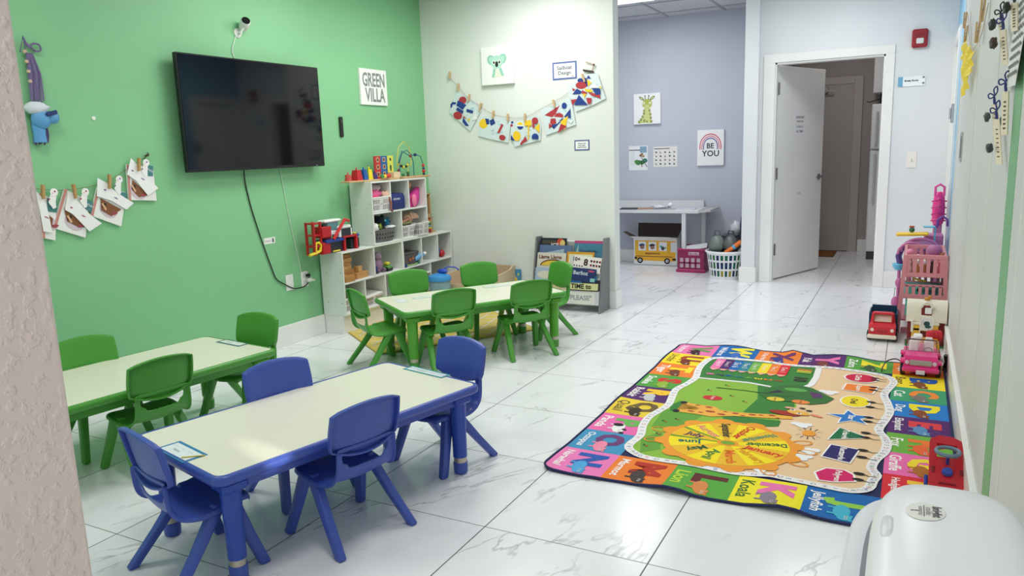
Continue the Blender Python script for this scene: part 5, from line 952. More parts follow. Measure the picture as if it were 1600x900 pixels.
    for i in range(len(rb)):
        p0,p1,p2,p3=[Vector(rb[(i+k-1)%len(rb)]) for k in range(4)]
        for k in range(3): u=k/3; v=.5*((2*p1)+(p2-p0)*u+(2*p0-5*p1+4*p2-p3)*u*u+(3*p1-p0-3*p2+p3)*u**3); sm.append((v.x,v.y))
    rb=sm
    def strip(pts,w,c,lvl,closed=True):
        n=len(pts); A=[];B=[]
        for i in range(n):
            p0=Vector(pts[i-1] if closed or i>0 else pts[0]); p1=Vector(pts[(i+1)%n] if closed or i<n-1 else pts[-1]); d=(p1-p0).normalized(); nn=Vector((-d.y,d.x))*w/2; P=Vector(pts[i]); A.append(tuple(P-nn)); B.append(tuple(P+nn))
        O,U,Vv,N=q._f; q._n=(getattr(q,'_n',0)+1)%22; l=lvl+1.8e-5*q._n
        q.add([O+U*x+Vv*y+N*l for x,y in A+B],[(i,(i+1)%n,n+(i+1)%n,n+i) for i in range(n if closed else n-1)],c)
    q.pl(rb,c8(236,202,162),L(3))
    # greens
    G1,G2,G3=c8(140,186,66),c8(100,160,58),c8(58,128,56)
    q.pl([(-1.045,4.64),(-1.077,4.512),(-1.074,4.367),(-1.05,4.20),(-.75,4.21),(-.62,4.18),(-.46,4.21),(-.42,4.30),(-.425,4.5),(-.43,4.64),(-.6,4.645),(-.724,4.671),(-.902,4.667)],G3,L(4))
    q.pl([(-1.05,4.2),(-1.063,4.081),(-1.093,3.946),(-1.079,3.815),(-1.062,3.68),(-1.085,3.55),(-1.099,3.467),(-1.089,3.345),(-1.061,3.218),(-1.071,3.085),(-1.022,3.018),(-.94,2.986),(-.75,2.99),(-.65,3.2),(-.6,3.5),(-.50,3.62),(-.52,3.74),(-.46,3.9),(-.5,4.1),(-.62,4.18),(-.75,4.21)],G1,L(4))
    q.pl([(-.98,4.2),(-.93,3.76),(-.69,3.74),(-.66,3.9),(-.70,4.18),(-.75,4.21)],G1,L(5)); q.pl([(-.70,4.18),(-.66,3.95),(-.69,3.72),(-.52,3.70),(-.47,3.9),(-.5,4.1),(-.62,4.18)],G3,L(5))
    q.pl([(-1.06,3.6),(-.98,3.66),(-.86,3.6),(-.9,3.4),(-1.05,3.35)],G2,L(5)); q.pl([(-1.05,3.2),(-.98,3.3),(-.93,3.1),(-1.0,3.03)],G2,L(5)); q.pl([(-1.02,3.77),(-1.05,3.68),(-1.03,3.6),(-.96,3.62),(-.9,3.74)],G3,L(6)); q.pl([(-.78,3.64),(-.5,3.66),(-.5,3.58),(-.62,3.52),(-.75,3.56)],G3,L(6))
    # white letter road
    Wh=c8(240,238,240); strip(rb,.040,Wh,L(7)); strip([(-1.045,4.20),(-.93,4.205),(-.75,4.21),(-.63,4.18)],.022,Wh,L(7),False); strip([(-.43,4.64),(-.425,4.44),(-.436,4.29),(-.47,4.215)],.035,Wh,L(7),False)
    # little marks on the road
    n=len(rb); k=0; pal=[c8(60,110,170),c8(200,80,90),c8(70,140,80),c8(150,90,150)]
    for i in range(n):
        a,b=Vector(rb[i]),Vector(rb[(i+1)%n]); m=max(1,int((b-a).length/.032))
        for j in range(m):
            c=a.lerp(b,(j+.5)/m); q.txt('ABCDEFGHIJKLMNOPQRSTUVWXYZ'[k%26],c.x,c.y,.028,pal[k%4],L(8),ang=-90); k+=1
    # pencils
    pc=[c8(238,120,180),PU,BL_,c8(40,130,150),c8(120,180,70),YL,OR,RD]
    for k in range(8):
        a=-1.02+.0545*k; q.pl([(a,4.42),(a+.0545,4.42),(a+.0545,4.63),(a,4.63)],pc[k],L(9)); q.pl([(a,4.42),(a+.027,4.375),(a+.0545,4.42)],c8(240,180,160),L(9)); q.pl([(a+.018,4.39),(a+.027,4.375),(a+.036,4.39)],pc[k],L(10))
        q.txt(['Eight 8','Seven 7','Six 6','Five 5','Four 4','Three 3','Two 2','One 1'][k],a+.027,4.53,None,c8(245,240,240),L(10),ang=-90,w=.105,bold=.0)
        q.txt('87654321'[k],a+.03,4.30,.06,pc[k],L(9),ang=-90,bold=.03)
    for k,c in enumerate([c8(190,120,60),c8(220,190,60),c8(150,190,70)]): q.pl([(-.54,4.56-.03*k),(-.46,4.56-.03*k),(-.46,4.585-.03*k),(-.54,4.585-.03*k)],c,L(9))
    q.txt('10',-.50,4.37,.10,c8(70,50,60),L(9),ang=-90,bold=.03)
    # tree crown, fruits
    q.pl([(-.66,4.02),(-.65,4.12),(-.58,4.22),(-.50,4.265),(-.42,4.23),(-.36,4.16),(-.30,4.09),(-.33,4.0),(-.40,3.95),(-.50,3.96),(-.60,3.94)],c8(56,112,54),L(9)); q.pl(el(-.50,4.17,.06,.03,14),c8(96,168,80),L(10)); q.pl(el(-.574,3.975,.045,.034,14),c8(226,202,70),L(10)); q.pl(el(-.450,3.975,.045,.03,14),c8(238,140,70),L(10)); q.pl([(-.43,4.16),(-.40,4.06),(-.35,4.08),(-.37,4.15)],c8(96,56,110),L(10))
    for s_,x,y in(('Lemon',-.574,3.975),('Orange',-.45,3.975),('Grape',-.40,4.11)): q.txt(s_,x,y,None,c8(120,60,50),L(11),ang=-90,w=.05)
    strip([(-.90,4.055),(-.75,4.06),(-.63,4.05),(-.56,4.03),(-.50,4.045)],.008,c8(40,70,36),L(10),False); q.pl([(-.64,4.05),(-.585,4.13),(-.55,4.10)],c8(50,40,60),L(10))
    q.pl(el(-.878,3.877,.052,.038,16),c8(204,44,50),L(8)); q.txt('Apple',-.878,3.877,None,c8(240,200,200),L(9),ang=-90,w=.06,bold=.02)
    for x,y in((-.93,4.0),(-.80,3.95),(-.86,4.12),(-.72,3.88),(-.97,3.5),(-1.02,3.45),(-1.0,3.28),(-1.01,3.12),(-.9,3.62)): q.pl(el(x,y,.006,.010,6),c8(50,90,40),L(8)); q.pl(el(x+.015,y-.01,.008,.006,6),c8(190,70,50),L(8))
    # giraffe
    OG,BR=c8(240,178,74),c8(176,70,42)
    q.pl([(-1.0,3.60),(-.9,3.60),(-.82,3.59),(-.72,3.64),(-.53,3.68),(-.45,3.70),(-.46,3.74),(-.55,3.735),(-.70,3.70),(-.80,3.70),(-.83,3.74),(-.95,3.745),(-.99,3.76),(-1.0,3.73),(-.93,3.71),(-.90,3.69),(-.91,3.66),(-1.0,3.63)],OG,L(9))
    for x,y,r in((-.93,3.63,.018),(-.88,3.63,.014),(-.84,3.66,.026),(-.86,3.72,.02),(-.92,3.73,.014),(-.78,3.64,.022),(-.77,3.685,.012),(-.72,3.68,.018),(-.68,3.66,.012),(-.64,3.69,.018),(-.60,3.70,.012),(-.55,3.715,.018),(-.52,3.69,.01)): q.pl(el(x,y,r,r*.55,8),BR,L(10))
    q.pl(el(-1.0,3.61,.018,.02,10),c8(30,30,36),L(10)); q.pl(el(-.995,3.745,.018,.02,10),c8(30,30,36),L(10))
    q.pl(el(-.50,3.775,.075,.032,16,-8),c8(160,52,36),L(11)); q.pl(el(-.44,3.80,.055,.03,16,-15),OG,L(12)); q.pl(el(-.49,3.86,.022,.014,10),c8(240,170,150),L(11)); q.pl(el(-.355,3.79,.035,.012,10,-25),c8(236,150,120),L(11))
    for x,y in((-.47,3.83),(-.435,3.79)): q.pl(el(x,y,.014,.011,10),c8(245,245,240),L(13)); q.pl(el(x,y,.007,.006,8),c8(20,20,20),L(14))
    for x,y in((-.43,3.875),(-.395,3.85)): q.pl(el(x,y,.017,.009,10),c8(30,26,26),L(12))
    # months wheel
    wx,wy,wr=-.672,3.278,.262; OGG=c8(242,158,48)
    for k in range(12): a=math.radians(15+30*k); q.pl(el(wx+.275*math.cos(a),wy+.265*math.sin(a),.052,.045,12),OGG,L(9))
    for a_ in(5,-20,25,-50,195,170): a=math.radians(a_); strip(el(wx+.33*math.cos(a),wy+.31*math.sin(a),.042,.026,12,a_),.007,OGG,L(9))
    q.pl(el(wx,wy,.292,.278,36),OGG,L(10))
    for k in range(12):
        a0,a1=30*k,30*k+30; q.pl([(wx,wy)]+[(wx+wr*math.cos(math.radians(a)),wy+.246*math.sin(math.radians(a))) for a in(a0,a0+10,a0+20,a1)],[c8(250,226,30),c8(240,190,40)][k%2],L(11))
    for a in(150,180): r_=math.radians(a); q.pl([(wx,wy-.004),(wx,wy+.004),(wx+wr*math.cos(r_),wy+.246*math.sin(r_)+.010),(wx+wr*math.cos(r_),wy+.246*math.sin(r_)-.010)],c8(120,160,50),L(12))
    q.pl(el(wx,wy,.048,.036,16),OGG,L(12)); q.pl(el(wx,wy,.032,.022,14),c8(120,170,50),L(13))
    mo=[('January',-15,c8(222,60,40)),('February',-45,c8(232,160,30)),('March',-75,c8(235,110,30)),('April',-105,c8(60,130,60)),('May',-135,c8(50,100,60)),('June',-165,c8(20,110,110)),('July',165,c8(70,60,90)),('August',135,c8(230,140,130)),('September',105,c8(60,60,40)),('October',75,c8(215,60,40)),('November',45,c8(90,150,110)),('December',15,c8(60,110,50))]
    for s_,a,c in mo:
        r=math.radians(a); ra=.165; ang=a if a<0 else a+180; q.txt(s_,wx+ra*math.cos(r),wy+ra*.94*math.sin(r),.058,c,L(13),ang=ang,bold=.03,sx=min(1.0,.175/(text_geo(s_,.03)[2]*.058)))
    # sun and clouds
    sx_,sy_=-.36,3.54; q.pl(el(sx_,sy_,.030,.036,16),c8(242,160,60),L(9))
    for k in range(12): a=2*PI*k/12; q.pl([(sx_+.038*math.cos(a)-.002,sy_+.046*math.sin(a)),(sx_+.038*math.cos(a)+.002,sy_+.046*math.sin(a)),(sx_+.062*math.cos(a)+.002,sy_+.075*math.sin(a)),(sx_+.062*math.cos(a)-.002,sy_+.075*math.sin(a))],c8(50,50,50),L(9))
    for x,y in((-.405,3.64),(-.337,4.19),(-.34,3.33),(-.36,3.25),(-.50,3.06)):
        for dx,dy,r in((0,0,.03),(.028,.012,.022),(-.028,.01,.022),(.01,-.02,.022)): q.pl(el(x+dx,y+dy,r,r,10),c8(242,242,246),L(8))
    # shapes on the sand
    def shape(pts,c,name,tx,ty,w_,k=1.13):
        mx=sum(p[0] for p in pts)/len(pts); my=sum(p[1] for p in pts)/len(pts); q.pl([(mx+(x-mx)*k,my+(y-my)*k) for x,y in pts],c8(248,244,244),L(8)); q.pl(pts,c,L(9)); q.txt(name,tx,ty,None,c8(245,240,235) if c!=YL else c8(60,60,40),L(10),ang=-90,w=w_*1.2,bold=.03)
    shape(el(-.197,4.515,.080,.078,24),c8(208,28,70),'Circle',-.21,4.515,.09)
    shape([(-.26,4.38),(-.11,4.38),(-.13,4.25),(-.27,4.27)],c8(244,132,48),'Square',-.20,4.32,.08)
    shape(el(-.20,4.085,.065,.09,24),YL,'Oval',-.205,4.085,.07)
    st=[]; 
    for k in range(10): a=math.radians(90+36*k+10); r=.10 if k%2==0 else .042; st.append((-.205+r*math.cos(a),3.83+r*math.sin(a)))
    shape(st,c8(40,120,200),'Star',-.20,3.83,.055,1.2)
    shape([(-.238,3.665),(-.115,3.58),(-.272,3.50)],c8(24,110,70),'Triangle',-.213,3.585,.10)
    shape([(-.255,3.435),(-.145,3.42),(-.170,3.262),(-.278,3.29)],c8(44,34,104),'Rectangle',-.208,3.35,.12)
    shape([(-.285,3.107),(-.25,3.165),(-.184,3.172),(-.15,3.14),(-.14,3.08),(-.21,3.045),(-.265,3.04)],c8(214,30,104),'Polygon',-.205,3.105,.09)
    for y in(4.54,4.50,4.36,4.31,4.10,4.02,3.86,3.80,3.64,3.58,3.42,3.34,3.16,3.10):
        q.pl(el(-.128,y,.022,.013,10),c8(28,26,30),L(11)); strip([(-.11,y),(-.09,y-.012),(-.068,y-.006)],.005,c8(40,40,44),L(9),False)
    # lay the whole printed cloth in soft waves: first cut every face on a 6 cm grid
    bm=bmesh.new(); bv=[bm.verts.new(v) for v in q.V]; cl=bm.loops.layers.float_color.new('c')
    for f,c in zip(q.F,q.C):
        if len(set(f))<3: continue
        try: fc=bm.faces.new([bv[i] for i in f])
        except ValueError: continue
        for lp in fc.loops: lp[cl]=c
    bmesh.ops.triangulate(bm,faces=[f for f in bm.faces if len(f.verts)>4])
    g=.06; x=X0+g
    while x<X1: bmesh.ops.bisect_plane(bm,geom=bm.verts[:]+bm.edges[:]+bm.faces[:],plane_co=(x,0,0),plane_no=(1,0,0),dist=1e-6); x+=g
    y=Y0+g
    while y<Y1: bmesh.ops.bisect_plane(bm,geom=bm.verts[:]+bm.edges[:]+bm.faces[:],plane_co=(0,y,0),plane_no=(0,1,0),dist=1e-6); y+=g
    k=1
    while k*g<(X1-X0)+(Y1-Y0): bmesh.ops.bisect_plane(bm,geom=bm.verts[:]+bm.edges[:]+bm.faces[:],plane_co=(X0+k*g,Y0,0),plane_no=(1,1,0),dist=1e-6); k+=1
    def wave0(x,y):
        e=lambda d,s:math.exp(-max(d,0)/s)
        a=e(y-Y0,.10)*.016*max(0,math.sin((x+1.3)*15)+.1)*(1 if x>-1.15 else 0)
        b=e(Y1-y,.10)*.020*max(0,math.sin((x+1.15)*9.5)); c=e(x-X0,.06)*.010*max(0,math.sin(y*7+1))
        d=.030*math.exp(-((x+.60)/.05)**2-((y-4.92)/.05)**2)
        return a+b+c+d
    cache={}
    def nd(i,j):
        if (i,j) not in cache: cache[(i,j)]=wave0(X0+i*g,Y0+j*g)
        return cache[(i,j)]
    def wave(x,y):
        # flat facets between the nodes, so that print and cloth fold together
        u,v=(x-X0)/g,(y-Y0)/g; i,j=math.floor(u+1e-7),math.floor(v+1e-7); fx,fy=u-i,v-j
        if fx+fy<=1: return nd(i,j)+(nd(i+1,j)-nd(i,j))*fx+(nd(i,j+1)-nd(i,j))*fy
        return nd(i+1,j+1)+(nd(i,j+1)-nd(i+1,j+1))*(1-fx)+(nd(i+1,j)-nd(i+1,j+1))*(1-fy)
    for v in bm.verts:
        w_=wave(v.co.x,v.co.y); v.co.z+=w_
        v.co.y+= .006*math.sin(v.co.x*12)*math.exp(-(v.co.y-Y0)/.1)
    q2=MB(); bm.verts.index_update(); q2.V=[tuple(v.co) for v in bm.verts]; q2.F=[tuple(v.index for v in f.verts) for f in bm.faces]; q2.C=[tuple(f.loops[0][cl]) for f in bm.faces]; bm.free()
    q2.build('printed_cloth',paint(.75,0,.3,bump=.15,bscale=500),t)
    b=MB(c8(26,34,82)); pp=[]
    n=len(pts)
    for i in range(n):
        a_,c_=Vector(pts[i]),Vector(pts[(i+1)%n]); m=max(1,int((c_-a_).length/.03))
        for j in range(m): p=a_.lerp(c_,j/m); pp.append((p.x,p.y+.006*math.sin(p.x*12)*math.exp(-(p.y-Y0)/.1),.006+wave(p.x,p.y)))
    b.tube(pp,.006,6,loop=True); b.build('navy_binding',paint(.8),t)
alphabet_rug()
# ---------------------------------------------------------------- cards taped on the tables
def placecard(label,c,rz,w,d,border,txt,z=.3855):
    with Loc('name_card',label,'card',(c[0],c[1],z),rz,group='name cards taped on the tables') as t:
        MB(border).box(-w/2,w/2,-d/2,d/2,0,.0008).build('card_border',paint(.35),t)
        q=MB().fr((0,0,.0008),(1,0,0),(0,1,0)); q.pl([(-w/2+.012,-d/2+.012),(w/2-.012,-d/2+.012),(w/2-.012,d/2-.012),(-w/2+.012,d/2-.012)],c8(232,238,240),.0003); q.txt(txt,-w*.12,-.004,None,c8(150,160,168),.0006,w=w*.22)
        for k in range(4): q.pl([(-w/2+.02+.05*k,d/2-.030),(-w/2+.055+.05*k,d/2-.030),(-w/2+.055+.05*k,d/2-.029),(-w/2+.02+.05*k,d/2-.029)],c8(150,170,160),.0006)
        q.build('card_print',paint(.35),t)
placecard('bright blue bordered name card taped at the near left end of the blue table',(-2.12,1.592),-14,.20,.085,c8(40,125,180),'Name')
placecard('teal bordered name card at the far right end of the blue table',(-1.865,2.675),-13,.25,.06,c8(70,150,155),'Welcome')
placecard('dark teal bordered name card at the far end of the wall-side green table',(-3.148,2.748),-8,.20,.07,c8(40,90,100),'Name')
placecard('pale card taped at the left end of the table before the shelves',(-2.95,3.99),-35,.12,.07,c8(222,224,228),'Name')
placecard('pale green name card on the shelf side of the far green table',(-2.86,4.16),52,.20,.06,c8(190,215,200),'Name')
placecard('pale green name card near the wall end of the far green table',(-2.60,4.66),52,.20,.06,c8(185,212,196),'Name')
tag(MB(c8(220,200,80)).tube([(-2.07,1.552,.3885),(-2.012,1.597,.3885)],.0022,6).build('pencil',paint(.5)),'thin yellow pencil lying over the blue bordered card','pencil')
# ---------------------------------------------------------------- nook
def giraffe(q):
    g=c8(176,186,84); g2=c8(206,212,140); d=c8(84,92,40)
    q.pl([(-.11,-.155),(-.07,-.12),(-.035,-.06),(-.03,.02),(.035,.02),(.045,-.06),(.055,-.155)],g2,.0006)
    for k,(x,y,r) in enumerate([(-.09,-.14,.014),(-.07,-.115,.013),(-.05,-.085,.013),(-.035,-.05,.013),(-.033,-.02,.012),(.03,-.02,.012),(.04,-.06,.013),(.045,-.10,.013),(.05,-.14,.014),(-.03,-.13,.013),(.0,-.14,.01)]): q.pl(el(x,y,r,r*1.2,8),d,.0009); q.pl(el(x,y,r*.6,r*.8,8),g,.0011)
    q.pl(el(.003,.055,.058,.052,20),g,.0012); q.pl(el(0,.018,.032,.03,16),g2,.0014)
    for s in(-1,1): q.pl(el(.062*s,.115,.034,.014,12,35*s),d,.0011); q.pl(el(.062*s,.115,.024,.008,12,35*s),g2,.0013); q.pl([(.014*s,.10),(.022*s,.10),(.026*s,.14),(.018*s,.14)],d,.0013); q.pl(el(.022*s,.142,.008,.007,8),d,.0015); q.pl(el(.036*s,.060,.017,.017,14),c8(225,228,190),.0016); q.pl([(.022*s,.056),(.036*s,.046),(.050*s,.056),(.036*s,.050)],d,.0018); q.pl(el(.01*s,.01,.003,.004,6),d,.0018)
canvas('giraffe_picture','small canvas of a green sleepy giraffe on the blue grey nook wall',-2.835,-2.525,1.575,1.91,NY,.035,giraffe)
def beyou(q):
    for r,c in((.118,c8(208,80,100)),(.098,c8(222,120,140)),(.080,c8(92,84,150))):
        o=el(0,.015,r,r*1.15,24,0,0,180); i_=el(0,.015,r-.010,(r-.010)*1.15,24,0,0,180)
        for k in range(24): q.pl([o[k],o[k+1],i_[k+1],i_[k]],c,.0006)
        for s in(1,-1): q.pl([(s*r,.015),(s*(r-.01),.015),(s*(r-.01),-.02),(s*r,-.02)],c,.0006)
    q.txt('BE',0,.02,.078,c8(44,48,56),.001,bold=.02); q.txt('YOU',0,-.062,.088,c8(44,48,56),.001,bold=.02)
canvas('be_you_picture','grey canvas with pink rainbow reading BE YOU on the nook wall',-2.112,-1.825,1.10,1.484,NY,.03,beyou)
def plantp(q):
    R_(q,-.11,.085,.02,.095,c8(60,55,60)); R_(q,.02,.06,.10,.13,c8(130,165,185))
    for k in range(9): R_(q,-.095,.07-.018*k,-.04,.072-.018*k,c8(150,150,160)); 
    for x,y,r,c in((.0,-.05,.035,c8(60,130,70)),(.045,-.05,.03,c8(40,110,60)),(-.02,-.04,.025,c8(70,140,60)),(.08,-.03,.03,c8(50,120,110)),(.03,.03,.018,c8(150,120,80)),(.06,.02,.016,c8(170,140,90)),(.045,.045,.014,c8(130,110,80))): q.pl(el(x,y,r,r*.85,10),c,.0009)
    q.pl([(.02,.03),(.026,.03),(.11,-.10),(.10,-.10)],c8(90,60,40),.0012); q.pl([(.03,-.04),(.036,-.04),(.05,-.10),(.04,-.10)],c8(90,60,40),.0012)
card('plant_poster','small nook poster with green leaves and columns of text',-2.905,-2.683,1.062,1.337,NY,plantp,col=c8(236,238,240))
def grid(q):
    R_(q,-.13,.085,.05,.095,c8(110,100,90)); rr=random.Random(3)
    for i in range(5):
        for j in range(4):
            x,y=-.105+.052*i,.05-.043*j; c=c8(*[(60,60,70),(90,80,80),(130,120,110)][rr.randrange(3)]); q.pl([(x-.012,y-.010),(x+.012,y-.010),(x+rr.uniform(-.01,.01),y+.012)] if (i+j)%2 else el(x,y,.012,.009,8),c,.0008); q.pl([(x-.018,y+.013),(x-.006,y+.013),(x-.006,y+.015),(x-.018,y+.015)],c8(150,150,160),.0008)
card('picture_chart','nook poster with a grid of twenty tiny dark pictures',-2.616,-2.34,1.095,1.32,NY,grid,col=c8(232,230,226))
t=thing('study_desk','white desk with low back rail along the nook back wall','desk',(-2.9,8.2,0)); m=paint(.45); D_=c8(212,214,216)
MB(D_).box(GX+.01,-1.985,7.99,8.43,.612,.648,b=.003).build('desktop',m,t); MB(D_).box(GX+.01,-2.03,8.41,8.435,.648,.722,b=.002).build('back_rail',m,t)
MB(c8(190,186,184)).add([(-1.985,7.99,.618),(-1.86,7.99,.632),(-1.86,8.42,.632),(-1.985,8.42,.618),(-1.985,7.99,.640),(-1.86,7.99,.650),(-1.86,8.42,.650),(-1.985,8.42,.640)],[(3,2,1,0),(4,5,6,7),(0,1,5,4),(1,2,6,5),(2,3,7,6),(3,0,4,7)]).build('side_leaf',m,t)
for x,y in((-2.145,8.02),(-2.02,8.38),(-3.5,8.02)): MB(D_).box(x-.022,x+.022,y-.022,y+.022,0,.612,b=.002).build('leg',m,t)
for n,l,c,x,y,w_,d_,rz in(('dark_folder','dark folder at the left end of the nook desk',c8(40,38,42),-2.78,8.08,.20,.14,5),('brown_envelope','brown envelope on the nook desk between the papers',c8(170,135,110),-2.60,8.10,.16,.14,20),('grey_paper','pale grey papers at the right end of the nook desk',c8(200,204,212),-2.17,8.12,.24,.16,-6),('grey_paper','grey papers in the middle of the nook desk',c8(170,172,180),-2.36,8.07,.22,.10,8)):
    tag(MB(c).at((x,y,.648),rz=rz,rx=3).box(-w_/2,w_/2,-d_/2,d_/2,.002,.009,b=.001).build(n,paint(.6)),l,'paper')
q=MB(c8(215,216,220)); blob(q,(-2.44,8.10,.675),.05,12,7,.3,9,1.8,1.2,.45); tag(q.build('plastic_wrap',paint(.15,0,.8),smooth=True,ang=60),'crumpled shiny plastic wrap on the nook desk','plastic bag')
q=MB(c8(236,236,240)); blob(q,(-2.33,8.12,.69),.028,10,7,.3,19); tag(q.build('crumpled_tissue',paint(.6),smooth=True,ang=60),'small crumpled white tissue beside the plastic wrap, nook desk','tissue')
# bus box
with Loc('bus_box','open cardboard box printed as a yellow school bus under the desk','box',(-2.536,8.25,0)) as t:
    m=paint(.6); Wb=c8(226,228,228); K_=c8(120,92,70)
    MB(Wb).box(-.25,.25,0,.006,0,.30).build('front_panel',m,t); MB(Wb).box(-.25,-.244,.006,.16,0,.30).build('side_panel',m,t); MB(Wb).box(.244,.25,.006,.16,0,.30).build('side_panel',m,t); MB(Wb).box(-.25,.25,.154,.16,0,.30).box(-.25,.25,.0,.16,0,.004).build('back_panel',m,t)
    MB(Wb).add([(-.25,0,.30),(.25,0,.30),(.20,-.10,.33),(-.26,-.10,.33),(-.25,0,.304),(.25,0,.304),(.20,-.10,.334),(-.26,-.10,.334)],[(0,1,2,3),(4,5,6,7),(0,1,5,4),(1,2,6,5),(2,3,7,6),(3,0,4,7)]).build('front_flap',m,t)
    MB(c8(52,34,30)).add([(-.25,.157,.30),(.25,.157,.30),(.26,.20,.46),(-.26,.20,.46)],[(0,1,2,3)]).build('back_flap',m,t)
    MB(K_).add([(-.25,.0,.30),(-.25,.157,.30),(-.40,.19,.36),(-.39,.03,.37)],[(0,1,2,3)]).build('side_flap',m,t); MB(c8(200,200,198)).add([(.25,.0,.30),(.25,.157,.30),(.30,.17,.44),(.30,.02,.42)],[(0,1,2,3)]).build('side_flap',m,t)
    q=MB().fr((0,-.0005,0),(1,0,0),(0,0,1)); Yb=c8(232,176,44)
    q.pl([(-.235,.05),(.235,.05),(.235,.28),(-.235,.28)],Yb,.0004); q.pl([(-.235,.095),(.20,.095),(.20,.104),(-.235,.104)],c8(130,80,40),.0008)
    for x in(-.15,-.03,.09): q.pl([(x-.045,.165),(x+.045,.165),(x+.045,.265),(x-.045,.265)],c8(232,236,240),.0008)
    for x,c in((-.15,c8(30,60,110)),(-.03,c8(30,30,50))): q.pl(el(x,.205,.026,.026,14),c8(150,110,90),.0012); q.pl(el(x,.222,.032,.022,14,0,0,180),c,.0015); q.pl(el(x-.02,.225,.02,.01,10),c,.0015)
    q.pl(el(.09,.195,.02,.022,10),c8(60,50,60),.0012); q.pl(el(.07,.215,.016,.012,8),c8(60,160,160),.0014); q.pl(el(.12,.20,.012,.012,8),c8(120,180,120),.0014)
    q.pl([(.18,.155),(.235,.155),(.235,.265),(.18,.265)],c8(222,226,230),.0008); q.pl([(.20,.06),(.24,.06),(.24,.085),(.20,.085)],c8(30,28,28),.0008); q.pl([(-.24,.065),(-.21,.065),(-.21,.09),(-.24,.09)],c8(30,28,28),.0008)
    q.txt('experience',-.03,.132,None,c8(110,50,20),.0012,w=.17,bold=.03)
    for x in(-.175,.14): q.pl(el(x,.052,.034,.034,20),c8(28,28,32),.0012); q.pl(el(x,.052,.017,.017,14),c8(210,210,216),.0016); q.pl(el(x,.052,.006,.006,8),c8(40,40,44),.002)
    q.build('bus_print',m,t)
# crate
with Loc('magenta_crate','magenta perforated plastic crate of papers between bus box and laundry basket','crate',(-2.03,7.99,0)) as t:
    m=paint(.45); Mg=c8(138,22,78); q=MB(Mg)
    def pf_(a,b): 
        q.box(a,b,-.125,-.119,0,.25)
    holes=[(x,z) for z in(.075,.13) for x in(-.10,-.04,.02,.08)]
    # front panel of bars around the round holes
    q.box(-.14,.14,-.125,-.118,0,.05).box(-.14,.14,-.125,-.118,.155,.25)
    q.box(-.14,-.119,-.125,-.118,.05,.155).box(.099,.14,-.125,-.118,.05,.155)
    for x in(-.07,-.01,.05): q.box(x-.009,x+.009,-.125,-.118,.05,.155)
    q.box(-.12,.10,-.125,-.118,.094,.11)
    q.build('front_panel',m,t); MB(Mg).box(-.14,-.133,-.118,.12,0,.25).build('side_panel',m,t); MB(Mg).box(.133,.14,-.118,.12,0,.25).build('side_panel',m,t); MB(Mg).box(-.133,.133,.113,.12,0,.27).build('back_panel',m,t)
    MB(c8(165,30,96)).box(-.155,.155,-.14,-.126,0,.035,b=.006).build('crate_foot',m,t); MB(c8(165,30,96)).box(-.148,.148,-.132,-.117,.235,.252,b=.003).build('crate_rim',m,t)
    MB(c8(225,205,215)).box(-.13,.13,-.112,.11,.01,.235).build('paper_stack',paint(.8),t); MB(c8(215,216,220)).at((.03,0,.255),rx=6,ry=-8,rz=10).box(-.11,.11,-.10,.09,0,.012,b=.002).build('loose_papers',paint(.6),t)
    q=MB().fr((.03,-.1255,.20),(1,0,0),(0,0,1)); q.pl([(-.055,-.014),(.055,-.014),(.055,.018),(-.055,.018)],c8(215,190,205),.0006); q.txt('Books',0,.002,None,c8(150,60,110),.001,w=.09,bold=.03); q.build('crate_label',m,t)
# laundry basket
with Loc('laundry_basket','round white laundry basket of green and blue things by the wall end','basket',(-1.625,7.665,0)) as t:
    N_=26; H_=.285; rad=lambda z:.150+.040*z/H_; q=MB(c8(232,234,236))
    for z0,z1 in((0,.03),(.09,.108),(.175,.193),(.245,.262)):
        q.rings([[(rad(z)*math.cos(a),rad(z)*math.sin(a),z) for a in [2*PI*j/52 for j in range(52)]] for z in(z0,z1)],cap=False)
    for j in range(N_):
        a0,a1=2*PI*(j-.17)/N_,2*PI*(j+.17)/N_; q.add([(rad(.02)*math.cos(a0),rad(.02)*math.sin(a0),.02),(rad(.02)*math.cos(a1),rad(.02)*math.sin(a1),.02),(rad(.25)*math.cos(a1),rad(.25)*math.sin(a1),.25),(rad(.25)*math.cos(a0),rad(.25)*math.sin(a0),.25)],[(0,1,2,3)])
    q.build('basket_body',paint(.4),t,mods=[('SOLIDIFY',dict(thickness=.004))])
    MB(c8(238,240,242)).tube([(rad(.275)*math.cos(a)*1.02,rad(.275)*math.sin(a)*1.02,.272) for a in [2*PI*j/40 for j in range(40)]],.011,8,loop=True).build('basket_rim',paint(.4),t,smooth=True)
    q=MB(); rr=random.Random(5)
    for k in range(3):
        for j in range(26):
            a=2*PI*j/26; z=.03+.075*k; c=[c8(20,110,100),c8(30,60,110),c8(60,140,60),c8(30,120,90),c8(180,170,60),c8(40,90,130)][rr.randrange(6 if k==0 else 4 if k==1 else 5)]
            q.c=c; a1=a+2*PI/26; r_=rad(z)-.014; r2=rad(z+.07)-.014; q.add([(r_*math.cos(a),r_*math.sin(a),z),(r_*math.cos(a1),r_*math.sin(a1),z),(r2*math.cos(a1),r2*math.sin(a1),z+.072),(r2*math.cos(a),r2*math.sin(a),z+.072)],[(0,1,2,3)])
    q.c=c8(60,70,70); q.add([(.15*math.cos(a),.15*math.sin(a),.24) for a in [2*PI*j/26 for j in range(26)]],[tuple(range(26))]); q.build('basket_contents',paint(.8),t)
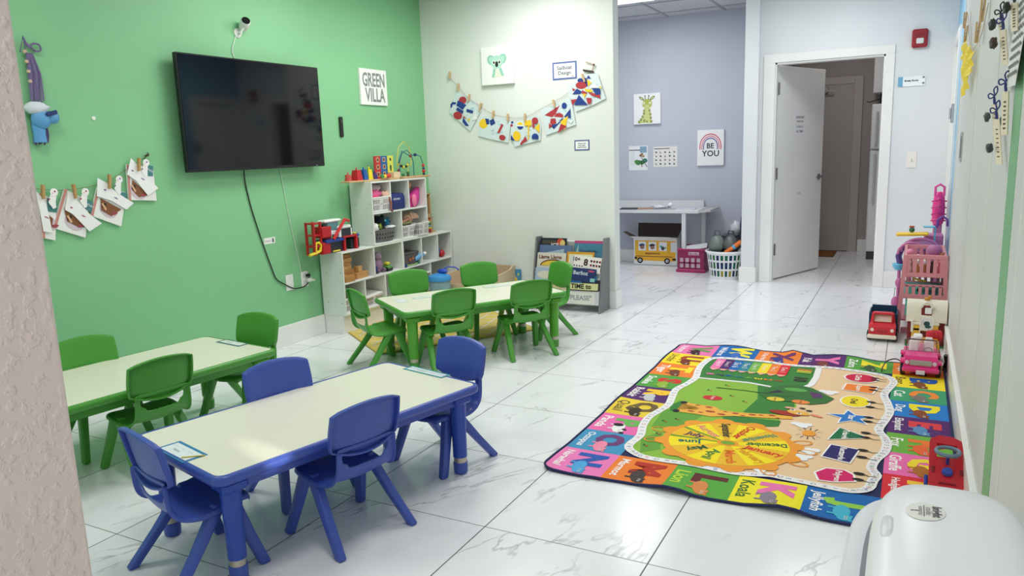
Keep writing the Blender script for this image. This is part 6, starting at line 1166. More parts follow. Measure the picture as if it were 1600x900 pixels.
for n,l,p,s in(('plastic_bag','grey green knotted plastic bag in the laundry basket, left one',(-1.70,7.62,.33),1),('plastic_bag','dark grey knotted plastic bag in the laundry basket, right one',(-1.57,7.63,.33),2)):
    t=thing(n,l,'plastic bag',p,group='knotted bags in the laundry basket'); q=MB(c8(112,124,118) if s==1 else c8(88,92,92)); 
    q.rings([[(p[0]+(r*(1+.18*math.sin(j*2.7+k)))*math.cos(2*PI*j/14),p[1]+(r*(1+.18*math.sin(j*2.7+k)))*math.sin(2*PI*j/14),p[2]+z) for j in range(14)] for k,(r,z) in enumerate([(.05,-.07),(.085,-.02),(.080,.03),(.055,.07),(.028,.10)])]); q.build('bag_body',paint(.3,0,.6,bump=.6,bscale=40),t,smooth=True,ang=70)
    q=MB(c8(90,98,94) if s==1 else c8(66,70,72)); q.tube([(p[0]+.03,p[1],p[2]+.09),(p[0]+.02,p[1],p[2]+.145),(p[0]-.02,p[1],p[2]+.15),(p[0]-.035,p[1],p[2]+.09)],.009,6); q.build('bag_handle',paint(.3),t,smooth=True)
t=thing('orange_toy_bat','orange plastic toy poking out of the laundry basket','toy',(-1.50,7.60,.3)); MB(c8(232,120,40)).tube([(-1.60,7.545,.27),(-1.52,7.56,.33),(-1.46,7.58,.38)],.022,8).build('bat_body',paint(.4),t,smooth=True)
MB(c8(90,160,210)).tube([(-1.535,7.556,.318),(-1.515,7.561,.333)],.024,8).build('blue_band',paint(.4),t)
t=thing('navy_backpack','navy cloth bag hanging behind the laundry basket at the wall end','bag',(-1.47,7.85,.35)); q=MB(c8(24,34,90)); q.rings([[(-1.475+r*.5*math.cos(a),7.86+r*math.sin(a),z) for a in [2*PI*j/14 for j in range(14)]] for r,z in((.06,.38),(.09,.42),(.10,.52),(.085,.60),(.04,.66))]); q.build('bag_body',paint(.8,bump=.3),t,smooth=True)
MB(c8(20,28,80)).tube([(-1.48,7.83,.64),(-1.455,7.84,.70),(-1.45,7.89,.64)],.008,6).build('bag_strap',paint(.8),t)
q=MB(c8(205,205,212)); blob(q,(-1.56,7.86,.48),.075,12,8,.2,11,.9,.8,1); tag(q.build('clear_plastic_bag',paint(.2,0,.7),smooth=True,ang=70),'pale clear plastic bag behind the dark bags in the nook','plastic bag')
t=thing('cardboard_carton','grey carton behind the laundry basket supporting the pale bag','box',(-1.58,7.95,0)); MB(c8(70,74,84)).box(-1.72,-1.445,7.87,8.1,0,.40,b=.003).build('carton_body',paint(.7),t); MB(c8(80,84,94)).box(-1.72,-1.445,7.865,8.1,.395,.402).build('carton_flap',paint(.7),t)
# nook ceiling light
t=thing('ceiling_light','bright rectangular ceiling light panel in the nook','ceiling light',(-2.57,6.8,H-.012)); MB(c8(240,240,240)).box(-2.88,-2.26,6.14,7.39,H-.014,H-.001).build('light_frame',paint(.5),t)
q=MB(c8(255,255,255)).box(-2.86,-2.275,6.16,7.37,H-.018,H-.0145); q.build('light_diffuser',glow('light_panel_glow',(1,1,1,1),1.6),t)
# ---------------------------------------------------------------- right wall
X=RX
t=thing('door_pull','chrome recessed pull handle set in the pale right wall panel','handle',(X,5.31,1.17)); MB(c8(175,178,180)).box(X-.006,X,5.22,5.40,1.18,1.355,b=.002).build('pull_plate',paint(.25,.9),t); MB(c8(80,84,86)).box(X-.008,X-.006,5.27,5.35,1.205,1.33).build('pull_recess',paint(.3,.8),t)
t=thing('door_latch','grey metal latch on the casing of the blue wall doorway','latch',(X,6.77,1.43)); MB(c8(165,168,172)).box(X-.018,X-.0,6.73,6.80,1.43,1.57,b=.003).build('latch_body',paint(.3,.8),t); MB(c8(190,192,196)).box(X-.030,X-.018,6.745,6.785,1.46,1.54,b=.003).build('latch_lever',paint(.3,.8),t)
# yellow chains on a string
cord('craft_string',[(X-.01,5.42,2.04),(X-.012,5.25,1.95),(X-.012,4.9,1.80),(X-.012,4.5,1.76),(X-.012,4.1,1.77),(X-.01,3.95,1.83),(X-.01,3.82,1.87)],.0015,c8(190,170,130),'thin string holding yellow strips on the right wall','string')
for k,(y,z,l) in enumerate([(5.36,2.0,'clothespin at the far end of the yellow strip garland'),(5.16,1.90,'clothespin second from the far end of the yellow strips'),(4.12,1.79,'clothespin to the right of the yellow strips'),(3.88,1.85,'clothespin nearest to us on the yellow strip string')]):
    pin('clothespin',(X-.018,y,z+.045),(X-.022,y+.01,z-.045),(-1,0,0),l,'clothespins on the right wall',c8(205,170,120),w=.02)
for k in range(7):
    y=5.12-.125*k; z0=1.86-.022*k; ln=[.10,.20,.24,.25,.20,.12,.09][k]
    t=thing('paper_strip',['shortest yellow paper strip at the far end of the garland','second yellow paper strip from the far end','third yellow paper strip from the far end','longest yellow paper strip, middle of the garland','fifth yellow paper strip from the far end','sixth yellow paper strip from the far end','yellow paper strip nearest to us on the garland'][k],'paper strip',(X,y,z0-ln),group='yellow paper strips')
    q=MB(c8(240,214,60)); V=[];F=[]
    for j in range(7):
        xx=X-.016-.016*abs(math.sin(j*.9+k)); yy=y+.02*math.sin(j*.7+k); zz=z0-ln*j/6; V+=[(xx,yy-.03,zz),(xx-.014,yy+.03,zz-.006)]
    for j in range(6): F.append((2*j,2*j+1,2*j+3,2*j+2))
    q.add(V,F).build('strip_paper',paint(.6),t,mods=[('SOLIDIFY',dict(thickness=.0015))])
# popsicle-stick frames with stones
def stick(y0,z0,y1,z1,label,yarn,stones,side):
    t=thing('craft_stick',label,'craft stick',(X,(y0+y1)/2,min(z0,z1)),group='craft sticks on the right wall'); a=Vector((X-.020,y0,z0)); b=Vector((X-.020,y1,z1)); s_=Vector((-.0065,.012,0)); n=Vector((-.003,-.002,0))
    MB(c8(226,214,188)).hull([tuple(a-s_),tuple(a+s_),tuple(a+s_+n),tuple(a-s_+n)],[tuple(b-s_),tuple(b+s_),tuple(b+s_+n),tuple(b-s_+n)]).build('stick_wood',paint(.6),t)
    q=MB(c8(90,80,70)); 
    for k in range(7): c=a.lerp(b,.25+.1*k)+n*1.15; q.add([tuple(c-s_*.4+Vector((0,0,-.003))),tuple(c+s_*.4+Vector((0,0,-.003))),tuple(c+s_*.4+Vector((0,0,.003))),tuple(c-s_*.4+Vector((0,0,.003)))],[(0,1,2,3)])
    q.build('stick_writing',paint(.6),t)
    for (u,r,c,dx) in stones: p=a.lerp(b,u); q=MB(c); blob(q,(p.x-dx,p.y+.01,p.z),r,10,7,.2,int(u*50),.8,1.1,1.3); q.build('stone',paint(.3,bump=.5),t,smooth=True,ang=60)
    if yarn:
        q=MB(yarn); y=y0; xx=X-.022; P=[(0,-.01),(-.004,.04),(.012,.075),(.006,.105),(-.010,.085),(-.004,.05),(-.026,.035),(-.034,.055),(-.022,.065),(-.002,.045),(.004,-.01)]
        cord('yarn_bow',[(xx+dx*.55,y+.012*math.sin(i),z0+dz*.55) for i,(dx,dz) in enumerate(P)],.0022,yarn,None,parent=t)
NB=c8(28,46,120); KB=c8(22,26,40); 
stick(3.02,1.435,2.80,1.30,'craft stick with navy bow, leftmost of the lower three',NB,[(.30,.012,c8(70,80,80),.024)],.09)
stick(2.90,1.385,2.70,1.25,'craft stick with navy bow, lowest of the lower three',NB,[(.05,.010,c8(30,110,90),-.012),(.65,.012,c8(60,70,75),.024)],-.09)
stick(2.68,1.46,2.62,1.335,'craft stick with navy bow, rightmost of the lower three',NB,[],0)
stick(3.02,1.70,2.86,1.60,'craft stick with dark bow, left of the upper group',KB,[(.1,.014,c8(50,58,60),.026)],.10)
stick(2.92,1.66,2.76,1.54,'long craft stick in the middle of the upper group',NB,[(.35,.014,c8(78,60,48),.028)],0)
stick(2.64,1.70,2.57,1.615,'craft stick at the upper right of the right wall',KB,[(.15,.013,c8(40,44,40),.02)],.10)
t=thing('wall_notice','white printed notice hanging over the green stripe','notice',(X,2.62,1.46)); q=MB(c8(232,232,230)); q.add([(X-.004,2.42,1.72),(X-.004,2.70,1.72),(X-.02,2.80,1.475),(X-.02,2.47,1.465)],[(0,1,2,3)]).build('notice_sheet',paint(.6),t,mods=[('SOLIDIFY',dict(thickness=.001))])
q=MB(); 
for k in range(9):
    z=1.69-.024*k; xx=X-.0065-.016*(1.72-z)/.25; q.c=c8(110,112,116); y0,y1=2.46,2.70+.04*(1.72-z)/.25
    for j in range(5): q.box(xx-.001,xx,y0+.048*j,y0+.048*j+.034,z,z+.008)
q.build('notice_print',paint(.6),t)
# ---------------------------------------------------------------- toys along the right wall
# pink doll house / bunk frame with slats
with Loc('doll_bunk','dusty pink slatted doll bunk with teal shelf along the right wall','doll furniture',(.105,5.76,0)) as t:
    m=paint(.45); PK=c8(216,140,150); DP=.55
    def frame(y,name):
        q=MB(PK)
        for s in(-1,1):
            q.hull([(s*.145-.014,y,0),(s*.145+.014,y,0),(s*.145+.014,y+.022,0),(s*.145-.014,y+.022,0)],[(s*.118-.012,y,.545),(s*.118+.012,y,.545),(s*.118+.012,y+.022,.545),(s*.118-.012,y+.022,.545)])
        for z0,z1 in((.52,.548),(.395,.425),(.245,.275),(.0,.04)): q.box(-.125,.125,y+.002,y+.020,z0,z1,b=.003)
        for k in range(6): x=-.10+.04*k; q.box(x-.011,x+.011,y+.004,y+.018,.425,.52)
        for k in range(6): x=-.10+.04*k; q.box(x-.010,x+.010,y+.005,y+.017,.275,.335)
        q.box(-.125,.125,y+.005,y+.017,.33,.345)
        return q.build(name,m,t)
    frame(0,'front_frame'); frame(DP,'back_frame')
    q=MB(PK)
    for s in(-1,1):
        for z0,z1,hx in((.52,.545,.119),(.40,.42,.126),(.25,.27,.133),(.08,.10,.14)): q.box(s*hx-.008,s*hx+.008,.02,DP,z0,z1)
    q.build('side_rails',m,t)
    MB(c8(60,170,160)).box(-.12,.12,.02,DP,.255,.268).build('teal_shelf',m,t); MB(PK).box(-.115,.115,.02,DP,.405,.415).build('upper_shelf',m,t); MB(c8(190,110,125)).box(-.135,.135,.02,DP,.085,.095).build('lower_shelf',m,t)
for k,(n,l,x,y,z,c,r) in enumerate([('toy_bottle','white toy bottle behind the left slats of the pink bunk',.01,5.82,.416,c8(236,230,232),.016),('wooden_figure','tan figure behind the second slat gap of the pink bunk',.06,5.83,.416,c8(205,165,90),.014),('wooden_figure','tan figure behind the middle slats of the pink bunk',.105,5.83,.416,c8(190,140,80),.014),('dark_figure','dark figure behind the fourth slat gap of the pink bunk',.15,5.83,.416,c8(70,50,50),.016),('pink_figure','pink figure behind the rightmost slats of the pink bunk',.195,5.83,.416,c8(225,130,150),.015)]):
    t=thing(n,l,'toy figure',(x,y,z)); MB(c).lathe([(r,0),(r*1.1,.03),(r*.6,.06)],12,c=(x,y,z)).build('figure_body',paint(.5),t,smooth=True); MB(WHITE if k<3 else c).ell((x,y,z+.072),r*.85,r*.85,.016,10,6).build('figure_head',paint(.5),t,smooth=True)
with Loc('teal_toy_boat','teal toy vehicle with yellow trim on the bunk shelf','toy',(.12,5.95,.2685)) as t:
    MB(c8(110,200,180)).box(-.06,.07,-.04,.04,.01,.05,b=.01).build('boat_body',paint(.4),t); MB(c8(230,205,80)).tube([(-.08,0,.09),(-.04,0,.075),(.0,0,.07)],.008,6).build('boat_trim',paint(.4),t,smooth=True); MB(BLACK).at((-.04,-.045,.014),rx=90).lathe([(.014,-.09),(.014,0)],12).build('wheel',paint(.5),t)
q=MB(c8(70,180,165)).box(.0,.10,5.86,6.2,.096,.22,b=.01); tag(q.build('teal_toy_bin',paint(.5)),'teal bin low inside the pink doll bunk','bin')
with Loc('purple_toy_pony','purple toy ball and pony head in the top of the bunk','toy',(.16,6.02,.416)) as t:
    MB(c8(180,110,160)).ell((0,0,.13),.05,.045,.045).build('toy_body',paint(.5),t,smooth=True); MB(c8(230,120,170)).ell((.035,-.04,.09),.015,.015,.015).build('toy_bow',paint(.5),t,smooth=True); MB(c8(180,110,160)).lathe([(.03,0),(.02,.05),(.03,.09)],12).build('toy_stand',paint(.5),t,smooth=True)
with Loc('brown_toy_bear','brown toy bear at the right corner of the bunk top','toy',(.205,5.86,.416)) as t:
    MB(c8(150,90,60)).ell((0,0,.04),.018,.018,.04).ell((0,-.002,.115),.018,.018,.02).build('bear_body',paint(.8),t,smooth=True); MB(c8(150,90,60)).ell((-.012,0,.135),.006,.005,.006,6,4).ell((.012,0,.135),.006,.005,.006,6,4).build('bear_ears',paint(.8),t,smooth=True)
with Loc('pink_haired_doll','small pink haired doll at the left corner of the bunk top','doll',(.015,5.86,.416)) as t:
    MB(c8(180,120,80)).lathe([(.018,0),(.014,.08),(.010,.12)],10).build('doll_body',paint(.6),t,smooth=True); MB(c8(240,150,180)).ell((-.003,-.002,.14),.022,.02,.022).build('doll_hair',paint(.8),t,smooth=True)
# play set behind the bunk: slide, trays, arches
with Loc('doll_playground','doll playground with yellow slide tray, purple arches and blue tub','toy',(.08,6.55,0)) as t:
    m=paint(.4); PP=c8(205,120,170)
    q=MB(PP)
    for x in(-.06,.13):
        for y in(-.08,.10): q.box(x-.012,x+.012,y-.012,y+.012,0,.52)
    q.build('tower_posts',m,t)
    MB(c8(246,200,50)).at((-.05,-.08,.60),ry=-2).box(-.12,.10,-.05,.05,0,.022,b=.008).build('yellow_tray',m,t)
    MB(PP).tube([(.0+.13*math.cos(a),-.12,.48+.10*math.sin(a)) for a in [PI*k/12 for k in range(13)]],.010,7).tube([(-.06+.09*math.cos(a),-.13,.46+.09*math.sin(a)) for a in [PI*k/12 for k in range(13)]],.010,7).build('purple_arches',m,t,smooth=True)
    q=MB(c8(215,140,185)); q.add([(.0,-.115,.48)]+[(.0+.12*math.cos(a),-.115,.48+.09*math.sin(a)) for a in [PI*k/12 for k in range(13)]],[(0,i,i+1) for i in range(1,13)]); q.build('arch_panel',m,t)
    MB(c8(110,190,225)).box(-.02,.15,-.19,-.13,.505,.53,b=.006).build('blue_rail',m,t)
    MB(PP).box(-.08,.15,-.10,.12,.46,.475).box(.02,.15,-.02,.12,.475,.60,b=.01).build('deck',m,t)
    MB(c8(96,70,140)).tube([(-.13,-.10,.38),(-.145,-.10,.44),(-.13,-.10,.49),(-.10,-.10,.52)],.022,8).build('purple_chute',m,t,smooth=True); MB(c8(100,190,225)).lathe([(.03,0),(.045,.02),(.05,.045),(.046,.05)],16,c=(-.135,-.10,.335)).build('blue_tub',m,t,smooth=True)
    MB(PP).lathe([(.012,0),(.012,.335)],10,c=(-.135,-.10,0)).build('tub_post',m,t,smooth=True)
    MB(c8(200,110,165)).ell((.0,-.17,.12),.03,.02,.045).ell((-.13,-.14,.24),.028,.02,.04).ell((-.15,-.2,.10),.028,.02,.045).build('purple_petals',m,t,smooth=True)
    MB(c8(120,200,225)).box(.01,.09,-.10,-.04,.66,.672,b=.004).tube([(.09,-.06,.48),(.09,-.06,.66)],.007,6).build('blue_canopy',m,t)
    MB(c8(120,70,150)).tube([(.10,-.06,.66),(.105,-.06,.72),(.135,-.06,.745),(.165,-.06,.72),(.168,-.06,.67)],.009,7).build('purple_hoop',m,t,smooth=True)
with Loc('green_toy_owl','tiny green and red toy on the yellow tray','toy',(.015,6.45,.624)) as t:
    MB(c8(50,110,70)).ell((0,0,.02),.02,.018,.02).build('toy_body',paint(.5),t,smooth=True); MB(c8(200,70,60)).box(-.018,.018,-.01,.01,.038,.05,b=.003).build('toy_hat',paint(.5),t)
with Loc('pink_backpack','hot pink clear toy backpack hanging high at the wall corner','bag',(.19,6.75,.66)) as t:
    q=MB(c8(240,60,150)); q.rings([[(r*.62*math.cos(a),r*math.sin(a)*.8,z) for a in [2*PI*j/16 for j in range(16)]] for r,z in((.055,0),(.07,.03),(.072,.14),(.058,.22),(.03,.25))]); q.build('bag_body',paint(.25,0,.6),t,smooth=True)
    MB(c8(240,80,160)).tube([(-.03,-.05,.22),(-.03,-.05,.29),(0,-.05,.31),(.03,-.05,.29),(.03,-.05,.22)],.009,7).build('bag_handle',paint(.3),t,smooth=True)
    q=MB(c8(200,40,120)); [q.tube([(-.05,-.05-.02*(k%2),.03+.05*k),(0,-.08,.045+.05*k),(.05,-.05,.03+.05*k)],.006,6) for k in range(4)]; q.build('bag_trim',paint(.3),t,smooth=True)
    MB(c8(200,120,170)).box(-.03,.03,-.02,.04,-.20,.0,b=.006).box(-.012,.012,-.0,.02,-.66,-.20).build('pink_post',paint(.4),t)
# barn
with Loc('toy_barn','toy barn with cream arched roof and dark red walls by the wall','toy',(.125,5.48,0)) as t:
    m=paint(.45); RD=c8(122,24,34); CR=c8(232,226,208)
    q=MB(RD); q.box(-.105,.105,-.06,.06,.012,.17).build('barn_walls',m,t); MB(c8(60,120,60)).box(-.115,.115,-.075,.07,0,.012,b=.003).build('barn_base',m,t)
    q=MB(CR); prof=[(-.08,.165),(-.078,.20),(-.06,.255),(-.03,.29),(0,.30),(.03,.29),(.06,.255),(.078,.20),(.08,.165),(.07,.165),(.068,.20),(.05,.245),(.025,.278),(0,.287),(-.025,.278),(-.05,.245),(-.068,.20),(-.07,.165)]
    n=len(prof); q.add([(-.115,y,z) for y,z in prof]+[(.115,y,z) for y,z in prof],[(i,(i+1)%n,n+(i+1)%n,n+i) for i in range(n)]+[tuple(range(n-1,-1,-1)),tuple(range(n,2*n))]); q.build('barn_roof',m,t,smooth=True)
    MB(RD).box(-.03,.03,-.075,.0,.20,.27,b=.002).build('dormer',m,t); MB(CR).tube([(-.035,-.078,.26),(-.02,-.078,.285),(0,-.078,.295),(.02,-.078,.285),(.035,-.078,.26)],.010,6).build('dormer_roof',m,t)
    MB(WHITE).box(-.01,.028,-.085,-.075,.22,.26,b=.003).build('white_door',m,t); MB(c8(200,140,40)).ell((0,-.01,.305),.018,.012,.012).ell((.015,-.012,.318),.009,.008,.009).build('rooster',m,t,smooth=True)
    MB(c8(230,180,60)).box(-.08,-.03,-.10,-.07,.012,.13,b=.004).box(-.08,.07,-.10,-.075,.11,.15,b=.004).build('yellow_gate',m,t); MB(CR).box(-.085,-.07,-.105,-.075,.10,.18,b=.003).box(-.08,.075,-.105,-.08,.15,.165,b=.004).build('cream_gate',m,t)
with Loc('toy_flag','small white toy flag with dark green emblem before the barn','toy',(.125,5.31,.13),rz=8) as t:
    MB(WHITE).at((0,0,0),rx=-8,ry=8).box(-.035,.035,-.002,.002,0,.085,b=.001).build('flag_cloth',paint(.5),t)
    q=MB().fr((0,-.0085,.042),(1,0,0),(0,0,1)); q.pl(el(0,.006,.018,.016,12),c8(30,80,80),.004); q.pl(el(.008,-.014,.018,.010,10),c8(40,90,90),.0045); q.build('flag_emblem',paint(.5),t)
    MB(c8(230,230,230)).tube([(-.035,0,-.10),(-.035,0,.09)],.003,6).build('flag_pole',paint(.5),t)
with Loc('red_toy_barrel','red toy barrel held before the barn, over the pink jeep','toy',(.165,5.10,.15),rz=20) as t:
    MB(c8(200,30,45)).at((0,0,0),ry=90).lathe([(.02,-.04),(.033,-.035),(.036,0),(.033,.035),(.02,.04)],16).build('barrel_body',paint(.4),t,smooth=True); MB(c8(170,20,36)).at((0,0,0),ry=90).lathe([(.037,-.012),(.037,-.008)],16).lathe([(.037,.008),(.037,.012)],16).build('barrel_hoops',paint(.4),t)
with Loc('yellow_toy_tractor','yellow toy tractor with white cab between the barn and jeep','toy',(.115,5.10,0)) as t:
    m=paint(.4); MB(c8(236,180,40)).box(-.075,.08,-.05,.06,.03,.115,b=.012).build('tractor_body',m,t); MB(WHITE).box(-.06,-.01,-.045,.02,.115,.155,b=.006).build('white_cab',m,t); MB(c8(215,150,30)).box(-.02,.07,-.055,.0,.115,.14,b=.006).build('yellow_hood',m,t)
    for s in(-1,1): 
        for y in(-.03,.045): MB(BLACK).at((s*.075,y,.032),ry=90).lathe([(.02,-.012),(.032,-.010),(.032,.010),(.02,.012)],16).build('wheel',paint(.6),t,smooth=True)
# red and navy truck
with Loc('toy_pickup_truck','red and navy toy dump truck with cream bumper on the tiles','toy truck',(-.127,5.55,0)) as t:
    m=paint(.35,0,.5); RD=c8(206,34,48); NV=c8(30,64,96)
    q=MB(RD); hood=[[(-.078,-.085,.045),(.078,-.085,.045),(.078,-.085,.095),(-.078,-.085,.095)],[(-.082,-.07,.045),(.082,-.07,.045),(.082,-.07,.108),(-.082,-.07,.108)],[(-.082,-.01,.045),(.082,-.01,.045),(.076,-.01,.115),(-.076,-.01,.115)],[(-.082,.05,.045),(.082,.05,.045),(.066,.045,.175),(-.066,.045,.175)]]
    q.rings(hood); q.box(-.060,.060,-.0,.052,.165,.178,b=.005); q.build('cab_body',m,t)
    q=MB(c8(225,205,190)); q.add([(-.058,-.0125,.118),(.058,-.0125,.118),(.050,.038,.168),(-.050,.038,.168)],[(0,1,2,3)]); q.build('windshield',paint(.2),t,mods=[('SOLIDIFY',dict(thickness=.003,offset=1))])
    MB(RD).box(-.062,-.052,-.018,.05,.11,.175,b=.002).box(.052,.062,-.018,.05,.11,.175,b=.002).build('window_pillars',m,t)
    MB(c8(238,226,206)).box(-.088,.088,-.108,-.083,.022,.048,b=.006).build('front_bumper',m,t)
    for s in(-1,1): MB(c8(245,225,215)).at((s*.060,-.086,.078),rx=90).lathe([(.012,-.002),(.011,.004),(.004,.006)],14).build('headlight',paint(.2),t,smooth=True)
    q=MB(c8(150,20,34)); [q.box(x-.002,x+.002,-.087,-.084,.06,.078) for x in(-.024,-.014,-.004,.006,.016,.026)]; q.build('grille_bars',m,t)
    q=MB(NV); q.box(-.088,-.078,.05,.25,.06,.165,b=.003).box(.078,.088,.05,.25,.06,.165,b=.003).box(-.078,.078,.05,.06,.06,.165).box(-.078,.078,.24,.25,.06,.185,b=.003).box(-.078,.078,.06,.24,.06,.07); q.build('dump_bed',m,t)
    MB(c8(60,80,50)).box(-.07,.07,-.08,.24,.03,.06).build('chassis',m,t)
    for s in(-1,1):
        for y in(-.04,.18):
            wl=MB(BLACK).at((s*.078,y,.033),ry=90).lathe([(.022,-.014),(.033,-.011),(.033,.011),(.022,.014)],18).build('wheel',paint(.6),t,smooth=True); MB(c8(150,180,70)).at((s*.078,y,.033),ry=90).lathe([(.014,-.016),(.014,.016)],12).build('hub_cap',paint(.5),wl)
# pink jeep
with Loc('pink_toy_jeep','hot pink toy jeep with white seats standing on the rug corner','toy car',(.095,4.76,.009)) as t:
    m=paint(.3,0,.5,coat=.3); PK=c8(226,50,132)
    MB(PK).rings([[(-.085,-.105,.045),(.085,-.105,.045),(.080,-.105,.10),(-.080,-.105,.10)],[(-.09,-.09,.04),(.09,-.09,.04),(.082,-.09,.118),(-.082,-.09,.118)],[(-.085,0,.04),(.085,0,.04),(.078,0,.128),(-.078,0,.128)]]).build('hood',m,t)
    MB(PK).box(-.088,-.074,0,.14,.04,.115,b=.005).box(.074,.088,0,.14,.04,.115,b=.005).box(-.08,.08,.13,.145,.04,.115,b=.004).box(-.075,.075,0,.135,.035,.045).build('tub_body',m,t)
    MB(PK).box(-.092,.092,-.125,-.10,.030,.060,b=.008).build('front_bumper',m,t); q=MB(PK)
    for s in(-1,1): q.box(s*.072,s*.104,-.105,-.03,.075,.092,b=.006).box(s*.072,s*.104,.07,.14,.075,.092,b=.006)
    q.build('fenders',m,t)
    q=MB(c8(190,190,195)); q.box(-.055,.055,-.109,-.104,.068,.098,b=.006).build('grille',paint(.3,.6),t)
    for s in(-1,1): MB(c8(230,200,220)).at((s*.068,-.106,.083),rx=90).lathe([(.012,0),(.010,.005),(.003,.006)],12).build('headlight',paint(.2),t,smooth=True)
    MB(c8(236,226,232)).box(-.022,.022,-.130,-.124,.022,.046,b=.002).build('number_plate',m,t)
    q=MB(c8(50,24,40)); q.tube([(-.078,-.005,.125),(-.072,.012,.190),(.072,.012,.190),(.078,-.005,.125)],.004,6,loop=True).build('windshield_frame',m,t); q=MB(c8(235,215,225)).add([(-.074,-.003,.128),(.074,-.003,.128),(.070,.011,.188),(-.070,.011,.188)],[(0,1,2,3)]).build('windshield',paint(.1,alpha=.25),t)
    for s in(-1,1): MB(c8(240,236,238)).box(s*.012,s*.062,.045,.06,.06,.178,b=.008).box(s*.012,s*.062,.02,.06,.055,.085,b=.008).box(s*.018,s*.056,.045,.062,.178,.198,b=.006).build('seat',m,t)
    MB(PK).box(-.01,.01,.03,.06,.05,.16,b=.004).build('centre_console',m,t); q=MB(c8(60,30,50)).tube([(.035+.02*math.cos(a),.012,.132+.014*math.sin(a)) for a in [2*PI*k/14 for k in range(14)]],.0025,5,loop=True); q.build('steering_wheel',m,t)
    for s in(-1,1):
        for y in(-.065,.10):
            wl=MB(BLACK).at((s*.088,y,.034),ry=90).lathe([(.02,-.014),(.034,-.011),(.034,.011),(.02,.014)],18).build('wheel',paint(.6),t,smooth=True); MB(c8(200,200,205)).at((s*.088,y,.034),ry=90).lathe([(.016,-.0155),(.016,.0155)],12).build('hub_cap',paint(.4,.5),wl)
cord('black_string',[(.005,4.90,.02),(-.03,4.86,.05),(-.075,4.80,.05),(-.095,4.74,.03),(-.10,4.70,.012)],.0035,BLACK,'thin black string looping beside the left wheel of the pink jeep','string')
with Loc('black_toy_shoe','small black toy shape behind the right side of the pink jeep','toy',(.222,4.86,0)) as t:
    MB(c8(26,24,28)).tube([(.0,-.01,.10),(.008,.0,.06),(.0,.02,.02)],.012,8).build('toy_body',paint(.5),t,smooth=True); MB(c8(26,24,28)).box(-.014,.012,-.02,.03,0,.02,b=.005).build('toy_foot',paint(.5),t)
# red steering toy, leaning back
with Loc('steering_wheel_toy','red toy dashboard with grey steering wheel standing on the rug edge','toy',(.178,3.12,.010)) as t:
    m=paint(.35); RD=c8(190,30,46); tilt=Matrix.Rotation(math.radians(-60),4,'X')
    def M_(q): q.M=tilt; return q
    q=M_(MB(RD)); t_=.018
    out=[(-.062,0),(.062,0),(.064,.20),(.058,.235),(.035,.255),(-.02,.262),(-.05,.25),(-.062,.22)]
    # lower panel and window surround
    def pr(pts): 
        n=len(pts); q.add([(x,-t_,z) for x,z in pts]+[(x,0,z) for x,z in pts],[tuple(range(n)),tuple(range(2*n-1,n-1,-1))]+[((i+1)%n,i,n+i,n+(i+1)%n) for i in range(n)])
    pr([(-.062,0),(.062,0),(.063,.15),(-.062,.15)]); pr([(-.062,.15),(-.036,.15),(-.036,.22),(-.058,.238),(-.062,.22)]); pr([(.034,.15),(.063,.15),(.063,.21),(.052,.238),(.034,.215)]); pr([(-.058,.238),(-.036,.218),(.034,.213),(.052,.238),(.02,.256),(-.03,.258)])
    q.build('dashboard_body',m,t)
    M_(MB(c8(130,16,30))).box(-.055,-.042,-t_-.003,-t_,.07,.10,b=.002).build('dashboard_slot',m,t); M_(MB(c8(130,16,30))).box(.040,.055,-t_-.003,-t_,.07,.10,b=.002).build('dashboard_slot',m,t); M_(MB(c8(130,16,30))).box(-.03,.03,-t_-.004,-t_,.02,.028,b=.001).build('dashboard_ridge',m,t)
    q=M_(MB(c8(104,130,152))); q.tube([(.0+.040*math.cos(a),-.055+.016*math.sin(a),.150+.034*math.sin(a)) for a in [2*PI*k/28 for k in range(28)]],.0075,8,loop=True); q.build('steering_ring',m,t,smooth=True)
    q=M_(MB(c8(40,70,160))); q.tube([(0,-.018,.12),(0,-.05,.125)],.006,8).build('steering_post',m,t,smooth=True); q=M_(MB(c8(50,80,170))).at((0,0,0)); q.M=tilt@Matrix.Translation((0,-.018,.075))@Matrix.Rotation(math.radians(90),4,'X'); q.lathe([(.018,0),(.020,.006),(.016,.016),(.0,.018)],18).build('blue_button',m,t,smooth=True)
    M_(MB(c8(30,60,150))).box(-.078,-.064,-.014,.0,0,.06,b=.004).build('blue_lever',m,t); M_(MB(BLACK)).box(.063,.072,-.016,0,.04,.20,b=.003).box(-.064,.07,.0,.012,0,.02,b=.003).build('black_side',m,t)
    MB(RD).box(-.055,.055,.01,.20,0,.012,b=.004).build('stand_base',m,t)
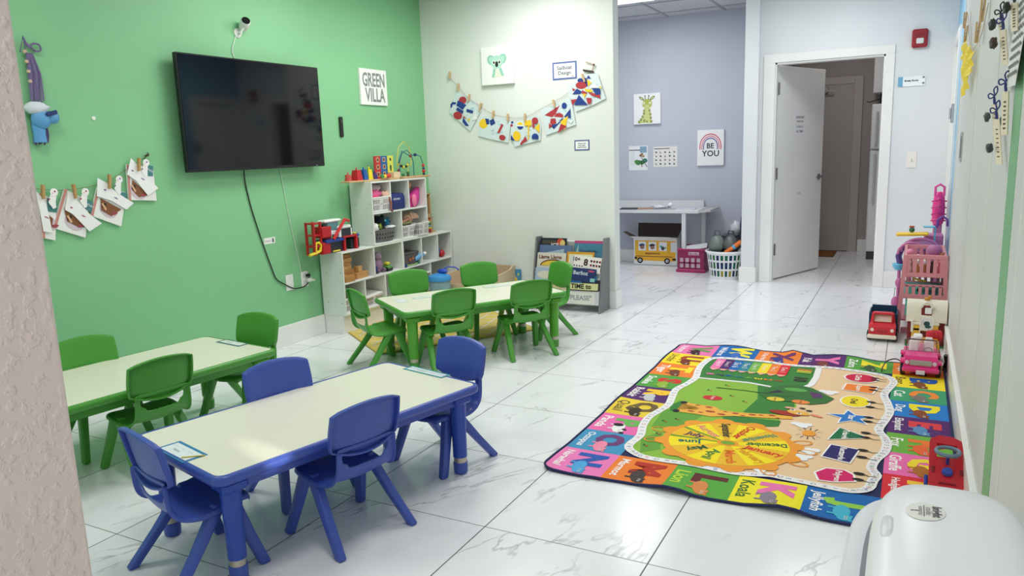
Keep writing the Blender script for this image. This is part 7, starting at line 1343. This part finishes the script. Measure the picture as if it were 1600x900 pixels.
# ---------------------------------------------------------------- white bin in the foreground
with Loc('diaper_bin','large white plastic bin with domed lid and oval sticker, foreground right','bin',(.082,1.40,0)) as t:
    m=paint(.28,0,.5); Wn=c8(226,229,236)
    hx,hy=.161,.350
    def sr(ax,ay,z,p=2.6,n=48,cx=0,cy=0):
        o=[]
        for k in range(n):
            a=2*PI*k/n; c,s_=math.cos(a),math.sin(a); o.append((cx+ax*math.copysign(abs(c)**(2/p),c),cy+ay*math.copysign(abs(s_)**(2/p),s_),z))
        return o
    MB(Wn).rings([sr(hx*.86,hy*.86,0,3.4),sr(hx*.90,hy*.90,.02,3.4),sr(hx*.98,hy*.98,.52,3.4),sr(hx,hy,.53,3.4),sr(hx,hy,.565,3.4),sr(hx-.006,hy-.006,.57,3.4)]).build('bin_body',m,t,smooth=True)
    MB(c8(130,130,142)).rings([sr(hx-.012,hy-.012,.566,3.2),sr(hx-.022,hy-.022,.570,3.2,cx=.010),sr(hx-.030,hy-.030,.598,3.2,cx=.016)]).build('lid_groove_shade',paint(.5),t,smooth=True)  # grey ring painted as the shaded groove between rim and lid
    R=[]
    for r,z in((1,.578),(1,.590),(.99,.602),(.965,.612),(.91,.622),(.80,.632),(.60,.641),(.36,.646),(.12,.648)): R.append(sr((hx-.026)*r,(hy-.026)*r,z+.006,3.3,cx=.016))
    lid=MB(c8(243,245,251)).rings(R).build('domed_lid',m,t,smooth=True,ang=60)
    q=MB(Wn); q.at((-.088,.05,.632),ry=-12); q.rings([sr(.013,.045,0,3,24),sr(.011,.042,.008,3,24),sr(.007,.036,.011,3,24)]); q.build('lid_grip',m,lid,smooth=True)
    q=MB().fr((-.035,.155,.6645),(0,-1,0),(1,0,0));
    def lz(x,y):
        # height of the lid above a point, from the same profile
        pr=[(1,.602),(.99,.602),(.965,.612),(.91,.622),(.80,.632),(.60,.641),(.36,.646),(.12,.648),(0,.648)]
        r=((abs(x-.016)/(hx-.026))**3.3+(abs(y)/(hy-.026))**3.3)**(1/3.3)
        for (a,za),(b,zb) in zip(pr,pr[1:]):
            if b<=r<=a: return .006+za+(zb-za)*((a-r)/(a-b) if a>b else 0)
        return .654
    def stick_on(q,lift):
        q.V=[(x,y,lz(x,y)+lift+z) for x,y,z in q.V]; return q
    sx,sy=-.028,.112
    q=MB(c8(232,232,226)).fr((0,0,0),(1,0,0),(0,1,0)); e=el(sx,sy,.033,.042,28); q.add([(sx,sy,0)]+[(x,y,0) for x,y in e],[(0,1+i,1+(i+1)%28) for i in range(28)]); stick_on(q,.0012).build('oval_sticker',paint(.4),lid)
    q=MB().fr((0,0,0),(1,0,0),(0,1,0)); q.txt('bright',sx+.017,sy,None,c8(70,72,80),0,ang=-90,w=.05,bold=.03); q.txt('inside',sx+.006,sy,None,c8(110,112,120),0,ang=-90,w=.035)
    for a,b,c,d in((sx-.003,sy-.026,sx-.0015,sy+.026),(sx-.024,sy-.002,sx-.010,sy+.001)): q.pl([(a,b),(c,b),(c,d),(a,d)],c8(70,72,80))
    q.txt('essential',sx-.007,sy,None,c8(100,100,108),0,ang=-90,w=.04); stick_on(q,.002).build('sticker_print',paint(.4),lid)
